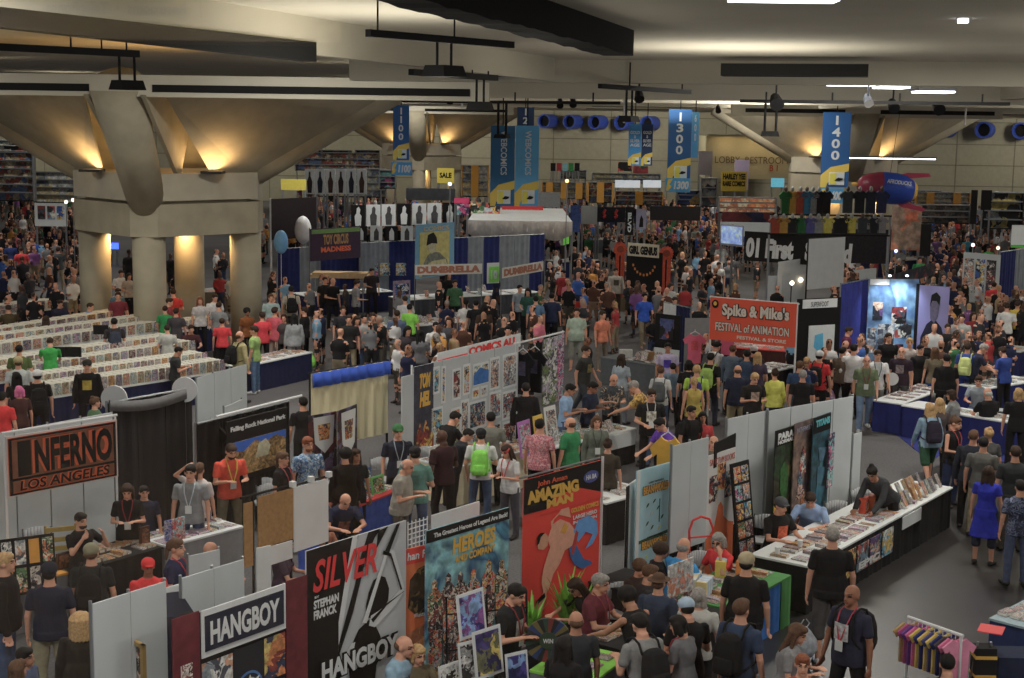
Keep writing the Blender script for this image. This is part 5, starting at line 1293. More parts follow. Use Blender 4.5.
p = G(62, 532, .95); wc = empty('wooden_chair', 'yellow wooden ladder-back chair behind the person taking a photo', 'chair', (p.x, p.y, 0), .4)
for x in (-.22, .22): MB().tube((x, .2, 0), (x, .24, 1.0), .02).build('leg', chair_y, wc); MB().tube((x, -.2, 0), (x, -.2, .45), .02).build('leg', chair_y, wc)
for z in (.6, .74, .9): MB().box(-.22, .22, .21, .24, z, z + .07).build('slat', chair_y, wc)
MB().box(-.24, .24, -.22, .22, .43, .46).build('seat', chair_y, wc)
# ------------------------------------------------------------------ comic dealers' long tables
boxm = mat((176, 174, 166), .8, .04); 
_cb = None
def comic_box(loc, rz, w, l, i, label, group):
    global _cb
    if _cb is None:
        mb = MB(); mb.box(-.5, .5, -.5, .5, 0, .72); mb.box(-.5, -.44, -.5, .5, .72, .8); mb.box(.44, .5, -.5, .5, .72, .8); mb.box(-.5, .5, .46, .5, .72, .86); a_ = mb.mesh()
        mb = MB()
        for k in range(9):
            y = -.38 + .84 * k / 9; mb.box(-.42, .42, y, y + .075, .7, .95 + .05 * ((k * 7) % 3) / 3)
        b_ = mb.mesh(); mb = MB(); mb.box(-.4, .4, -.53, -.505, .1, 1.05); c_ = mb.mesh()
        for m_ in (a_, b_, c_): m_.materials.append(None)
        _cb = (a_, b_, c_)
    o = empty('comic_box', label, 'box', loc, rz, group); o.scale = (w, l, .29)
    x = link('box', _cb[0], o); set_obj_mat(x, 0, boxm); x = link('comics', _cb[1], o); set_obj_mat(x, 0, mat((172, 170, 160), .8, .12, 0, 3)); x = link('front_comic', _cb[2], o); set_obj_mat(x, 0, A(i, 9))
    return o
rows = (((54, 397), (226, 371), 'nearest', nv, 24), ((-20, 386), (196, 351), 'second', nv, 26), ((-20, 358), (170, 330), 'third', nv, 20), ((-20, 343), (126, 319), 'fourth', nv, 14), ((-20, 318), (60, 308), 'fifth', nv, 6), ((172, 333), (224, 325), 'sixth', nv, 6))
for (a, b, nm, sk_, n) in rows:
    T_ = Table('long table of white comic boxes, %s of the dealer rows%s' % (nm, '' if nm != 'sixth' else ', beside the big column'), a, b, 1.5 if nm in ('nearest', 'second', 'third') else .8, pw, sk_)
    for k in range(n * (2 if T_.d > 1 else 1)):
        r2 = k // n; k %= n
        p = T_.at((k + .5) / n, (.25, .74)[r2] if T_.d > 1 else .52, .001 + .1 * r2); comic_box(p, T_.rz, T_.w / n * .94, .72, (k * 7 + len(nm)) % 40, 'white comic box on the %s long dealer table, front comic showing' % nm, 'comic boxes on the %s dealer table' % nm)
TN = Table('navy-draped table of paperbacks by the aisle where the tan-clad person stands', (242, 367), (312, 352), .9, pw, nv)
scatter(TN, 34, .02, .98, .1, .95, 'paperback on the navy-draped aisle table', 'paperbacks on the navy aisle table', [9, 4, 0, 2])
p = TN.at(.05, .6, .001); 
for i, (x, y, lab) in enumerate(((57, 349, 'black folded stand on the second dealer table'), (73, 349, 'small black folded stand beside the first on the dealer table'), (101, 327, 'black folded stand on the third dealer table'))):
    p = G(x, y, 1.25); tag(MB().box(p.x - .22, p.x + .2, p.y - .02, p.y + .06, 1.04, 1.30).build('book_stand', bk), lab, 'stand')
# plastic bags
def bag(x, y, z, m, label, s=1.0, cat='bag'):
    p = G(x, y, z); o = empty('plastic_bag', label, cat, (p.x, p.y, z - .22 * s), random.uniform(0, 3))
    out = ([], []); I = Matrix.Identity(3)
    loft(out, [(V(0, 0, -.16 * s), .10 * s, .05 * s, I), (V(.01, 0, -.08 * s), .155 * s, .09 * s, I), (V(0, 0, .03 * s), .14 * s, .08 * s, I), (V(-.01, 0, .12 * s), .08 * s, .04 * s, I), (V(0, 0, .17 * s), .025 * s, .02 * s, I)], 16, 2.6)
    me = bpy.data.meshes.new('b'); me.from_pydata([tuple(v) for v in out[0]], [], out[1]); me.polygons.foreach_set('use_smooth', [True] * len(me.polygons)); me.materials.append(m); link('body', me, o)
    for s_ in (-1, 1): MB().path([(s_ * .02, 0, .14 * s), (s_ * .06 * s, 0, .20 * s), (s_ * .02, 0, .25 * s)], .008).build('handle', m, o)
    return o
plast = mat((150, 156, 166), .35, .25, 0, 14, .4)
# ------------------------------------------------------------------ cartoon print wall
B = Board('print_wall', 'long white display wall pinned with framed cartoon prints', 'display wall', (413, 367), (518, 343), 2.42, .1)
for i in range(4): B.panel('panel', i / 4 + .003, (i + 1) / 4 - .003, 0, 1, pnl)
B.panel('flame_poster', .0, .17, .0, 1.0, art(((50, 54, 70), (44, 48, 64), (60, 60, 76)), 2, 3, 'noise'), y=-.021, t=.008)
fl1 = art(((190, 120, 30), (206, 170, 40), (130, 40, 30), (90, 30, 40)), 4, 6)
B.poly('flames', [(.0, .0), (.01, .38), (.05, .50), (.07, .40), (.10, .52), (.13, .42), (.17, .38), (.165, .0)], fl1, -.034)
B.text('TOM', .045, .80, .14, .93, yl, -.036, bold=.06, shear=.2); B.text('HEL', .045, .64, .14, .77, yl, -.036, bold=.06, shear=.2)
pr = [(.165, .225, .72, .96, 7), (.24, .28, .62, .95, 1), (.155, .255, .36, .60, 7), (.18, .245, .12, .36, 2), (.155, .24, -.02, .12, 0), (.34, .42, .62, .9, 5), (.44, .51, .64, .92, 0), (.535, .69, .70, .90, 7), (.70, .80, .62, .92, 9), (.33, .42, .0, .55, 4), (.42, .50, .02, .6, 9), (.5, .67, .30, .56, 3), (.53, .68, .03, .27, 8), (.70, .82, .34, .6, 2), (.70, .82, .02, .3, 1), (.53, .6, .58, .68, 6), (.61, .68, .58, .68, 0), (.83, .98, .6, .92, 9), (.83, .98, .3, .57, 2), (.84, .98, .02, .28, 5)]
for u0, u1, v0, v1, i in pr:
    poster_on(B, u0, v0, u1, v1, pw, 'print'); o = B.panel('print_picture', u0 + .012, u1 - .012, v0 + .022, v1 - .022, A(i, 7), y=-.030, t=.004)
B.poly('wave_print', [(.54, .71), (.54, .80), (.60, .86), (.685, .82), (.685, .71)], mat((40, 90, 150), .6, .2, 0, 9), -.036)
B.pole(0, .02, m=white_metal); B.pole(1, .02, m=white_metal)
B = Board('partition', 'white panel standing at the near end of the cartoon print wall', 'partition', (401, 377), (413, 374), 2.3, .1); B.panel('panel', 0, 1, 0, 1, pnl)
B = Board('shirt_rail', 'white pipe frame with black shirts at the far end of the print wall', 'rail', (516, 344), (564, 332), 2.42, .0)
B.pole(0, .022, m=white_metal); B.pole(1, .022, m=white_metal); B.rail(1, .022, m=white_metal); B.rail(.62, .02, m=white_metal, u0=.55); B.panel('side_panel', .55, .85, .35, .98, art(((150, 140, 160), (180, 180, 176), (90, 110, 60), (60, 56, 70)), 5, 3)); B.panel('side_panel', .86, .99, .35, .98, A(8, 8))
for i, (x, y) in enumerate(((523, 352), (535, 350))): tee(x, y, 2.2, .6, .95, mat((16, 16, 20), .9, .1), ('black shirt with a pale print on the white pipe frame', 'dark navy shirt with cartoon print on the white pipe frame')[i], face=-30, prt=mat((60, 56, 80), .7, .4, 0, 14))
B = Board('fabric_banner', 'red lettering on white cloth behind the cartoon print wall', 'banner', (437, 353), (520, 333), 2.5, 2.2); B.panel('cloth', 0, 1, 0, 1, pw); B.text('COMICS ALL', .35, .25, .95, .85, mat((190, 30, 30), .6, 0), -.028, bold=.05); B.panel('edge', 0, .33, .3, .5, mat((190, 30, 30), .6, 0), y=-.02)
TC = Table('cream-clothed table of prints below the cartoon wall', (454, 468), (540, 447), 1.0, pw, mat((176, 168, 140), .85, .06))
scatter(TC, 34, .02, .98, .05, .95, 'colourful booklet on the cream-clothed table', 'booklets on the cream table', [4, 6, 8, 0, 2])
TD = Table('red and blue clothed table in front of the person in fur', (352, 508), (402, 488), .9, mat((150, 30, 34), .8, .1), mat((34, 60, 130), .8, .2))
scatter(TD, 22, .02, .98, .05, .95, 'bright booklet or toy box on the red-clothed table', 'goods on the red table', [7, 1, 8, 3])
TE = Table('white-topped table of minicomics between the green shirt and the floral shirt', (545, 450), (636, 428), 1.0, pw, bk)
MB().box(TE.w * .55, TE.w * .98, -.04, -.02, .42, .73).build('front_panel', pw, TE.o)
scatter(TE, 48, .02, .98, .05, .95, 'minicomic on the white-topped table near the floral shirt', 'minicomics on the white table', [9, 4, 2, 7], standing=.25)
TF = Table('grey-draped table with book boxes in the middle of the aisle crowd', (601, 357), (662, 366), .9, mat((80, 84, 88), .8, .05), mat((70, 76, 80), .85, .08))
scatter(TF, 14, .3, .95, .1, .9, 'small book on the grey-draped table', 'books on the grey-draped table', [9, 5], standing=.5)
for i, (u, v, c_) in enumerate(((.25, .5, (150, 150, 146)), (.55, .7, (130, 96, 60)), (.8, .6, (110, 84, 56)))):
    p = TF.at(u, v, .001); tag(MB().box(p.x - .18, p.x + .18, p.y - .1, p.y + .1, .762, .98).build('book_carton', mat(c_, .8, .1)), ('white carton on the grey-draped table', 'brown carton in the middle of the grey-draped table', 'darker brown carton at the end of the grey-draped table')[i], 'box')
for i, (x0, y0, x1, y1, zt, zb, pal, lab) in enumerate(((521, 423, 533, 419, 1.5, .8, 8, 'purple and yellow poster standing behind the pink plaid shirt'), (537, 417, 546, 414, 1.55, .8, 6, 'yellow display panel behind the pink plaid shirt'), (548, 408, 559, 405, 1.6, .8, 9, 'white board with a green drawing beside the light blue shirt'), (433, 448, 447, 443, 1.5, .8, 2, 'framed sketch standing on the cream table'), (362, 470, 372, 467, 1.2, .8, 7, 'blue tablet poster propped by the person in fur'), (372, 478, 384, 474, 1.1, .8, 4, 'green-framed tablet propped on the red-clothed table'))):
    B = Board('display_board', lab, 'board', (x0, y0), (x1, y1), zt, zb, tilt=math.radians(-8)); B.panel('board', 0, 1, 0, 1, mat(((150, 90, 160), (206, 170, 40), (180, 182, 180), (180, 180, 176), (50, 80, 130), (70, 150, 70))[i], .6, .05)); B.panel('picture', .1, .9, .1, .9, A(pal, 8), y=-.021, t=.006)
p = G(447, 465, 1.1); k_ = tag(MB().plate([(-.17, 0), (0, -.17), (.17, 0), (0, .17)], 0, .012).build('card', pw), 'white card on its corner behind the red-clothed table', 'card'); k_.location = p
TG = Table('white-topped comic table behind the sword of the red banner partition', (628, 592), (664, 578), .7, bk, bk)
TH = Table('white-topped table of loose prints behind the red banner', (606, 503), (654, 490), .9, pw, bk); scatter(TH, 10, .05, .95, .1, .9, 'loose white print on the table behind the red banner', 'loose prints behind the red banner', [9])
# ------------------------------------------------------------------ middle distance
def bd(name, label, cat, a, b, zt, zb, m, **k):
    B = Board(name, label, cat, a, b, zt, zb, **k); B.panel('panel', 0, 1, 0, 1, m); return B
# orange festival banner
B = Board('fabric_banner', 'orange-red banner with white and black hand lettering over the crowd', 'banner', (711, 297), (797, 304), 3.0, 1.95)
B.panel('cloth', 0, 1, 0, 1, mat((206, 66, 30), .7, .05, 0, 2))
sh_ = mat((214, 200, 190), .6, 0)
B.text('Spike & Mike\'s', .14, .50, .93, .90, ink, -.026, bold=.11); B.text('Spike & Mike\'s', .145, .52, .925, .89, sh_, -.034, bold=.04)
B.text('FESTIVAL of ANIMATION', .07, .22, .93, .44, ink, -.026, bold=.06); B.text('FESTIVAL of ANIMATION', .072, .23, .928, .43, sh_, -.034, bold=.02)
B.text('FESTIVAL & STORE', .33, .07, .9, .15, sh_, -.03, bold=.03)
B.poly('badge', [(.06 + .04 * math.cos(t * PI / 8), .85 + .1 * math.sin(t * PI / 8)) for t in range(16)], ink, -.03)
B.poly('badge_dot', [(.06 + .02 * math.cos(t * PI / 8), .86 + .05 * math.sin(t * PI / 8)) for t in range(16)], yl, -.036)
B.pole(0, .025, m=white_metal); B.pole(1, .025, m=white_metal); B.rail(1, .02, m=white_metal)
# first second
B = bd('fabric_banner', 'black banner with white brush lettering behind the white screen', 'banner', (745, 231), (848, 237), 3.3, 2.2, ink)
B.text('01 First   Second', .02, .12, 1.05, .80, wht, -.03, bold=.06, shear=.08)
B = bd('projection_screen', 'blank white cloth screen on a black frame', 'screen', (809, 239), (845, 237), 3.32, 1.55, pw); B.rail(1, .03, m=ink); B.pole(0, .03, m=ink); B.pole(1, .03, m=ink)
B = Board('television', 'lit television showing a pale blue picture above the crowd', 'television', (721, 224), (744, 226), 3.2, 2.35); B.panel('casing', 0, 1, 0, 1, mat((110, 112, 120), .5, 0)); B.pole(.5, .05)
B.panel('screen', .05, .95, .1, .93, art(((110, 140, 200), (170, 200, 225), (90, 120, 190), (150, 170, 120)), 2, 3, 'noise', emit=.5), y=-.021)
B = bd('projection_screen', 'low white cloth panel right under the black brush-lettered banner', 'screen', (778, 262), (806, 258), 2.4, 1.2, pw)
B = bd('partition', 'white half panel lit by two spot lamps', 'partition', (768, 276), (806, 274), 1.9, .2, pnl)
for i, (x, y) in enumerate(((792, 283), (801, 280))):
    p = G(x, y, 1.7); o = empty('spot_lamp', ('glowing spot lamp on the white half panel', 'second glowing spot lamp on the white half panel')[i], 'lamp', p); MB().ell((0, 0, 0), (.08, .08, .08), n=12).build('bulb', mat((255, 230, 190), .5, 0, emit=(255, 225, 190), es=5), o); MB().tube((0, .1, -1.7), (0, .1, 0), .02).build('stand', bk, o)
B = bd('partition', 'black wall section with a framed white club poster', 'partition', (797, 299), (841, 297), 2.7, .1, ink); B.panel('header', .12, .9, .90, .99, pw, y=-.021); B.text('SUPERFOOT', .3, .915, .7, .965, ink, -.045)
B.panel('poster', .28, .87, .12, .72, mat((176, 182, 184), .6, .03), y=-.021); B.text('Dino', .3, .25, .55, .36, ink, -.045, bold=.04); B.text('Boyz', .55, .24, .82, .35, mat((130, 30, 30), .6, 0), -.045, bold=.05); B.poly('drawing', [(.4, .5), (.42, .62), (.6, .64), (.62, .5), (.5, .45)], mat((60, 150, 190), .6, .1), -.043)
B = drape('bright navy curtain between the black poster wall and the blue picture wall', (842, 284), (868, 279), 2.7, .1, [mat((36, 42, 110), .85, .15, 0, 4)] * 2)
B = bd('poster_wall', 'wall of film-still pictures glowing blue under lamps', 'display wall', (869, 279), (919, 279), 2.75, .3, art(((70, 120, 180), (120, 170, 205), (60, 90, 130), (90, 130, 160)), .8, 5, 'noise')); B.panel('header', .02, .4, .93, 1, pw, y=-.021)
for u0, v0, u1, v1, i in ((.48, .45, .78, .66, 5), (.22, .2, .55, .45, 9), (.56, .28, .9, .45, 2), (.1, .5, .3, .72, 3), (.02, .1, .2, .4, 9), (.4, .02, .75, .2, 5)): poster_on(B, u0, v0, u1, v1, A(i, 3))
for u in (.28, .62):
    q = B.o.matrix_basis @ Vector((B.w * u, -.5, B.h + .15)); o = empty('clip_lamp', 'small lamp clipped over the blue picture wall', 'lamp', q, 0, 'lamps over the blue picture wall'); MB().ell((0, 0, 0), (.05, .05, .03), n=10).build('bulb', mat((235, 240, 255), .5, 0, emit=(225, 235, 255), es=5), o); MB().tube((0, 0, .05), (0, .5, .1), .015).build('arm', bk, o)
    ld = bpy.data.lights.new('clip', 'SPOT'); ld.energy = 70; ld.color = (.75, .87, 1); ld.spot_size = 1.9; ld.spot_blend = .8; ld.shadow_soft_size = .1; l_ = bpy.data.objects.new('clip', ld); COL.objects.link(l_); l_.location = q - Vector((0, 0, .12)); l_.rotation_euler = (math.radians(25), 0, 0)
B = bd('poster', 'large purple-grey portrait poster of a person in black beside the blue picture wall', 'poster', (920, 285), (950, 287), 2.6, .4, mat((110, 106, 150), .6, .15, 0, 1)); 
B.poly('figure', [(.1, 0), (.12, .30), (.30, .48), (.46, .54), (.60, .54), (.80, .45), (.95, .25), (.96, 0)], mat((24, 24, 40), .6, .1), -.025); B.poly('figure_head', [(.42, .55), (.38, .72), (.45, .84), (.62, .85), (.70, .74), (.66, .58), (.55, .5)], mat((80, 74, 96), .6, .2), -.030); B.poly('figure_hair', [(.38, .72), (.42, .88), (.58, .92), (.72, .86), (.70, .74), (.6, .80), (.45, .80)], ink, -.034)
B.pole(-.06, .06, m=ink)
B = drape('white cloth length beside the small black comic sign', (664, 302), (690, 308), 2.0, .1, [pw, nv]); 
B = bd('sign_board', 'small black board with an orange creature picture over a white strip', 'sign', (656, 313), (681, 316), 1.9, .6, ink); B.panel('picture', .2, .75, .45, .9, art(((24, 22, 26), (160, 60, 40), (60, 70, 120)), 3, 8), y=-.021); B.panel('strip', .0, 1, -.05, .25, pw, y=-.021)
B = bd('partition', 'grey panel by the pink shirt above the aisle crowd', 'partition', (685, 318), (712, 318), 2.1, .3, mat((110, 112, 114), .7, .05))
tee(695, 334, 1.95, .6, .75, mat((214, 90, 120), .85, .06), 'bright pink shirt hung on a dark post above the aisle crowd', prt=mat((180, 60, 70), .7, .2, 0, 20)); tee(728, 332, 1.9, .6, .6, mat((214, 90, 130), .85, .06), 'pink folded shirt hung under the orange-red banner')
TS = Table('red-clothed sales table under the orange-red banner', (715, 346), (800, 352), 1.0, mat((170, 50, 40), .8, .1), mat((60, 28, 26), .85, .1)); scatter(TS, 26, .02, .98, .1, .9, 'disc case on the red-clothed sales table', 'disc cases on the red sales table', [5, 9, 0])
TS2 = Table('white counter with signs where the red-shirted backpacker stands', (768, 372), (800, 366), .9, pw, bk); scatter(TS2, 10, .02, .98, .1, .9, 'leaflet on the white counter', 'leaflets on the white counter', [9])
# comic girl booth with rosettes
B = bd('booth_backdrop', 'black booth backdrop with an arched orange motto between two orange rosettes', 'backdrop', (627, 250), (663, 253), 2.6, .2, ink)
B.panel('sign', .05, .92, .92, 1.12, mat((168, 160, 138), .7, .05), y=-.06, t=.02); B.text('GIRL GENIUS', .10, .95, .88, 1.08, ink, -.09, bold=.06)
for k in range(9):
    t = PI * (1.12 + .76 * k / 8); o = B.poly('motto_mark', [(.5 + .32 * math.cos(t) + dx, .86 + .22 * math.sin(t) + dy) for dx, dy in ((-.02, -.02), (.025, -.015), (.02, .02), (-.025, .02))], mat((170, 96, 30), .6, 0), -.03)
rsm = mat((176, 62, 34), .7, .2, 0, 12)
for i, (x, y) in enumerate(((620, 246), (666, 250))):
    p = G(x, y, 2.6); o = empty('rosette_banner', ('giant orange ribbon rosette at the near side of the black motto backdrop', 'giant orange ribbon rosette at the far side of the black motto backdrop')[i], 'rosette', (p.x, p.y - .2, 0), 0)
    MB().plate([((.27 if k % 2 else .23) * math.cos(k * PI / 16), 2.5 + (.27 if k % 2 else .23) * math.sin(k * PI / 16)) for k in range(32)], -.03, .03).build('rosette', rsm, o); MB().plate([(.13 * math.cos(k * PI / 10), 2.5 + .13 * math.sin(k * PI / 10)) for k in range(20)], -.05, -.03).build('centre', mat((120, 50, 30), .7, .1), o)
    for x0 in (-.17, .03): MB().plate([(x0, .6), (x0 + .06, .7), (x0 + .14, .6), (x0 + .14, 2.35), (x0, 2.35)], -.01, .01).build('ribbon', rsm, o)
    MB().tube((0, .05, 0), (0, .05, 2.5), .03).build('pole', bk, o)
TGG = Table('tan-clothed table in front of the rosette booth', (600, 290), (672, 296), 1.0, mat((130, 110, 70), .8, .1), mat((90, 80, 60), .85, .1)); scatter(TGG, 20, .02, .98, .1, .9, 'book on the tan-clothed table of the rosette booth', 'books at the rosette booth', [4, 6, 0])
TGH = Table('dark grey table at the corner of the webcomic row', (534, 309), (576, 304), 1.2, mat((70, 72, 74), .8, .1), mat((50, 54, 60), .85, .1)); scatter(TGH, 14, .02, .98, .1, .9, 'booklet on the dark grey corner table', 'booklets on the dark grey table', [2, 4])
p = G(582, 297, 1.1); c_ = empty('chair', 'red plastic chair beside the dark grey corner table', 'chair', (p.x, p.y, 0), 2.5); rr_ = mat((170, 34, 26), .5, .05)
MB().box(-.22, .22, .18, .22, .5, .95).build('backrest', rr_, c_); MB().box(-.22, .22, -.22, .22, .42, .46).build('seat', rr_, c_)
for x in (-.2, .2):
    for y in (-.2, .2): MB().tube((x, y, 0), (x, y, .42), .02).build('leg', rr_, c_)
# blue-drape row
gcl = mat((100, 106, 114), .85, .12, 0, 4); ncl = mat((24, 32, 82), .85, .15, 0, 5)
drape('navy and grey curtain run behind the circus sign booth', (278, 249), (361, 244), 2.28, 0, [ncl, gcl, ncl, ncl], 'curtain runs of the webcomic row'); drape('grey and navy curtain run beside the blue portrait banner', (361, 243), (416, 240), 2.38, 0, [gcl, ncl])
drape('navy and grey curtain run between the portrait banner and the white canopy', (452, 238), (545, 234), 2.7, 0, [ncl, gcl, ncl, gcl, gcl, ncl])
B = bd('fabric_banner', 'dark purple sign with orange and green circus lettering', 'banner', (310, 229), (360, 226), 3.2, 2.0, mat((50, 34, 52), .7, .1)); B.panel('header', .02, .98, .84, .97, mat((90, 120, 60), .6, .1), y=-.021); B.text('TOY CIRCUS', .25, .48, .75, .8, mat((150, 110, 60), .6, 0), -.03, bold=.04); B.text('MADNESS', .2, .25, .8, .42, mat((200, 84, 40), .6, 0), -.03, bold=.04); B.pole(0, .02); B.pole(1, .02)
B = bd('fabric_banner', 'big plain black screen above the circus sign booth', 'screen', (271, 199), (316, 197), 4.1, 2.5, mat((24, 16, 18), .8, .05)); B.pole(0, .04, m=pw); B.pole(1, .04)
for i, (x, y, s, c_) in enumerate(((303, 230, .55, (180, 182, 186)), (281, 242, .42, (90, 150, 200)))):
    p = G(x, y, 2.9); o = empty('balloon', ('large white balloon figure over the circus sign booth', 'small blue and white balloon figure over the navy curtains')[i], 'balloon', p); MB().ell((0, 0, 0), (s * .6, s * .6, s), n=16, m=12).build('balloon', mat(c_, .35, .05), o, True); MB().tube((0, 0, -2.9), (0, 0, -s), .01).build('string', pw, o)
for i in range(7):
    x = 351 + i * 15.3; B = bd('ink_poster', 'white sheet with a black ink figure on the high rear wall', 'poster', (x, 205 - i * .4), (x + 14, 205 - i * .4), 3.75, 2.85, pw if i % 3 else ink, group='ink drawings on the high rear wall')
    B.poly('ink_figure', [(.3, .05), (.25, .5), (.38, .62), (.40, .85), (.55, .92), (.66, .8), (.62, .6), (.75, .5), (.7, .05)], mat((60, 60, 62), .6, .2) if i % 3 else pw, -.025)
    if i < 5:
        B = bd('ink_poster', 'smaller inked sheet in the lower line of the high rear wall', 'poster', (x + 4, 226), (x + 16, 226), 3.0, 2.4, pw if i % 2 else ink, group='ink drawings in the lower line'); B.poly('ink_figure', [(.3, .05), (.3, .6), (.5, .9), (.7, .6), (.7, .05)], mat((60, 60, 62), .6, .2) if i % 2 else pw, -.025)
B = Board('fabric_banner', 'tall light blue banner of a man in a tall hat with folded arms', 'banner', (415, 225), (454, 222), 3.4, 1.4); B.panel('cloth', 0, 1, 0, 1, mat((80, 126, 154), .7, .05)); B.panel('inner_picture', .10, .86, .03, .85, mat((150, 142, 80), .7, .15, 0, 6), y=-.021)
B.poly('figure', [(.15, .03), (.2, .28), (.3, .42), (.42, .48), (.6, .45), (.8, .3), (.84, .03)], mat((88, 92, 84), .7, .3, 0, 9), -.045); B.poly('figure_face', [(.32, .5), (.3, .62), (.42, .68), (.52, .6), (.5, .48), (.4, .44)], mat((140, 136, 110), .7, .2), -.049); B.poly('figure_hat', [(.26, .60), (.30, .80), (.44, .84), (.52, .74), (.54, .62), (.4, .64)], ink, -.053)
B.poly('figure_arm', [(.2, .2), (.4, .3), (.75, .32), (.8, .22), (.5, .14), (.3, .08)], mat((150, 144, 104), .7, .2), -.053); B.text('COMICS', .2, .87, .85, .95, yl, -.03)
rb_ = mat((150, 96, 74), .6, .05)
for i, (a, b, lab) in enumerate((((415, 265), (482, 263.5), 'long white sign with brown slab letters below the blue portrait banner'), ((502, 268), (543, 261), 'short white sign with brown slab letters turned towards the aisle'))):
    B = bd('sign_board', lab, 'sign', a, b, 2.35, 2.0, mat((176, 174, 170), .6, .03)); B.text('DUMBRELLA', .03, .15, .97, .85, rb_, -.028, bold=.07); B.pole(0, .02); B.pole(1, .02)
B = bd('sign_board', 'white and lime green poster on a post beside the slab-letter sign', 'poster', (487, 263), (499, 262.5), 2.45, 1.75, pw); B.panel('green_panel', .15, .95, .05, .82, mat((110, 196, 60), .6, .05), y=-.021); B.text('1 O', .3, .2, .8, .65, pw, -.043, bold=.08)
B = bd('sign_board', 'small lime green placard under the canopy edge', 'poster', (563, 228), (569, 227), 2.9, 2.2, mat((90, 190, 40), .6, .05)); B.pole(.5, .02)
# white canopy
a_ = G(468, 220, 3.2); b_ = G(569, 220, 3.2); cp = empty('booth_canopy', 'white cloth canopy with scalloped valance over the webcomic row', 'canopy', a_, 0); wv = (b_ - a_).length
mb = MB(); mb.add([(0, 0, 0), (wv, 0, 0), (wv * .93, 3, .35), (.3, 3, .35), (0, 0, -.03), (wv, 0, -.03), (wv * .93, 3, .32), (.3, 3, .32)], [(0, 1, 2, 3), (7, 6, 5, 4), (0, 4, 5, 1), (2, 6, 7, 3), (1, 5, 6, 2), (3, 7, 4, 0)]); mb.build('roof', pw, cp)
n = 36; mb = MB()
for k in range(n):
    u0, u1 = k / n, (k + 1) / n; f_ = lambda u: -.55 - .25 * abs(math.sin(u * PI * 3)); g_ = lambda u: .04 * math.sin(u * 50)
    mb.add([(u0 * wv, g_(u0), f_(u0)), (u1 * wv, g_(u1), f_(u1)), (u1 * wv, 0, 0), (u0 * wv, 0, 0), (u0 * wv, g_(u0) + .02, f_(u0)), (u1 * wv, g_(u1) + .02, f_(u1)), (u1 * wv, .02, 0), (u0 * wv, .02, 0)], [(0, 1, 2, 3), (7, 6, 5, 4), (4, 5, 1, 0)])
mb.build('valance', mat((172, 166, 160), .85, .08), cp, True)
for x in (0, wv * .5, wv): MB().tube((x, .1, -3.2), (x, .1, 0), .03).build('pole', grey_metal, cp)
T_ = Table('navy-draped counter with cartons in front of the curtain run', (305, 296), (393, 291), 1.2, pw, mat((24, 28, 66), .85, .12)); scatter(T_, 12, .02, .98, .1, .4, 'white flyer on the navy-draped counter', 'flyers on the navy counter', [9])
p = G(340, 272, 1.5); pal = empty('cardboard_pallet', 'flat stack of tan cardboard on a rack behind the navy counter', 'cardboard', (p.x, p.y, 0)); MB().box(-1.1, 1.1, -.4, .4, 1.3, 1.42).box(-1.0, 1.05, -.38, .38, 1.42, 1.5).build('cardboard', mat((150, 124, 88), .85, .1), pal)
for x in (-.9, .9):
    for y in (-.3, .3): MB().tube((x, y, 0), (x, y, 1.3), .03).build('leg', grey_metal, pal)
T_ = Table('crowded webcomic table of books and toys below the slab-letter sign', (393, 328), (500, 318), 1.3, pw, mat((60, 64, 72), .85, .1)); scatter(T_, 44, .02, .98, .05, .95, 'small bright book on the webcomic table', 'books on the webcomic table', [7, 0, 9, 8], standing=.3)
T_ = Table('second webcomic table beyond the white-topped one', (405, 300), (540, 292), 1.3, pw, mat((60, 64, 72), .85, .1)); scatter(T_, 30, .02, .98, .05, .95, 'book on the farther webcomic table', 'books on the farther webcomic table', [7, 0, 9, 2], standing=.3)
B = bd('poster_rack', 'tall narrow rack of pink and blue prints by the navy counter', 'rack', (393, 281), (410, 280), 1.7, .3, mat((130, 110, 130), .7, .3, 0, 9)); 
for r in range(3): B.panel('card', .1, .9, .05 + .3 * r, .32 + .3 * r, A((8, 7, 1)[r], 5), y=-.021)
for i, (x, c_) in enumerate(((368, 8), (380, 7), (396, 7))): bd('display_box', ('small red and white comic display on the navy counter', 'small blue and white comic display on the navy counter', 'blue poster display beside the narrow rack')[i], 'display', (x, 263), (x + 10, 263), 1.55, 1.05, A(c_, 5))
bag(311, 352, .55, mat((120, 210, 60), .4, .2, 0, 14, .3), 'lime green plastic bag carried in the aisle', 1.2)
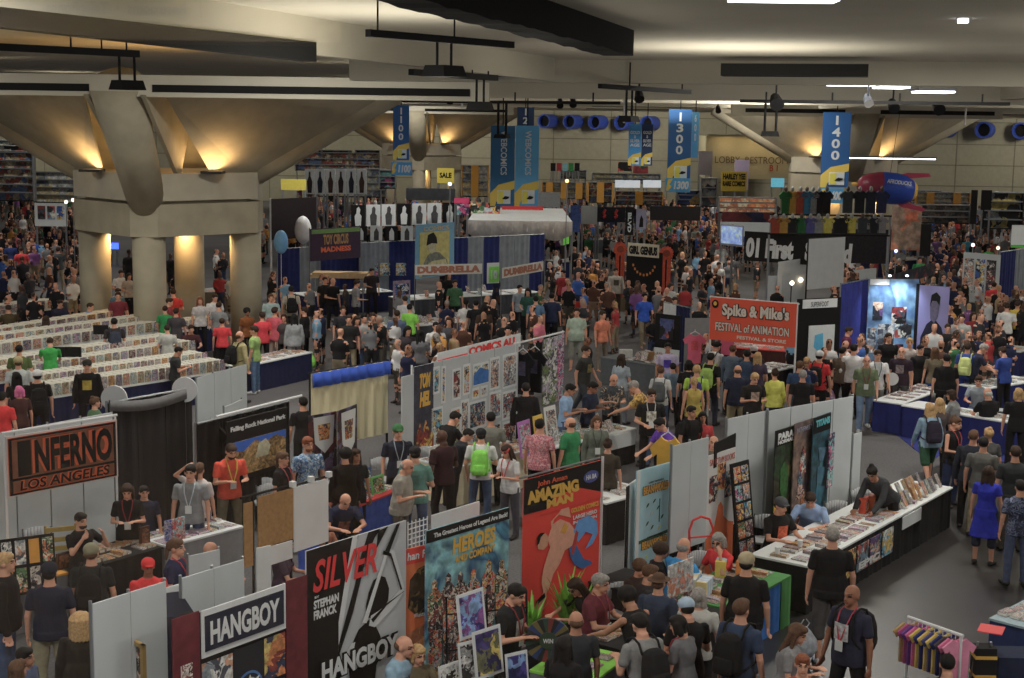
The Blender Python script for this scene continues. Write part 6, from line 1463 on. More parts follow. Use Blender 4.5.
# ------------------------------------------------------------------ hanging aisle banners
bnv = mat((24, 74, 128), .7, .05, 0, 1); blt = mat((70, 150, 200), .7, .06, 0, 1); ylw = mat((206, 178, 50), .7, 0); bdk = mat((30, 50, 84), .7, .05)
letw = mat((196, 204, 210), .6, 0)
def fb(*a, **k): return farboard(*a, **k)
def rope(o, w_, h_, up): MB().tube((w_ / 2, 0, h_), (w_ / 2, 0, h_ + up), .02).build('cord', bk, o)
def eye_logo(o, w_, h_):
    MB().plate([(0, 0), (0, .16 * h_), (w_ * .35, .27 * h_), (w_, .32 * h_), (w_, .22 * h_), (w_ * .6, .17 * h_), (w_ * .25, .05 * h_), (w_ * .2, 0)], -.012, -.004).build('swoosh', ylw, o)
    MB().plate([(w_ * .3, .03 * h_), (w_ * .3, .2 * h_), (w_ * .85, .2 * h_), (w_ * .85, .03 * h_)], -.022, -.013).build('logo_ground', letw, o)
    MB().plate([(w_ * .33, .04 * h_), (w_ * .33, .19 * h_), (w_ * .56, .19 * h_), (w_ * .56, .04 * h_)], -.03, -.022).build('logo_block', mat((190, 180, 40), .6, 0), o)
    MB().plate([(w_ * .5, .09 * h_), (w_ * .62, .13 * h_), (w_ * .8, .12 * h_), (w_ * .78, .10 * h_), (w_ * .66, .085 * h_)], -.04, -.03).build('logo_eye', ink, o)
for (x0, y0, x1, y1, dep, m, lab, num) in ((820, 112, 848, 187, 60, bnv, 'tall blue aisle banner numbered 1400 hanging before the flared column', '1400'), (667, 109, 690, 180, 56, bnv, 'tall blue aisle banner numbered 1300 hanging over the crowd', '1300'), (393, 105, 409, 160, 56, bnv, 'blue aisle banner numbered 1100 in front of the far flared column', '1100'), (517, 107, 534, 126, 57, bdk, 'dark blue aisle banner numbered 12 peeking above the light blue pair', '12'), (691, 112, 698, 158, 57, blt, 'narrow blue banner edge beside the 1300 banner', '600')):
    o, w_, h_ = fb('aisle_banner', lab, 'banner', x0, y0, x1, y1, dep, m, .03)
    nn = len(num)
    span = .62 * h_ if nn > 2 else .9 * h_
    for i, ch in enumerate(num):
        hh = span / nn; text(o, ch, w_ * (.46 if ch == '1' else .34), h_ * .97 - hh * (i + .9), w_ * (.09 if ch == '1' else .3), hh * .8, -.006, letw, bold=.03, rot=0)
    if nn > 2 and w_ > .4: eye_logo(o, w_, h_)
    rope(o, w_, h_, .5)
for (x0, y0, x1, y1, dep, num, lab) in ((819, 188, 843, 203, 59.5, '1400', 'light blue number board reading 1400 beside the rocket balloon'), (665, 178, 690, 192, 55.5, '1300', 'light blue number board over the brown bookshelves in mid-hall'), (391, 162, 412, 175, 55.5, '1100', 'light blue number board before the far flared column pillars')):
    o, w_, h_ = fb('number_board', lab, 'sign', x0, y0, x1, y1, dep, mat((50, 130, 180), .6, .05), .04)
    text(o, num, w_ * .34, h_ * .2, w_ * .6, h_ * .6, -.01, letw, bold=.05, shear=.15); MB().plate([(w_ * .03, h_ * .1), (w_ * .1, h_ * .9), (w_ * .3, h_ * .95), (w_ * .16, h_ * .55), (w_ * .26, h_ * .4), (w_ * .12, h_ * .1)], -.012, -.004).build('swoosh', ylw, o)
for (x0, x1, m, t, lab) in ((490, 514, mat((30, 84, 124), .7, .05), 'WEBCOMICS', 'dark blue hanging banner lettered sideways, near half of the joined pair'), (514.5, 538, blt, 'WEBCOMICS', 'light blue hanging banner lettered sideways, beside the dark blue one')):
    o, w_, h_ = fb('aisle_banner', lab, 'banner', x0, 125.5, x1, 206, 48, m, .03)
    text(o, t, w_ * .42, h_ * .94, h_ * .55, w_ * .26, -.008, letw, bold=.02, rot=PI / 2); eye_logo(o, w_, h_); rope(o, w_, h_, .9)
for (x0, x1, m, lab) in ((628, 640.5, mat((40, 120, 180), .7, .05), 'small bright blue hanging banner lettered gold and silver age'), (641, 652, bdk, 'small dark blue hanging banner beside the gold and silver age one')):
    o, w_, h_ = fb('aisle_banner', lab, 'banner', x0, 124, x1, 165.5, 62, m, .03)
    for i, t in enumerate(('GOLD', '&', 'SILVER', 'AGE')): text(o, t, w_ * (.12 if len(t) > 1 else .42), h_ * (.76 - .1 * i), w_ * (.76 if len(t) > 1 else .16), h_ * .075, -.008, letw, bold=.03)
    eye_logo(o, w_, h_); rope(o, w_, h_, .9)
# white drop poles
for i, (x, y0, y1, dep) in enumerate(((462, 86, 108, 47), (624, 85, 123, 47), (965, 101, 125, 60))):
    p = on_depth(x, y0, dep); q = on_depth(x, y1, dep); tag(MB().tube(q, (q.x, q.y, p.z), .035).build('drop_pole', white_metal), ('thin white pole hanging from the ceiling near the 1100 banner', 'thin white pole hanging above the gold and silver age banner', 'thin white pole hanging before the blue air outlets')[i], 'pole')
# far shop boards, shelving and lit displays, each standing where it shows
def stand(o, h=None):
    """far boards rest on the floor through two posts"""
    return o
FARP = []
def farthing(name, label, cat, x0, y0, x1, y1, dep, m, posts=True, group=None):
    o, w_, h_ = fb(name, label, cat, x0, y0, x1, y1, dep, m, .12, group)
    z = o.location.z
    if posts and z > .1:
        for x in (.06, w_ - .06): MB().tube((x, .06, -z), (x, .06, 0), .05).build('post', grey_metal, o)
    return o, w_, h_
o, w_, h_ = farthing('sign_board', 'yellow board with black lettering hung before the lobby wall', 'sign', 721, 171.5, 746.5, 191, 100, mat((206, 180, 20), .7, .05)); text(o, 'HARLEY YEE', w_ * .06, h_ * .6, w_ * .88, h_ * .3, -.01, ink, bold=.05); text(o, 'RARE COMICS', w_ * .06, h_ * .25, w_ * .88, h_ * .27, -.01, ink, bold=.05)
farthing('sign_board', 'lilac paper banner next to the yellow lettered board', 'sign', 734, 160, 748, 190, 101, mat((140, 128, 160), .7, .05)); farthing('sign_board', 'pale lilac notice hung at the near end of the lobby wall', 'sign', 698, 151, 712, 175, 96, mat((150, 146, 156), .7, .05))
o, w_, h_ = farthing('sign_board', 'small yellow square sign between the far columns', 'sign', 437, 168, 454, 183, 84, mat((200, 180, 30), .7, .05)); text(o, 'SALE', w_ * .15, h_ * .35, w_ * .7, h_ * .35, -.01, ink, bold=.04)
o, w_, h_ = farthing('sign_board', 'yellow paper sign at the near left crowd edge beside the ink drawings', 'sign', 281, 179, 306, 190, 62, mat((190, 176, 40), .7, .05))
o, w_, h_ = farthing('fabric_banner', 'long red banner strip behind the white canopy', 'banner', 502, 206, 543, 215, 62, mat((170, 24, 24), .7, .05)); text(o, 'FANTASTIC COLLECTIBLES', w_ * .1, h_ * .35, w_ * .8, h_ * .3, -.01, mat((190, 130, 120), .6, 0), bold=.02)
o, w_, h_ = farthing('fabric_banner', 'small bright pink banner beside the ink drawings', 'banner', 454, 198, 469, 203, 62, mat((210, 50, 110), .7, .05))
for i, (x0, y0, x1, y1, pal, lab) in enumerate(((457, 204, 469, 215, 8, 'pink and blue print under the bright pink banner'), (471, 202, 484, 216, 4, 'pale green print beside the pink banner'), (486, 203, 500, 216, 0, 'red and grey portrait print beside the pale green one'))): farthing('poster', lab, 'poster', x0, y0, x1, y1, 61, A(pal, 3))
o, w_, h_ = farthing('wall_sign', 'white display with three art panels far beyond the big column', 'display', 35, 203, 67, 226, 66, pw)
for k in range(3): MB().box(w_ * (.1 + .3 * k), w_ * (.34 + .3 * k), -.02, 0, h_ * .3, h_ * .88).build('art_panel', A((5, 2, 1)[k], 3), o)
o, w_, h_ = farthing('neon_sign', 'glowing blue sign seen between the big column pillars', 'sign', 110, 243, 118, 249, 70, mat((30, 40, 120), .5, .2, emit=(60, 90, 255), es=3))
o, w_, h_ = farthing('television', 'bright pale blue screen far beyond behind the third column', 'screen', 771, 178, 784, 187, 112, mat((100, 170, 190), .5, .1, emit=(90, 170, 190), es=.7))
shelf_art = art(((150, 130, 96), (90, 70, 54), (176, 160, 130), (150, 66, 50), (80, 100, 140)), 2.2, 3)
whit_art = art(((186, 188, 186), (150, 154, 152), (196, 180, 130), (100, 110, 130)), 1.6, 5)
orange_glow_art = art(((200, 110, 40), (210, 150, 80), (150, 80, 40), (190, 170, 130)), 2.5, 6, emit=.25)  # orange light on the shelves put into the colours and a weak glow
def shelving(label, x0, y0, x1, y1, dep, m, n=4, cols=0, cm=None, group=None):
    o, w_, h_ = farthing('shelving', label, 'shelving', x0, y0, x1, y1, dep, m, group=group)
    for k in range(n + 1): MB().box(0, w_, -.35, 0, h_ * k / n - .03, h_ * k / n + .03).build('shelf', grey_metal if k else bk, o)
    for x in (0, w_): MB().box(x - .04, x + .04, -.35, .05, 0, h_).build('upright', cm or grey_metal, o)
    for k in range(cols): x = w_ * (k + .5) / cols; MB().box(x - .25, x + .25, -.5, -.36, 0, h_).build('end_panel', cm, o)
    return o
ym = mat((200, 140, 20), .7, .05)
shelving('long brown book shelving with a yellow end panel below the 1300 board', 615, 191, 662, 204, 100, shelf_art, 3, 1, ym); shelving('brown shelving between yellow posts under the lit white boards', 588, 182, 612, 202, 104, shelf_art, 3, 1, ym)
shelving('pale wire shelving of toys left of the brown bookshelves', 542, 182, 586, 198, 106, whit_art, 3, 3, ym); shelving('long pale shelving crowded with goods against the back wall', 592, 173, 660, 182, 116, whit_art, 2)
shelving('pale shelving of boxed toys beyond the ink drawings', 318, 168, 386, 196, 96, whit_art, 4); shelving('crowded shelving seen beneath the second flared column', 296, 152, 380, 170, 112, shelf_art, 3)
shelving('bright toy shelving right of the second flared column', 462, 165, 488, 196, 98, whit_art, 4, 1, ym); shelving('orange-lit book shelving under the lobby wall', 718, 197, 775, 212, 72, orange_glow_art, 3, 0)
shelving('tall dealer shelving beyond the crowd at far left', -6, 152, 36, 200, 84, shelf_art, 6); shelving('second tall dealer shelving next to the art panels', 36, 172, 76, 202, 88, whit_art, 4)
shelving('dark tower shelving with yellow goods by the back wall', 981, 192, 1020, 228, 84, art(((24, 24, 28), (30, 30, 34), (150, 130, 40), (120, 124, 126)), 1.4, 8), 4, 0, ink); shelving('white goods shelving between the rocket and the dark towers', 915, 192, 968, 206, 100, whit_art, 3, 2, mat((170, 120, 30), .7, .1)); shelving('pale wire rack of toys right of the dark tower', 896, 204, 968, 222, 86, art(((110, 104, 96), (80, 76, 74), (140, 110, 90), (60, 64, 76)), 2, 9), 3)
for i, (x0, x1, y0, y1) in enumerate(((970, 976, 190, 224), (981, 991, 190, 210))): farthing('sign_tower', ('narrow black tower sign by the dark shelving', 'wider black tower sign with a white emblem by the dark shelving')[i], 'sign', x0, y0, x1, y1, 80, ink)
for i, (x0, x1) in enumerate(((615, 640), (643, 661))):
    o, w_, h_ = farthing('light_box', ('wide lit white board above the brown bookshelves', 'second lit white board beside the 1300 number board')[i], 'light box', x0, 180, x1, 187.5, 108, mat((170, 176, 180), .5, .2, scale=2, emit=(200, 210, 220), es=.5))
farthing('sign_board', 'red and black display high on the back wall', 'sign', 618, 162, 632, 171, 120, art(((180, 30, 24), (20, 20, 22), (190, 40, 30)), 1, 2)); farthing('sign_board', 'green and red display on the back wall beside the red one', 'sign', 633, 166, 648, 174, 120, art(((30, 50, 40), (130, 30, 40), (60, 110, 50)), 1, 3))
for k, c_ in enumerate(((24, 24, 26), (150, 40, 50), (110, 170, 190), (30, 120, 60), (24, 24, 26))): farthing('fabric_banner', 'small %s shirt-shaped banner in the line above the toy shelving' % ('black', 'dark red', 'pale blue', 'green', 'black')[k], 'banner', 550.5 + 6 * k, 163, 555.5 + 6 * k, 171, 108, mat(c_, .7, .2), group='line of shirt banners')
for k in range(6):
    o, w_, h_ = farthing('poster', 'tall white costume-figure poster in the far row beyond the black screen', 'poster', 305 + 10.4 * k, 169, 314.5 + 10.4 * k, 194, 74, pw, group='costume-figure posters in the far row')
    MB().plate([(w_ * u, h_ * v) for u, v in ((.3, .05), (.22, .5), (.4, .7), (.42, .9), (.58, .9), (.6, .7), (.78, .5), (.7, .05))], -.03, -.005).build('figure', mat(((40, 30, 34), (30, 34, 50), (60, 40, 36))[k % 3], .7, .3), o)
for k, (x0, x1, y0, y1, dep, c_) in enumerate(((318, 352, 150, 166, 118, 5), (380, 396, 170, 188, 92, 8), (356, 380, 150, 164, 118, 3), (466, 486, 172, 182, 110, 6), (0, 30, 140, 156, 122, 2), (560, 586, 170, 178, 112, 4), (676, 700, 190, 204, 96, 1), (700, 716, 178, 206, 92, 9), (896, 940, 190, 200, 106, 6))):
    shelving(('crowded toy shelving against the wall beyond the costume posters', 'pink and grey stall front beside the second column', 'dark stall shelving under the lobby soffit at mid-left', 'bright stall shelving by the second column', 'stall shelving high at the far left wall', 'small stall shelving right of the light blue banner', 'pale stall shelving under the 1300 board', 'stall shelving edge beside the lilac notice', 'stall shelving behind the rocket fins')[k], x0, y0, x1, y1, dep, A(c_, 1.2), 3)
# dark booths in the far middle
o, w_, h_ = farthing('booth_backdrop', 'black booth wall with red swirl emblems in the far middle', 'backdrop', 597, 207, 625, 222, 74, mat((26, 28, 38), .8, .1)); 
for u in (.2, .62): MB().path([(w_ * u, -.03, h_ * .3), (w_ * (u + .1), -.03, h_ * .4), (w_ * (u + .02), -.03, h_ * .6), (w_ * (u + .1), -.03, h_ * .85)], .07).build('emblem', mat((160, 40, 40), .6, 0), o)
farthing('booth_backdrop', 'long dark curtain wall behind the far crowd', 'backdrop', 650, 206, 700, 220, 80, mat((34, 32, 34), .8, .1)); o, w_, h_ = farthing('fabric_banner', 'tall black banner lettered downward in white', 'banner', 625, 207, 633, 235, 66, ink); text(o, 'BLVD', w_ * .3, h_ * .8, h_ * .7, w_ * .45, -.01, letw, bold=.04, rot=PI / 2)
o, w_, h_ = farthing('fabric_banner', 'pale portrait banner leaning beside the black lettered one', 'banner', 636, 209, 646, 229, 66, mat((120, 118, 140), .7, .1)); MB().plate([(w_ * .3, h_ * .1), (w_ * .35, h_ * .5), (w_ * .5, h_ * .7), (w_ * .7, h_ * .5), (w_ * .7, h_ * .1)], -.02, -.005).build('figure', ink, o)
farthing('fabric_banner', 'small red and blue banner at the edge of the far booths', 'banner', 570, 205, 580, 232, 66, mat((40, 60, 110), .7, .3)); farthing('partition', 'grey booth wall with small prints in the far middle', 'partition', 581, 206, 597, 224, 72, pnl)
farthing('booth_backdrop', 'navy booth with red shelves below the orange-lit books', 'backdrop', 722, 212, 772, 222, 70, art(((28, 34, 80), (110, 30, 40), (28, 34, 80)), .7, 3)); farthing('booth_backdrop', 'grey counter wall carrying the lit television', 'backdrop', 720, 222, 772, 236, 66, pnl)
farthing('booth_backdrop', 'grey curtained booth beyond the ink drawings', 'backdrop', 406, 188, 455, 200, 70, gcl); farthing('booth_backdrop', 'white tent-like booth beyond the white canopy', 'backdrop', 530, 192, 560, 207, 80, mat((140, 144, 150), .8, .1))
farthing('booth_backdrop', 'patterned orange-lit booth wall under the rocket balloon', 'backdrop', 891, 205, 920, 250, 64, art(((150, 120, 100), (190, 90, 50), (130, 110, 90), (200, 120, 80)), 1.2, 4)); farthing('booth_backdrop', 'black curtain edge right of the orange-lit booth wall', 'backdrop', 920, 224, 930, 256, 63, ink)
B = Board('display_wall', 'white wire wall hung with printed shirts at the far right', 'display wall', (964, 252), (1001, 255), 2.6, .4); B.panel('panel', 0, 1, 0, 1, pnl)
for k in range(3): poster_on(B, .05 + .3 * k, .3, .3 + .3 * k, .9, A((9, 1, 5)[k], 5))
drape('navy curtain booth side at the far right edge', (1001, 252), (1030, 248), 2.6, 0, [ncl, gcl]); 
B = bd('fabric_banner', 'white cloth banner above a green strip at the right edge', 'banner', (1012, 225), (1040, 225), 3.0, 2.0, pw); B.panel('strip', 0, 1, 0, .12, mat((60, 150, 50), .7, 0), y=-.021)
B = bd('partition', 'low white half wall in front of the hooded pictures', 'partition', (854, 270), (876, 268), 1.7, .2, pnl); B = bd('booth_backdrop', 'dark banner line with red and green lettering behind the blue picture wall', 'banner', (888, 276), (935, 262), 2.8, 2.4, art(((20, 22, 40), (40, 60, 60), (110, 40, 40)), 2, 3))
# costume shirts on high racks
rnd = random.Random(4)
cols = [(16, 70, 32), (130, 96, 20), (120, 44, 24), (26, 88, 120), (100, 100, 104), (20, 20, 24), (24, 22, 26), (60, 60, 110), (150, 140, 40), (40, 44, 50), (26, 28, 34), (30, 34, 50), (36, 40, 70)]
cn = ['green', 'mustard', 'rust', 'turquoise', 'grey', 'black', 'charcoal', 'violet-blue', 'olive', 'slate', 'near-black', 'ink-blue', 'dark blue']
def fartee(x, y0, y1, dep, i, lab, grp, w=1.0):
    p = on_depth(x, y1, dep); r = on_depth(x, y0, dep); h_ = r.z - p.z; o = empty('display_shirt', lab, 'shirt', p, -ang, grp)
    MB().plate([((u - .5) * h_ * w, v * h_ * .86) for u, v in TEE], -.08, .08).build('cloth', mat(cols[i], .85, .15), o); MB().ell((0, 0, h_ * .92), (.07, .08, .11)).build('mannequin_head', mat((110, 112, 112), .6, 0) if i % 3 else mat((60, 50, 44), .6, 0), o)
xs = [785, 791, 797, 801, 806, 811, 817, 838, 846]; 
for k, x in enumerate((785, 791.5, 799.5, 806, 812, 818, 826)): fartee(x, 187, 214, 57, k, '%s shirt on the upper mannequin line' % cn[k], 'upper mannequin line', .5)
for k, x in enumerate((847, 859, 870, 881)): fartee(x, 187, 213, 55, 9 + k, '%s jacket on the upper mannequin line by the rocket balloon' % cn[9 + k], 'upper mannequin line', .62)
for k, x in enumerate((775, 783, 792, 801, 810, 818, 827, 837, 845, 851, 862, 874, 881)): fartee(x, 215, 233, 53, (2, 1, 5, 0, 7, 4, 8, 5, 6, 8, 9, 10, 4)[k], '%s shirt on the lower mannequin line' % cn[(2, 1, 5, 0, 7, 4, 8, 5, 6, 8, 9, 10, 4)[k]], 'lower mannequin line', .8)
farthing('booth_backdrop', 'dark booth wall behind the lower mannequin line', 'backdrop', 775, 228, 890, 262, 58, mat((36, 34, 40), .8, .2))
for (x0, x1, y, dep, lab) in ((770, 892, 213.5, 57.2, 'thin rail carrying the upper mannequin line'), (768, 890, 233, 53.3, 'thin rail carrying the lower mannequin line')):
    p = on_depth(x0, y, dep); q = on_depth(x1, y, dep); o = empty('display_rail', lab, 'rail', p, -ang); Lw = (q - p).length
    MB().box(0, Lw, 0, .1, -.06, 0).build('rail', bk, o)
    for x in (.05, Lw - .05): MB().tube((x, .05, -p.z), (x, .05, 0), .04, n=6).build('post', grey_metal, o)
# rocket balloon
p = on_depth(888, 188, 62); rb = empty('rocket_balloon', 'inflated blue and dark red rocket balloon with fins floating over the mannequins', 'balloon', p, 0); s = 62 / 1450
rb.rotation_euler = (0, math.radians(6), 0)
secs = []
I3 = Matrix(((0, 0, 1), (0, 1, 0), (-1, 0, 0)))
for x, r in ((-30, 5), (-27, 9), (-20, 13), (-8, 16), (6, 16.5), (16, 15), (24, 11), (28, 7)): secs.append((V(x * s, 0, 0), r * s * .95, r * s * .95, I3))
out = ([], []); loft(out, secs, 24, 2); me = bpy.data.meshes.new('r'); me.from_pydata([tuple(v) for v in out[0]], [], out[1]); me.polygons.foreach_set('use_smooth', [True] * len(me.polygons))
me.materials.append(mat((28, 60, 150), .35, .05)); me.materials.append(mat((110, 28, 50), .35, .05)); me.materials.append(yl)
me.polygons.foreach_set('material_index', [1 if pl_.center.x < -9 * s + abs(pl_.center.z) * .3 else (2 if pl_.center.x > 25 * s else 0) for pl_ in me.polygons]); link('hull', me, rb)
for dz, sgn in ((1, 1), (-1, -1)):
    MB().plate([(8 * s, 13 * s * sgn), (22 * s, 12 * s * sgn), (40 * s, 16 * s * sgn), (38 * s, 19 * s * sgn), (16 * s, 17 * s * sgn)][::sgn], -.05, .05).build('fin', mat((150, 40, 70), .4, .05), rb)
MB().ell((-33 * s, 0, 0), (3.5 * s, 1.8 * s, 1.8 * s)).build('nose_tip', yl, rb); MB().tube((0, 0, 0), (0, 0, 8.0 - p.z), .01).build('cord', bk, rb)
text(rb, 'AFRODUCKS', -6 * s, 5 * s, 24 * s, 4 * s, -16.6 * s, letw, bold=.02)
# small lit globes far away
for i, (x, y, c_) in enumerate(((66, 202, (255, 235, 200)), (73, 200, (255, 220, 190)), (973, 245, (255, 200, 200)), (998, 248, (255, 190, 150)), (450, 184, (200, 220, 255)), (567, 181, (255, 200, 120)), (896, 251, (160, 170, 255)), (105, 291, (230, 240, 255)))):
    p = on_depth(x, y, 58 if y < 290 else 48); o = empty('globe_lamp', ('glowing lamp by the art panels far beyond the column', 'second glowing lamp by the far art panels', 'glowing pinkish lamp among the far right crowd', 'orange glowing lamp at the far right booth', 'cold white glowing point beside the ink drawings', 'warm glowing point on a yellow shelf post', 'violet glowing point at the orange-lit booth', 'shining white screen held beside the near pillar')[i], 'lamp', p)
    MB().ell((0, 0, 0), (.07, .07, .07)).build('bulb', mat(c_, .5, 0, emit=c_, es=4), o); MB().tube((0, 0, -p.z), (0, 0, 0), .02, n=6).build('stem', grey_metal, o)
# low booths in between the crowd, seen as tables of goods
rnd = random.Random(12)
for i, (a, b, lab) in enumerate((((20, 305), (70, 301), 'white round-edged cafe table at far left'), ((560, 262), (600, 260), 'booth table among the far middle crowd'), ((680, 268), (712, 270), 'booth table beside the tan statue booth'), ((880, 300), (905, 298), 'booth table before the glowing pictures'), ((955, 300), (1010, 306), 'booth table at the right among the crowd'), ((880, 262), (940, 258), 'booth table beyond the blue picture wall'), ((205, 292), (250, 290), 'booth table behind the big column'), ((120, 300), (150, 298), 'booth table between the column pillars'), ((590, 240), (618, 239), 'booth table before the dark swirl booth'), ((960, 345), (1020, 352), 'booth table at the right edge beyond the blue tables'), ((700, 250), (716, 250), 'small booth table near the television'))):
    T_ = Table(lab, a, b, 1.2, mat((130, 130, 128), .8, .2), mat(((60, 64, 72), (24, 30, 70), (90, 80, 66), (30, 30, 34))[i % 4], .85, .1))
    scatter(T_, 8, .05, .95, .1, .9, 'book on a far crowd table', 'books on far tables', sz=(.3, .35))
# ------------------------------------------------------------------ the upstairs window and the lobby behind it, seen as a faint mirror image in the pane
gl = bpy.data.materials.new('window glass'); gl.use_nodes = True; nt = gl.node_tree; nt.nodes.clear()
ou = nt.nodes.new('ShaderNodeOutputMaterial'); mxs = nt.nodes.new('ShaderNodeMixShader'); tr = nt.nodes.new('ShaderNodeBsdfTransparent'); gs = nt.nodes.new('ShaderNodeBsdfGlossy'); fr = nt.nodes.new('ShaderNodeFresnel')
fr.inputs['IOR'].default_value = 1.52; gs.inputs['Roughness'].default_value = .0; tr.inputs[0].default_value = (.97, .98, .98, 1)
nt.links.new(fr.outputs[0], mxs.inputs[0]); nt.links.new(tr.outputs[0], mxs.inputs[1]); nt.links.new(gs.outputs[0], mxs.inputs[2]); nt.links.new(mxs.outputs[0], ou.inputs[0])
structure('window_1', MB().add([(-4, .9, 5.6), (4, .9, 5.6), (4, .9, 8.9), (-4, .9, 8.9)], [(0, 1, 2, 3)]), gl)
lw = mat((170, 158, 128), .8, .05, 0, 1)
structure('floor_lobby', MB().box(-7, 7, -9, .8, 5.3, 5.5), mat((70, 60, 56), .8, .2, 0, 4))
structure('wall_front', MB().box(-7, 7, .85, 1.0, 3.0, 5.6), concm)
structure('wall_lobby_back', MB().box(-7, 7, -9.2, -9, 5.5, 9.2), mat((60, 58, 60), .8, .1))
structure('wall_lobby_soffit', MB().box(-7, -.83, -5.6, -5.2, 7.56, 8.9), lw)
structure('ceiling_lobby', MB().box(-7, 7, -9.2, .85, 9.0, 9.2), mat((120, 116, 104), .9, .05))
sl = empty('lobby_sign', 'lobby direction lettering on a beige soffit, mirrored faintly in the window pane', 'sign', (-1.56, -5.19, 7.665), PI); dk = mat((14, 14, 14), .6, 0)
for t, x, z, w_ in (('Meeting Rooms', .02, .09, .42), ('Restrooms  \u2022  Telephones', .0, .0, .66)): text(sl, t, x, z, w_, .066, 0, dk, bold=.03)
MB().tube((-.07, 0, .0), (-.07, 0, .11), .005).tube((-.10, 0, .075), (-.07, 0, .11), .005).tube((-.04, 0, .075), (-.07, 0, .11), .005).build('arrow', dk, sl)
area((-2.5, -3.6, 8.9), 800, 1.5, (math.radians(-45), 0, 0), (1, .85, .6))
area((3, -6, 8.9), 12, 1.0)
# ------------------------------------------------------------------ everyone in the hall
K_ = (20, 20, 23); NV = (26, 32, 56); GR = (92, 94, 98); WH = (172, 174, 178); JN = (54, 70, 98); KH = (134, 122, 96); RD = (176, 28, 34)
random.seed(21)
def pp(x, y, face, pose, top, low, hair, hc, where, **k): return person(x, y, face, pose, top=top, low=low, hair=hair, hc=hc, label='person ' + where, **k)
# --- bottom-left booths
pp(127, 484, -5, 'hold', K_, K_, 'long', 'b', 'with long dark hair in a black top behind the orange art books', fem=True, h=1.68, lany=(120, 30, 40), skin='l')
pp(144, 486, 10, 'stand', (30, 34, 50), K_, 'short', 'k', 'half hidden behind the long-haired person at the black backdrop', h=1.5)
pp(190, 465, -12, 'stand', (108, 112, 116), JN, 'short', 'k', 'in a plain grey tee with a lanyard beside the orange shirt', lany=(150, 160, 170), h=1.78, fat=.01)
pp(199, 463, 150, 'armup', (160, 150, 150), JN, 'tail', 'n', 'raising a hand to tied brown hair behind the grey tee', fem=True, h=1.68, pack=None)
pp(231, 444, 20, 'hold', (206, 64, 40), (90, 84, 66), 'short', 'b', 'in an orange tee with a yellow lanyard and dark beard', lany=(200, 180, 50), beard=True, h=1.82, print_=mat((160, 60, 40), .7, .3, 0, 14))
pp(303, 397, 200, 'stand', K_, K_, 'short', 'k', 'in black seen from behind between park sign and cream curtain', h=1.76)
pp(283, 452, 55, 'stand', K_, K_, 'tail', 'n', 'with tied brown hair in a black tee behind the pin board', fem=True, h=1.68, lany=(150, 60, 70))
pp(308, 437, 25, 'stand', art(((96, 140, 180), (176, 190, 200), (60, 96, 140)), 9, 31, rough=.9), JN, 'short', 'r', 'with ginger beard in a blue and white plaid shirt', beard=True, h=1.84)
pp(345, 448, 200, 'stand', (22, 16, 14), K_, 'curly', 'k', 'in a dark fur coat with a big mane of black hair', fem=True, slv=2.0, h=1.74, length=.45, fat=.03)
pp(356, 449, 30, 'stand', K_, K_, 'long', 'b', 'with long dark hair just behind the fur coat', fem=True, h=1.68, skin='m')
pp(398, 425, 12, 'stand', (24, 30, 44), K_, 'short', 'k', 'in a green cap and dark navy shirt with lanyard', hat='cap', hatc=(40, 90, 50), lany=(110, 120, 130), h=1.8)
pp(407, 459, 70, 'hold', (118, 116, 108), (70, 66, 60), 'thin', 'g', 'in a loose grey tee with grey hair holding papers', h=1.78, fat=.045)
pp(415, 447, 175, 'stand2', (70, 112, 106), JN, 'short', 'k', 'in a teal tee and dark cap seen from behind', hat='cap', hatc=(26, 26, 30), h=1.8, fat=.03)
pp(442, 430, 215, 'stand2', (44, 22, 28), K_, 'bald', 'k', 'bald and dark-skinned in a dark maroon tee', skin='d', h=1.84)
pp(454, 412, 130, 'reach', K_, K_, 'short', 'k', 'in a black tee reaching across the cream table', h=1.78)
pp(467, 429, 100, 'reach', (30, 32, 40), K_, 'short', 'k', 'with dark hair bending low to the cream table', h=1.62)
pp(481, 429, 175, 'stand2', WH, JN, 'short', 'k', 'in a white tee and dark cap seen from behind', hat='cap', hatc=(26, 28, 34), h=1.74, pack=((110, 200, 50), 'lime green drawstring bag on the back of the white tee'))
pp(491, 412, 180, 'stand', (96, 98, 92), K_, 'short', 'k', 'in a grey-green tee seen from behind at the print wall', h=1.78)
pp(507, 445, -40, 'hold', WH, (60, 60, 70), 'long', 'b', 'in a white top with a red and white bandana', fem=True, hat='bandana', hatc=(190, 60, 60), h=1.66, lany=RD)
pp(345, 493, 15, 'sitlean', (28, 34, 56), K_, 'thin', 'n', 'with receding hair in a dark blue print tee leaning forward', skin='l', h=1.8, fat=.03, print_=mat((110, 70, 60), .7, .6, 0, 16))
pp(286, 537, 80, 'sit', (60, 44, 60), K_, 'bob', 'b', 'seated with dark hair behind the maroon strip', fem=True, h=1.66)
pp(323, 519, 20, 'sit', (130, 80, 60), K_, 'short', 'n', 'small in a pink patterned cap beside the plain white board', hat='cap', hatc=(170, 140, 160), h=1.4, skin='m')
pp(81, 513, 35, 'camera', K_, K_, 'short', 'k', 'with dark beard taking a photo in front of the yellow chair', beard=True, h=1.62)
pp(91, 544, 170, 'stand', (30, 34, 36), K_, 'short', 'n', 'in an olive cap and dark tee facing the art books', hat='cap', hatc=(110, 106, 84), h=1.76, fat=.02, pack=((18, 18, 20), 'black backpack on the person in the olive cap'))
pp(49, 563, 172, 'stand', (22, 28, 46), (120, 114, 92), 'short', 'k', 'in a navy cap, navy polo and khaki shorts', upto=1.15, hat='cap', hatc=(16, 22, 36), h=1.8, fat=.02)
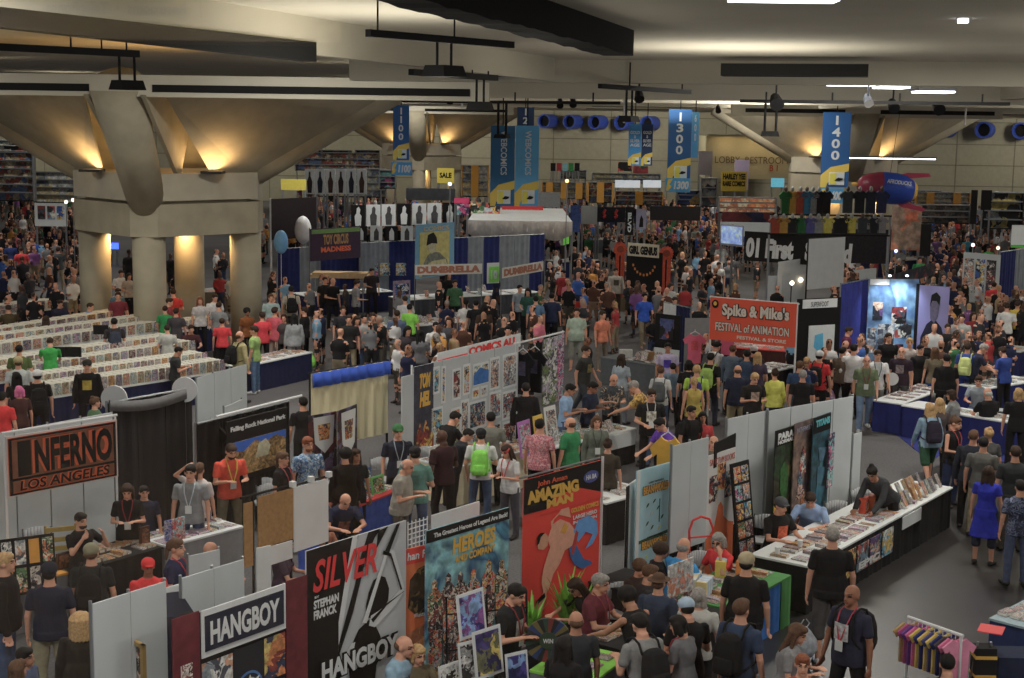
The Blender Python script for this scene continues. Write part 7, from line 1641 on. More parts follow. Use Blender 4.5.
pp(5, 553, 80, 'stand', (18, 18, 20), JN, 'short', 'y', 'with sandy hair in black at the near edge of the cover board', slv=2.0, h=1.84, fat=.03, pack=None)
pp(148, 559, 8, 'stand', (190, 24, 30), K_, 'short', 'k', 'in a red cap and red shirt looking over the white panels', hat='cap', hatc=(200, 24, 30), skin='t', h=1.58, print_=mat((200, 160, 60), .7, .2), pack=None)
pp(176, 539, 70, 'stand', (34, 40, 70), K_, 'tail', 'n', 'with sandy tied hair and navy shirt wearing a red lanyard', fem=True, lany=(170, 40, 50), h=1.72)
pp(210, 542, 90, 'sit', (120, 90, 50), K_, 'bald', 'b', 'bald and low behind the white folded panel', h=1.7)
pp(25, 648, 60, 'stand', (60, 70, 96), K_, 'short', 'k', 'dark-haired at the bottom edge holding something pale', h=1.5, skin='m')
pp(18, 660, 120, 'stand', (60, 40, 40), K_, 'long', 'n', 'with long brown hair at the very bottom edge', fem=True, h=1.5)
pp(80, 612, 190, 'stand', (36, 32, 28), K_, 'dread', 'y', 'costumed with thick beige dreadlock headpiece and dark armour', slv=2.0, h=1.6, fat=.05, print_=mat((120, 110, 70), .5, .4))
pp(404, 636, 60, 'sit', (110, 140, 160), JN, 'thin', 'n', 'bald in a pale blue shirt before the black and white banner', h=1.78, skin='l')
pp(418, 645, 25, 'sit', (90, 80, 60), K_, 'bob', 'y', 'with a blonde bob beside the bald person in pale blue', fem=True, h=1.62)
# --- bottom middle row
pp(516, 584, 60, 'hold', (24, 26, 28), K_, 'short', 'k', 'in a black tee holding a white cup by the red banner', h=1.8, lany=(110, 30, 40), print_=mat((120, 120, 118), .7, .5, 0, 16))
pp(578, 578, -55, 'sitlean', K_, K_, 'long', 'b', 'with long dark hair and glasses reading by the prize wheel', fem=True, glasses=True, h=1.72)
pp(600, 574, 65, 'sit', (92, 34, 46), K_, 'short', 'g', 'in a maroon polo with short grey hair', h=1.82, lany=(120, 40, 50), fat=.03)
pp(576, 611, 195, 'stand', (34, 38, 44), K_, 'thin', 'k', 'with a thinning crown in dark grey at the lime table', h=1.72, skin='m', fat=.02)
pp(565, 636, 150, 'stand', K_, (150, 150, 150), 'long', 'k', 'with long straight black hair at the bottom edge', fem=True, h=1.62)
pp(629, 588, 230, 'reach', K_, K_, 'curly', 'k', 'in a black vest with curly dark hair leaning on the table', slv=0, skin='m', h=1.78, fat=.02, pack=None)
pp(640, 614, 215, 'hold', (112, 112, 112), K_, 'short', 'k', 'in a grey tee with glasses and dark beard', glasses=True, beard=True, h=1.78, pack=((20, 20, 22), 'black backpack on the bespectacled person in the grey tee'))
pp(650, 565, 100, 'sit', (44, 42, 44), K_, 'short', 'n', 'in a dark jacket leaning toward the paperbacks', slv=2.0, h=1.74, pack=None)
pp(659, 574, 160, 'stand', (40, 50, 70), JN, 'short', 'n', 'in a brown brimmed hat at the near table', hat='fedora', hatc=(74, 52, 38), h=1.66)
pp(661, 543, 110, 'sit', K_, K_, 'curly', 'b', 'with dark curls behind the bright blue tee', fem=True, h=1.7, skin='m')
pp(640, 560, 30, 'sit', (50, 34, 30), K_, 'curly', 'n', 'with brown curls low beside the light blue banner', fem=True, h=1.6)
pp(684, 538, 140, 'sit', (24, 124, 190), JN, 'thin', 'g', 'in a bright blue tee with a bald grey head', h=1.86, fat=.03)
pp(719, 533, -40, 'sitchin', (186, 24, 34), JN, 'bob', 'g', 'laughing in a red shirt with chin on hand', fem=True, glasses=True, h=1.76)
pp(747, 553, 170, 'stand', (18, 18, 20), JN, 'short', 'k', 'big in a black tee, beige cap and denim shorts', upto=1.1, hat='cap', hatc=(140, 128, 100), h=1.86, fat=.05)
pp(699, 588, 175, 'stand', (150, 150, 146), K_, 'bob', 'g', 'with tousled grey hair carrying a white tote', h=1.66, pack=None)
pp(687, 599, 200, 'hold', K_, K_, 'short', 'k', 'in a light blue cap and black tee', hat='cap', hatc=(130, 150, 170), h=1.72, lany=(150, 60, 50))
pp(679, 616, 240, 'hold', (86, 86, 90), K_, 'bob', 'k', 'with black bobbed hair in a grey tee', fem=True, h=1.64, lany=(150, 40, 50))
pp(742, 599, 150, 'stand', (40, 54, 78), (50, 54, 60), 'short', 'n', 'with sandy brown hair in a dark blue tee', h=1.82, pack=((16, 16, 18), 'large black backpack on the sandy-haired person in dark blue'))
pp(833, 527, 185, 'bag', (20, 20, 22), (60, 58, 58), 'short', 'g', 'in a black tee and grey shorts carrying a plastic bag', upto=1.1, h=1.86, fat=.04, shoes=(170, 170, 172), lany=None)
bag(805, 622, .62, plast, 'clear white plastic bag in the hand of the black-shirted person', 1.3)
pp(852, 585, -35, 'bag', (34, 36, 54), (26, 26, 30), 'bald', 'k', 'bald in a dark navy print tee striding down the aisle', skin='t', h=1.84, lany=(150, 40, 60), fat=.02, print_=mat((150, 150, 156), .7, .5, 0, 18), pack=((20, 20, 22), 'flat black case on the back of the bald striding person'))
pp(797, 624, 80, 'hold', (110, 110, 112), JN, 'long', 'n', 'with long brown hair in a grey tee at the bottom edge', fem=True, h=1.66)
pp(803, 655, 5, 'stand', (120, 60, 50), K_, 'short', 'r', 'with orange hair and sunglasses pushed up at the bottom edge', h=1.6, hat=None)
pp(948, 655, 180, 'sit', (30, 26, 28), K_, 'short', 'k', 'in a dark tee below the rail of bright shirts', h=1.7)
pp(811, 492, -5, 'sitlean', (110, 134, 170), JN, 'short', 'b', 'in a light blue shirt seated behind the long black table', h=1.8, fat=.02, slv=.7)
pp(781, 498, 40, 'sit', (24, 24, 26), JN, 'short', 'k', 'in a dark cap and black tee with orange lettering', hat='cap', hatc=(60, 62, 66), h=1.8, print_=mat((206, 80, 40), .7, .4, 0, 30))
pp(874, 466, -30, 'bend', (44, 46, 50), K_, 'bun', 'k', 'in grey bending over the aisle end of the table', fem=True, skin='m', slv=2.0, h=1.78)
# --- aisle at the right
pp(930, 403, 205, 'walk', (110, 138, 160), (36, 70, 50), 'long', 'y', 'blonde in a pale blue top and green shorts', fem=True, upto=.9, slv=2.0, h=1.72, pack=((34, 30, 44), 'dark shoulder bag worn over the pale blue top'))
pp(940, 398, 190, 'stand', (70, 60, 60), K_, 'long', 'y', 'blonde and half hidden beside the pale blue top', fem=True, h=1.7)
pp(956, 417, 60, 'stand2', K_, (30, 40, 70), 'bun', 'n', 'in a black vest and dark blue jeans with hair up', fem=True, slv=0, h=1.74, lany=(150, 50, 60), skin='l')
pp(974, 430, 170, 'stand', (26, 30, 40), K_, 'short', 'n', 'in a dark jacket beside the black vest', slv=2.0, h=1.8)
pp(989, 428, 200, 'stand', (60, 60, 60), K_, 'bun', 'y', 'with a high blonde bun in dark clothes', fem=True, h=1.7)
pp(984, 437, 175, 'stand', (70, 70, 68), KH, 'short', 'k', 'in a dark grey tee seen from behind in the right aisle', h=1.78)
pp(989, 466, 170, 'stand', (30, 40, 150), (40, 46, 60), 'long', 'b', 'in a bright blue dress with long dark hair', fem=True, skirt=.0, length=.32, upto=1.2, slv=.4, h=1.66)
pp(1016, 446, 190, 'stand', (34, 38, 40), (60, 56, 50), 'short', 'b', 'in a dark tee at the right picture edge', h=1.82, fat=.02)
pp(1019, 388, 190, 'stand', K_, K_, 'bob', 'y', 'with yellow-green hair in black at the right edge', h=1.78)
pp(1021, 480, 200, 'stand', art(((50, 60, 90), (90, 100, 130), (30, 36, 60)), 9, 35, rough=.9), (60, 70, 96), 'short', 'k', 'in patterned blue clothes cut by the right edge', h=1.7, pack=None)
pp(952, 390, 250, 'sit', (120, 122, 124), K_, 'bob', 'b', 'in light grey seated at the blue aisle table', fem=True, h=1.72)
pp(979, 376, -10, 'sit', (120, 130, 140), JN, 'short', 'b', 'in a pale shirt seated behind the blue aisle table', h=1.74)
pp(988, 388, 210, 'sit', K_, K_, 'thin', 'w', 'bald and white-haired in black seated at the blue table', h=1.82, fat=.04)
pp(867, 356, 5, 'walk', (84, 98, 72), (88, 110, 140), 'thin', 'n', 'in a sage green tee and light jeans in mid-aisle', h=1.84, lany=(110, 40, 40), fat=.03, shoes=(170, 170, 172))
pp(878, 350, 15, 'walk', WH, (110, 108, 104), 'short', 'b', 'in a white polo and grey shorts in mid-aisle', upto=1.15, h=1.86, lany=(60, 70, 90), skin='l')
pp(902, 347, -8, 'stand', (40, 28, 40), (60, 62, 64), 'thin', 'n', 'in a dark maroon tee holding a white plate', upto=1.15, h=1.82, fat=.03, print_=mat((110, 100, 104), .7, .5, 0, 16))
pl_ = G(892, 379, 1.1); tag(MB().tube((pl_.x, pl_.y, pl_.z), (pl_.x, pl_.y - .02, pl_.z), .16, n=20).build('white_disc', wht), 'round white plate held by the person in dark maroon', 'plate')
pp(854, 344, 178, 'stand', (184, 186, 190), K_, 'short', 'k', 'in a white dress shirt seen from behind', slv=2.0, h=1.84)
pp(843, 347, 150, 'stand', (80, 70, 60), K_, 'short', 'k', 'with dark hair beside the white dress shirt', h=1.74)
pp(820, 351, 160, 'stand', (190, 26, 34), K_, 'short', 'k', 'in a red shirt and white cap at the white counter', hat='cap', hatc=(160, 162, 164), h=1.8, pack=((18, 18, 20), 'black backpack over the red shirt by the white counter'))
bag(830, 386, .75, mat((150, 110, 150), .35, .3, 0, 9, .4), 'see-through shopping bag with pink and blue contents', 1.2)
pp(803, 370, 185, 'stand', K_, K_, 'short', 'g', 'with short grey hair in a black tee near the partition', h=1.76, fat=.02)
pp(800, 361, 165, 'stand', (34, 56, 90), JN, 'short', 'n', 'in dark blue beside the grey-haired person', h=1.76)
pp(775, 369, 200, 'stand', (190, 190, 60), K_, 'bun', 'b', 'in a yellow top and black skirt by the partition', fem=True, slv=1.6, h=1.68, skirt=.4)
pp(935, 347, 200, 'stand', (90, 80, 64), (30, 60, 120), 'long', 'n', 'with brown hair in olive among the right aisle crowd', fem=True, h=1.74)
pp(947, 354, 190, 'stand', (18, 18, 20), K_, 'short', 'k', 'very broad in black in the right aisle', h=1.84, fat=.08)
pp(968, 343, 170, 'stand', (40, 60, 120), (30, 50, 120), 'short', 'b', 'bending under a pale yellow backpack', h=1.76, pack=((150, 160, 90), 'pale yellow-green backpack in the right aisle'))
pp(983, 344, 110, 'reach', (30, 32, 50), K_, 'short', 'g', 'with grey hair in dark navy reaching to the brochures', h=1.8)
pp(1003, 347, 230, 'hold', (36, 60, 130), K_, 'short', 'b', 'in a royal blue shirt reading papers', h=1.76)
pp(889, 333, 20, 'stand', K_, K_, 'short', 'b', 'in black behind the person in the white polo', h=1.84)
pp(910, 338, 5, 'stand', (140, 130, 126), KH, 'short', 'y', 'in a pale top behind the dark maroon tee', h=1.8)
pp(921, 345, 30, 'stand', (24, 24, 26), K_, 'short', 'k', 'in black with a green strap right of the maroon tee', h=1.74, pack=None)
# --- centre aisle
pp(586, 346, 60, 'walk', (46, 46, 44), (50, 54, 60), 'short', 'b', 'in a dark grey tee with crossed hands in the open aisle', h=1.82, print_=mat((110, 100, 60), .7, .4, 0, 20))
pp(622, 354, 150, 'stand', (130, 140, 150), (90, 96, 104), 'long', 'b', 'with long dark hair and a white wrap', fem=True, h=1.7)
pp(668, 343, 0, 'stand', (150, 140, 170), JN, 'short', 'k', 'in a purple and white sports shirt', h=1.74, skin='m', print_=mat((70, 50, 150), .7, .3))
pp(570, 384, 80, 'hold', (112, 142, 176), JN, 'short', 'k', 'in a light blue shirt reading beside the display board', h=1.76, skin='m')
pp(593, 382, 60, 'hold', (28, 36, 56), K_, 'short', 'k', 'in a navy shirt beside the light blue one', h=1.74, skin='t')
pp(614, 374, 20, 'hold', art(((50, 52, 58), (60, 62, 66), (150, 130, 110), (40, 60, 70)), 7, 33, rough=.9), K_, 'thin', 'n', 'bald in a dark floral shirt', h=1.8, skin='l')
pp(635, 381, 265, 'reach', art(((206, 166, 40), (206, 160, 36), (196, 150, 40), (100, 60, 30)), 7, 32, rough=.9), JN, 'short', 'g', 'in a yellow floral shirt with grey hair', h=1.84, fat=.03)
pp(652, 389, 5, 'stand2', (24, 24, 26), K_, 'short', 'b', 'in a black tee with a pale print beside the yellow floral shirt', h=1.86, lany=(150, 150, 150), print_=mat((160, 150, 136), .7, .6, 0, 20), fat=.03)
pp(661, 366, 170, 'stand', (170, 172, 174), JN, 'bun', 'n', 'in a white tee under a grey backpack', fem=True, h=1.72, pack=((70, 74, 78), 'grey backpack on the white tee in the centre aisle'))
pp(673, 363, 190, 'stand', (90, 110, 130), K_, 'short', 'k', 'short and dark-haired behind the grey backpack', h=1.55)
pp(689, 360, 185, 'stand', K_, K_, 'bob', 'k', 'in black with bobbed hair beside the neon yellow top', fem=True, h=1.74)
pp(697, 365, 175, 'stand', (150, 190, 40), K_, 'short', 'y', 'in a neon yellow top under a purple backpack', h=1.78, pack=((50, 40, 100), 'purple backpack over the neon yellow top'))
pp(694, 377, 200, 'stand', (150, 130, 50), K_, 'tail', 'y', 'blonde in a yellow and black vest', fem=True, slv=0, h=1.68)
pp(717, 342, 150, 'reach', (176, 178, 180), K_, 'short', 'k', 'in a white tee leaning over the sales table', h=1.78, pack=((60, 60, 64), 'dark grey backpack over the white tee at the sales table'))
pp(733, 345, 170, 'stand', (70, 84, 100), K_, 'short', 'n', 'in a denim shirt at the sales table', slv=2.0, h=1.76)
pp(711, 353, 160, 'walk', (22, 22, 24), (40, 44, 60), 'short', 'k', 'in black striding past the sales table', h=1.8, pack=((120, 150, 60), 'yellow-green backpack on the black-clad strider'))
pp(738, 365, 185, 'stand', (30, 34, 54), (130, 118, 90), 'thin', 'b', 'bald in a navy tee and khaki shorts', upto=1.15, h=1.78, fat=.03)
pp(755, 373, 20, 'hold', (30, 28, 28), K_, 'short', 'y', 'with fair hair in a dark print tee', h=1.8, print_=mat((130, 110, 100), .7, .5, 0, 20))
pp(747, 350, 190, 'stand', (44, 60, 84), K_, 'short', 'k', 'in slate blue at the sales table end', h=1.74); pp(758, 352, 175, 'stand', (60, 50, 70), K_, 'long', 'y', 'with long fair hair behind the dark print tee', fem=True, h=1.7)
pp(754, 346, 190, 'stand', (40, 40, 44), K_, 'short', 'k', 'in a white cap beyond the slate blue shirt', hat='cap', hatc=(170, 170, 172), h=1.76)
pp(692, 406, 40, 'stand', (20, 20, 22), K_, 'short', 'k', 'in black beside the white partition with a bag', h=1.74, skin='m', pack=((16, 16, 18), 'black backpack beside the white partition'))
pp(703, 412, 10, 'stand', (150, 40, 44), K_, 'long', 'k', 'with dark hair in a red print top above the partition', fem=True, h=1.58, skin='m')
pp(714, 436, 0, 'stand', (90, 80, 70), K_, 'bald', 'b', 'bald with only a head showing over the partition', h=1.7)
pp(661, 418, -50, 'reach', (80, 44, 140), K_, 'short', 'k', 'in a purple tee and black waistcoat by the yellow shirt', h=1.78, print_=mat((20, 20, 22), .7, .1))
pp(608, 439, 170, 'stand', (50, 44, 36), K_, 'bun', 'b', 'in dark olive behind the red banner', fem=True, h=1.66)
pp(570, 417, 235, 'stand', (26, 110, 66), K_, 'thin', 'k', 'bald and bearded in a green polo', beard=True, h=1.8, fat=.02, skin='l')
pp(597, 416, 10, 'stand', (84, 92, 84), K_, 'bob', 'n', 'with brown hair in a grey-green jacket and lanyard', fem=True, slv=2.0, h=1.7, lany=(60, 60, 60))
pp(540, 419, 165, 'stand', art(((180, 96, 108), (150, 80, 96), (190, 140, 146)), 10, 34, rough=.9), K_, 'short', 'k', 'in a pink plaid shirt at the display table', h=1.8, fat=.02, print_=None)
pp(526, 383, 180, 'stand', K_, K_, 'short', 'k', 'all in black beneath the hanging black shirts', slv=2.0, h=1.76)
pp(577, 308, -5, 'stand', (130, 146, 132), (110, 112, 104), 'short', 'b', 'broad in a pale green tee with a dark shoulder strap', upto=1.2, h=1.84, fat=.05, lany=(20, 20, 22), lod=1)
pp(603, 311, 40, 'stand', (200, 110, 80), (100, 90, 80), 'short', 'b', 'in a salmon pink tee in the upper aisle', h=1.76, lod=1)
pp(645, 293, 20, 'walk', (30, 70, 160), (100, 90, 70), 'short', 'k', 'in a bright blue tee walking the upper aisle', h=1.8, lod=1)
pp(563, 270, -30, 'stand', (130, 30, 34), K_, 'short', 'k', 'in a dark red shirt beyond the corner table', h=1.8, lod=1)
pp(616, 268, 10, 'stand', (150, 144, 136), (60, 50, 44), 'short', 'b', 'in a white shirt and brown waistcoat at the rosette booth', slv=2.0, h=1.84, print_=mat((70, 60, 50), .7, .2), lod=0)
pp(552, 293, 170, 'stand', (28, 36, 62), K_, 'short', 'k', 'in navy seen from behind at the corner table', h=1.8, lod=1)
pp(550, 302, 150, 'stand', (60, 70, 100), K_, 'short', 'k', 'in slate blue low at the corner table', h=1.5, lod=1)
pp(793, 248, 5, 'stand', (30, 30, 34), K_, 'short', 'n', 'in a dark suit standing below the brush-lettered banner', slv=2.0, h=1.8, lod=1)
# --- left side
pp(87, 360, -5, 'stand', (16, 16, 18), K_, 'short', 'k', 'in a black jacket and cap with yellow print at the dealer tables', slv=2.0, hat='cap', hatc=(36, 34, 30), h=1.84, print_=mat((150, 130, 30), .7, .3), fat=.02)
pp(37, 370, 185, 'stand', (18, 18, 20), K_, 'short', 'k', 'in black with a white cap and backpack at the dealer tables', hat='cap', hatc=(170, 172, 174), h=1.82, fat=.03, pack=((18, 18, 20), 'black backpack of the white-capped person'))
pp(18, 357, 180, 'stand', (150, 156, 156), KH, 'short', 'n', 'in a pale grey tee and beige cap at the dealer tables', hat='cap', hatc=(140, 130, 90), h=1.8, fat=.03)
pp(16, 372, 200, 'stand', (24, 22, 24), K_, 'long', 'k', 'with long dark hair beside the beige cap', fem=True, h=1.7)
pp(19, 386, 190, 'stand', (60, 34, 34), K_, 'bob', 'p', 'with bright pink hair at the near left edge', fem=True, h=1.64)
pp(2, 392, 150, 'stand', (190, 24, 30), K_, 'short', 'k', 'in a bright red tee cut by the left edge', h=1.74)
pp(19, 345, 175, 'stand', (70, 84, 44), K_, 'short', 'k', 'in olive green at the second dealer row', h=1.76)
pp(50, 338, 180, 'reach', (30, 130, 50), K_, 'short', 'b', 'in bright green leaning into the comic boxes', h=1.7)
pp(95, 397, 120, 'stand', (60, 90, 60), K_, 'bun', 'n', 'with brown hair and green top peeking over the framed sign', fem=True, h=1.64)
pp(178, 347, 100, 'hold', (40, 42, 44), K_, 'short', 'k', 'in dark grey reading beside the nearest comic boxes', h=1.6)
pp(114, 318, 185, 'stand', (44, 38, 40), K_, 'short', 'k', 'dark with a blue-grey pack among the dealer rows', h=1.76, pack=((40, 46, 60), 'blue-grey backpack among the dealer rows'))
pp(240, 331, 120, 'stand', (150, 140, 96), (150, 136, 96), 'thin', 'n', 'all in tan with a black bag at the aisle corner', slv=2.0, h=1.82, pack=((22, 22, 24), 'black sling bag on the tan-clad person'))
pp(254, 326, 250, 'stand', (120, 150, 80), (70, 96, 130), 'short', 'b', 'in a light green tee and jeans at the aisle corner', h=1.78, shoes=(170, 170, 172))
pp(247, 308, 20, 'stand', (110, 60, 20), K_, 'curly', 'k', 'with dark curls in orange and black near the big column', fem=True, h=1.66, lod=1, skin='t'); pp(262, 312, 200, 'stand', (190, 40, 56), K_, 'short', 'b', 'in a crimson tee near the big column', h=1.72, lod=1)
pp(275, 307, 150, 'stand', (170, 70, 84), (150, 130, 120), 'short', 'b', 'in a faded pink tee near the big column', h=1.84, lod=1); pp(284, 314, -10, 'stand', (60, 54, 54), K_, 'long', 'b', 'with a cardigan beside the faded pink tee', fem=True, h=1.66, lod=1)
pp(294, 314, 190, 'stand', (118, 122, 126), (90, 90, 92), 'long', 'k', 'in a pale grey hooded top beside the navy table', fem=True, slv=2.0, h=1.74, lod=1); pp(304, 307, 250, 'stand', K_, K_, 'short', 'b', 'in black by the end of the navy table', h=1.74, lod=1)
pp(291, 286, 185, 'stand', (150, 140, 126), K_, 'short', 'k', 'in a checked pale shirt under a black pack', h=1.84, lod=1, pack=((20, 20, 22), 'black backpack over the checked pale shirt'))
pp(271, 294, 10, 'stand', (130, 150, 150), K_, 'short', 'n', 'in pale green behind the curly dark hair', h=1.76, lod=1)
for x, y, f_, c_, lw, hr, wr, fm in ((343, 306, 10, (40, 40, 46), (60, 40, 34), 'short', 'in dark grey first of the aisle strollers', 0), (349, 315, -5, (30, 30, 30), KH, 'short', 'in a black badge-wearing tee in the aisle', 0), (357, 316, 5, (170, 120, 120), JN, 'long', 'with long hair in pink amid the aisle strollers', 1), (364, 314, 20, (130, 130, 130), K_, 'short', 'in a white cap amid the aisle strollers', 0), (373, 313, 5, (34, 36, 40), (60, 70, 90), 'short', 'grey-haired in a dark tee amid the aisle strollers', 0),
        (397, 310, 190, (70, 84, 110), KH, 'short', 'in a slate hooded top near the webcomic table', 0), (405, 296, 180, (160, 162, 164), K_, 'short', 'in white at the webcomic table', 0), (410, 304, 160, (110, 190, 40), K_, 'short', 'in a lime green tee at the webcomic table', 0), (408, 326, 10, (50, 44, 50), K_, 'long', 'with dark hair in front of the webcomic table', 1), (420, 330, 175, (90, 90, 96), K_, 'long', 'with a round grey pack by the webcomic table', 1),
        (436, 322, 10, (180, 180, 184), K_, 'short', 'in a white tee with black straps', 0), (449, 317, -5, (60, 60, 66), K_, 'long', 'in a black and white patterned top', 1), (466, 299, 185, (178, 178, 182), (70, 90, 130), 'tail', 'in a white tee and denim shorts', 1), (476, 300, 180, (22, 22, 26), K_, 'short', 'in black next to the denim shorts', 0), (484, 304, 200, (60, 44, 34), (80, 66, 50), 'long', 'in brown by the second slab-letter sign', 1), (496, 336, 10, (50, 40, 40), K_, 'long', 'with long brown hair at the end of the print wall', 1), (508, 326, 0, (110, 110, 112), K_, 'short', 'in a white knit hat at the end of the print wall', 0), (333, 278, 30, (16, 16, 18), K_, 'thin', 'bald in black behind the navy counter', 0), (325, 277, 20, (20, 20, 22), K_, 'short', 'in black beside the bald counter attendant', 0), (357, 280, 100, (110, 112, 116), K_, 'short', 'in a grey tee leaning at the navy counter', 0), (372, 268, 10, (36, 30, 34), K_, 'short', 'in dark clothes by the cartons', 0), (449, 272, 20, K_, K_, 'long', 'with long hair at the farther webcomic table', 1), (455, 280, 10, (50, 90, 60), K_, 'short', 'with a bright green cap at the webcomic table', 0), (520, 285, 30, (110, 120, 130), K_, 'short', 'in pale blue by the corner of the webcomic row', 0), (528, 288, -20, (30, 70, 60), K_, 'long', 'in a green sari-like wrap near the corner table', 1), (536, 296, 180, (70, 100, 130), K_, 'short', 'in pale denim near the corner table', 0)):
    pp(x, y, f_, 'stand2' if (x % 3 == 0) else 'stand', c_, lw, hr, 'b' if x % 2 else 'k', wr, fem=bool(fm), h=1.74 + .02 * (x % 5), lod=1, upto=.8 if 'shorts' in wr else 2.0)
for x, y, f_, c_, lw, hr, wr, h_, fm in ((21, 247, 175, (190, 40, 50), K_, 'short', 'in a red tee and black shorts at far left', 1.8, 0), (34, 238, 185, (36, 70, 150), K_, 'short', 'in a royal blue tee at far left', 1.8, 0), (10, 241, 190, (30, 44, 90), K_, 'short', 'in dark blue at the far left edge', 1.8, 0), (8, 295, 90, (140, 34, 36), K_, 'thin', 'bald in red seated at the cafe table', 1.4, 0), (58, 247, 180, (60, 64, 70), KH, 'short', 'in grey with a pack at far left', 1.8, 0), (90, 303, 60, (30, 110, 180), K_, 'short', 'in a sky blue football shirt beside the near pillar', 1.45, 0),
        (118, 292, 0, (100, 30, 40), K_, 'short', 'broad in a maroon tee between the pillars', 1.82, 0), (121, 270, 5, (176, 178, 180), K_, 'short', 'in white between the pillars', 1.8, 0), (129, 273, 10, (140, 130, 120), K_, 'long', 'in cream between the pillars', 1.7, 1), (113, 288, 30, (60, 90, 110), K_, 'short', 'holding a shining screen beside the maroon tee', 1.7, 0), (161, 297, 70, (120, 44, 50), K_, 'short', 'in a dull red tee right of the centre pillar', 1.74, 0), (173, 289, 180, (190, 30, 24), K_, 'short', 'in a red jacket with yellow collar', 1.8, 0), (189, 276, 185, (150, 160, 60), JN, 'short', 'under a yellow-green pack by the rear pillar', 1.8, 0), (165, 306, 160, (24, 120, 60), K_, 'short', 'in dark green sitting by the boxes', 1.6, 0), (176, 308, 170, (56, 52, 56), K_, 'short', 'in a red cap and grey shirt by the boxes', 1.7, 0), (200, 297, 5, (160, 156, 156), K_, 'long', 'red-haired in a white top behind the boxes', 1.74, 1), (215, 294, 10, (176, 178, 180), K_, 'short', 'in a clean white tee behind the boxes', 1.74, 0), (191, 325, 10, (60, 30, 34), K_, 'short', 'in dark red seated among the boxes', 1.5, 0), (167, 325, 170, (150, 150, 146), K_, 'short', 'in white under a brown pack among the boxes', 1.6, 0), (219, 302, 150, (110, 112, 114), K_, 'short', 'in light grey beside the red backpack', 1.76, 0), (222, 318, 180, (180, 34, 44), K_, 'short', 'in crimson with a black pack near the far pillar', 1.6, 0),
        (57, 294, 80, (24, 24, 28), K_, 'short', 'in black seated near the first pillar', 1.5, 0), (60, 300, 20, (36, 34, 56), K_, 'short', 'in a red cap and dark shirt seated by the pillar', 1.5, 0), (35, 296, 200, (30, 30, 34), K_, 'short', 'in black at the cafe table', 1.5, 0), (8, 305, 190, (60, 50, 30), K_, 'short', 'in brown low at the left edge', 1.5, 0), (46, 316, 160, (26, 24, 26), K_, 'long', 'long-haired in black seated by the fourth box row', 1.5, 1), (732, 254, 10, (70, 72, 74), KH, 'short', 'in a grey tee left of the brush-lettered banner', 1.82, 0), (721, 243, 185, (150, 150, 150), K_, 'short', 'in white with a black pack near the television', 1.8, 0), (677, 224, 10, (90, 130, 170), K_, 'short', 'in a light blue shirt far in the middle crowd', 1.84, 0), (697, 226, 20, (110, 120, 116), K_, 'short', 'in pale grey-green far in the middle crowd', 1.84, 0), (675, 297, 10, (130, 140, 150), K_, 'short', 'in pale blue near the small comic sign', 1.7, 0), (671, 283, 30, (150, 150, 150), K_, 'long', 'in a pale costume beside the rosette', 1.8, 1), (719, 262, 15, (176, 176, 170), K_, 'short', 'in white before the television booth', 1.76, 0),
        (1007, 303, 182, (180, 180, 176), K_, 'short', 'in a white shirt under a black backpack at the right', 1.84, 0), (994, 282, 190, (186, 30, 40), K_, 'short', 'in a red tee among the right crowd', 1.78, 0), (931, 310, -10, (180, 34, 40), K_, 'long', 'with red top reading before the portrait poster', 1.66, 1), (948, 324, 10, (24, 24, 26), K_, 'short', 'in black below the portrait poster', 1.74, 0), (962, 314, 0, (140, 142, 140), K_, 'short', 'in a pale tee below the portrait poster', 1.84, 0), (974, 312, 20, (110, 30, 30), K_, 'long', 'in dark red by the right booth table', 1.7, 1), (938, 236, 20, (110, 80, 130), K_, 'short', 'in a purple shirt far right', 1.84, 0), (968, 236, 10, (30, 130, 160), K_, 'short', 'in turquoise far right', 1.84, 0), (849, 327, 80, (80, 30, 60), K_, 'short', 'in plum raising a hand by the navy curtain', 1.7, 0), (1018, 301, 160, (190, 160, 30), K_, 'short', 'in bright yellow at the right edge', 1.74, 0), (920, 257, 10, (26, 110, 60), K_, 'short', 'in green beside the orange-lit booth', 1.78, 0), (989, 246, 10, (40, 140, 60), K_, 'short', 'in bright green far right', 1.8, 0)):
    pp(x, y, f_, 'sit' if h_ < 1.55 else ('stand2' if x % 2 else 'stand'), c_, lw, hr, 'r' if 'red-haired' in wr else 'b', wr, fem=bool(fm), h=h_ if h_ > 1.55 else 1.74, lod=1, upto=1.15 if 'shorts' in wr else 2.0)
N_NEAR = len(PEOPLE_XY)
# --- the crowd further off: single figures, then one mass beyond counting
rc_ = random.Random(99)
tops = [((20, 20, 23), 'black', 36), ((40, 42, 48), 'dark grey', 14), ((28, 34, 62), 'navy', 12), ((90, 92, 96), 'grey', 9), ((165, 166, 168), 'white', 10), ((140, 36, 40), 'red', 4), ((40, 80, 150), 'blue', 6), ((70, 44, 34), 'brown', 6), ((40, 90, 56), 'green', 4), ((130, 110, 80), 'tan', 4), ((100, 60, 110), 'purple', 2), ((190, 130, 40), 'yellow', 2), ((180, 90, 110), 'pink', 2), ((90, 130, 160), 'pale blue', 4)]
lows = [(24, 26, 32), (40, 50, 74), (60, 56, 50), (110, 100, 80), (30, 30, 34)]
combos = [(p_, f_, s_, u_, h_) for p_ in ('stand', 'stand2', 'walk', 'hold') for f_, s_, u_, h_ in ((False, .55, 2.0, 's'), (True, .5, 2.0, 'long'), (False, .55, 1.15, 's'))]
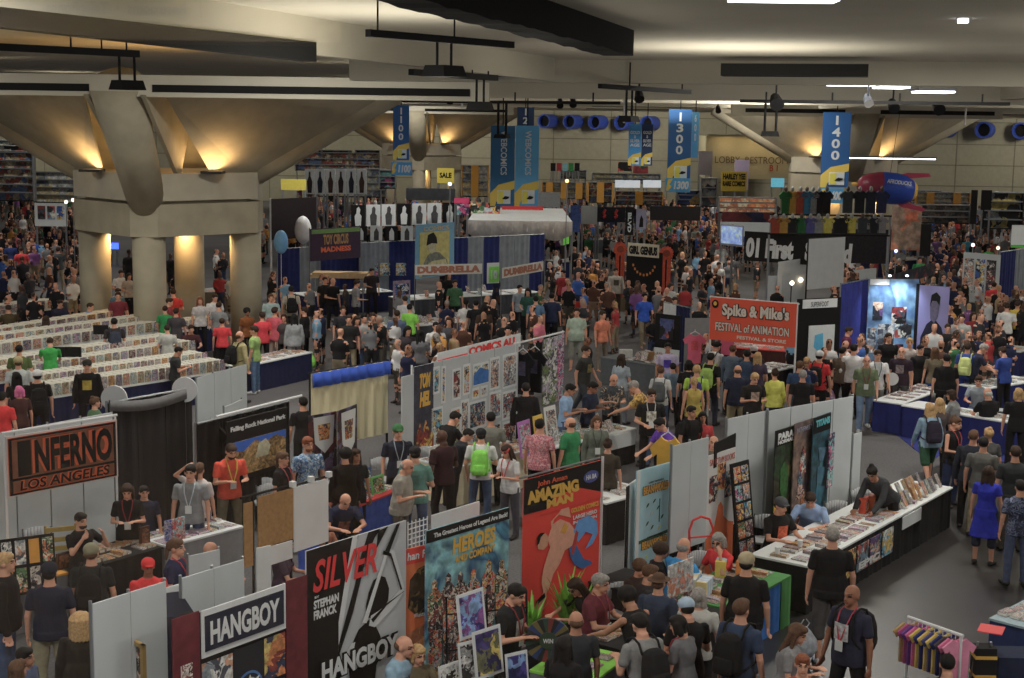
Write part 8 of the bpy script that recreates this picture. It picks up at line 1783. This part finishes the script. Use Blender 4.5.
zones = [('at the far left beyond the dealer tables', (0, 215, 76, 300), 26), ('glimpsed beyond the big column', (100, 245, 135, 285), 8), ('beyond the column by the curtain booths', (262, 262, 300, 300), 10), ('in the aisle before the print wall', (318, 300, 412, 352), 12), ('around the webcomic tables', (395, 272, 545, 345), 34), ('in the crowd beyond the webcomic row', (545, 222, 625, 300), 40), ('in the aisle by the rosette booth', (580, 290, 712, 345), 22), ('in the far middle crowd', (640, 214, 722, 262), 30), ('near the television and statue booth', (672, 250, 745, 300), 20), ('in the crowd by the orange-red banner', (700, 322, 840, 362), 16),
         ('beyond the glowing picture wall', (850, 236, 960, 282), 26), ('at the far right beyond the shirt wall', (930, 222, 1023, 262), 24), ('in the right-hand crowd by the portrait poster', (952, 262, 1023, 345), 30), ('in the right crowd beyond the blue tables', (835, 318, 1023, 352), 20)]
placed = [tuple(q) for q in PEOPLE_XY]
def seg_d(p, s):
    (ax, ay), (bx, by) = s; dx, dy = bx - ax, by - ay; t = max(0, min(1, ((p[0] - ax) * dx + (p[1] - ay) * dy) / max(1e-9, dx * dx + dy * dy)))
    return math.hypot(p[0] - ax - dx * t, p[1] - ay - dy * t)
COLS_XY = [(c.x + d.x * 2.45, c.y + d.y * 2.45) for c in (C1, C2, C3) for d in (D, -D, W, -W)]
def free(x, y, r=.45):
    if any(math.hypot(x - a, y - b) < r for a, b in placed): return False
    if any(seg_d((x, y), s) < .4 for s in BOARDS): return False
    for T_ in TABLES:
        q = T_.M.inverted() @ Vector((x, y, 0))
        if -.3 < q.x < T_.w + .3 and -.3 < q.y < T_.d + .3: return False
    return all(math.hypot(x - a, y - b) > .8 for a, b in COLS_XY)
def far_person(x, y, face, h, i, ti, li, zone):
    pose, fem, slv, upto, hr = combos[i]; me = far_mesh(pose, fem, slv, upto, hr)
    rgb, cname, _ = tops[ti]
    r_ = bpy.data.objects.new('person', me); COL.objects.link(r_); r_.location = (x, y, 0); r_.rotation_euler = (0, 0, face); r_.scale = (h / 1.75,) * 3
    sk = mat(SKIN[rc_.choice('lllmtd')], .6, 0); hc = HAIR[rc_.choice('kkbbnyg')]
    for k, m_ in enumerate((sk, mat(rgb, .9, 0), mat(lows[li], .9, 0), mat((40, 38, 38), .7, 0), mat(hc, .8, 0))): set_obj_mat(r_, k, m_)
    lab = 'person in %s top %s%s' % (cname, 'with long hair ' if hr == 'long' else ('and shorts ' if upto < 1.5 else ''), zone)
    return tag(r_, lab, 'person', '%s-topped people %s' % (cname, zone))
W_T = [t[2] for t in tops]
n_far = 0; TARGET = 300 - N_NEAR
tot = sum(z[2] for z in zones)
for zone, (x0, y0, x1, y1), cnt in zones:
    want = round(cnt * TARGET / tot); k = 0; tries = 0
    while k < want and tries < want * 60:
        tries += 1
        hx = rc_.uniform(x0, x1); hy = rc_.uniform(y0, y1) ; h = rc_.uniform(1.6, 1.86); p = G(hx, hy, h)
        if not free(p.x, p.y): continue
        placed.append((p.x, p.y)); far_person(p.x, p.y, rc_.uniform(0, 2 * PI), h, rc_.randrange(len(combos)), rc_.choices(range(len(tops)), W_T)[0], rc_.randrange(len(lows)), zone); k += 1; n_far += 1
print('PEOPLE near', N_NEAR, 'far', n_far)
# the mass
templ = []
for i in range(0, len(combos)):
    pose, fem, slv, upto, hr = combos[i]; me = far_mesh(pose, fem, slv, upto, hr, .06)
    n = len(me.vertices); a = np.empty(n * 3, 'f'); me.vertices.foreach_get('co', a); a = a.reshape(-1, 3)
    fv = [tuple(p_.vertices) for p_ in me.polygons]; mi = np.empty(len(fv), 'i'); me.polygons.foreach_get('material_index', mi); templ.append((a, np.array([f for f in fv if len(f) == 4]), mi[[j for j, f in enumerate(fv) if len(f) == 4]]))
cm = [mat(SKIN['l'], .6, 0), mat(SKIN['m'], .6, 0), mat(SKIN['d'], .6, 0)] + [mat(t[0], .9, 0) for t in tops] + [mat(l_, .9, 0) for l_ in lows] + [mat(HAIR[c], .8, 0) for c in 'kbny']
vs_all = []; fs_all = []; mi_all = []; off = 0
def add_mass(x, y, h):
    global off
    a, f, mi = templ[rc_.randrange(len(templ))]; t = rc_.uniform(0, 2 * PI); c, s = math.cos(t), math.sin(t); k = h / 1.75
    v = np.stack([(a[:, 0] * c - a[:, 1] * s) * k + x, (a[:, 0] * s + a[:, 1] * c) * k + y, a[:, 2] * k], 1)
    m = np.array([rc_.choice((0, 0, 1, 2)), 3 + rc_.choices(range(len(tops)), W_T)[0], 3 + len(tops) + rc_.randrange(len(lows)), 3, 3 + len(tops) + len(lows) + rc_.randrange(4)])[mi]
    vs_all.append(v); fs_all.append(f + off); mi_all.append(m); off += len(a)
cnt = 0
mass_zones = [((300, 184, 480, 204), 70), ((0, 176, 76, 200), 25), ((540, 184, 720, 206), 60), ((850, 190, 1023, 215), 50), ((0, 190, 80, 240), 55), ((262, 196, 470, 232), 90), ((100, 240, 250, 280), 14), ((470, 196, 720, 235), 190), ((700, 200, 1023, 240), 170), ((545, 225, 720, 290), 70), ((840, 236, 1023, 300), 90), ((0, 225, 76, 290), 35), ((930, 262, 1023, 345), 22), ((300, 262, 545, 330), 26), ((700, 255, 850, 345), 24)]
for (x0, y0, x1, y1), n in mass_zones:
    k = tries = 0
    while k < n and tries < n * 40:
        tries += 1; h = rc_.uniform(1.6, 1.85); p = G(rc_.uniform(x0, x1), rc_.uniform(y0, y1), h)
        if p.y > 122 or not free(p.x, p.y, .42): continue
        placed.append((p.x, p.y)); add_mass(p.x, p.y, h); k += 1; cnt += 1
me = bpy.data.meshes.new('crowd'); V_ = np.concatenate(vs_all); F_ = np.concatenate(fs_all); M2 = np.concatenate(mi_all)
me.vertices.add(len(V_)); me.vertices.foreach_set('co', V_.astype('f').ravel()); me.loops.add(F_.size); me.loops.foreach_set('vertex_index', F_.ravel().astype('i'))
me.polygons.add(len(F_)); me.polygons.foreach_set('loop_start', np.arange(0, F_.size, 4, dtype='i')); 
me.polygons.foreach_set('material_index', M2.astype('i')); me.update(calc_edges=True)
for m_ in cm: me.materials.append(m_)
me.polygons.foreach_set('use_smooth', [True] * len(F_)); cr_ = bpy.data.objects.new('crowd', me); COL.objects.link(cr_)
tag(cr_, 'dense distant crowd filling the aisles as far as the back wall', 'crowd', kind='stuff')
print('MASS', cnt, len(F_))

bpy.data.scenes.remove(TS_)
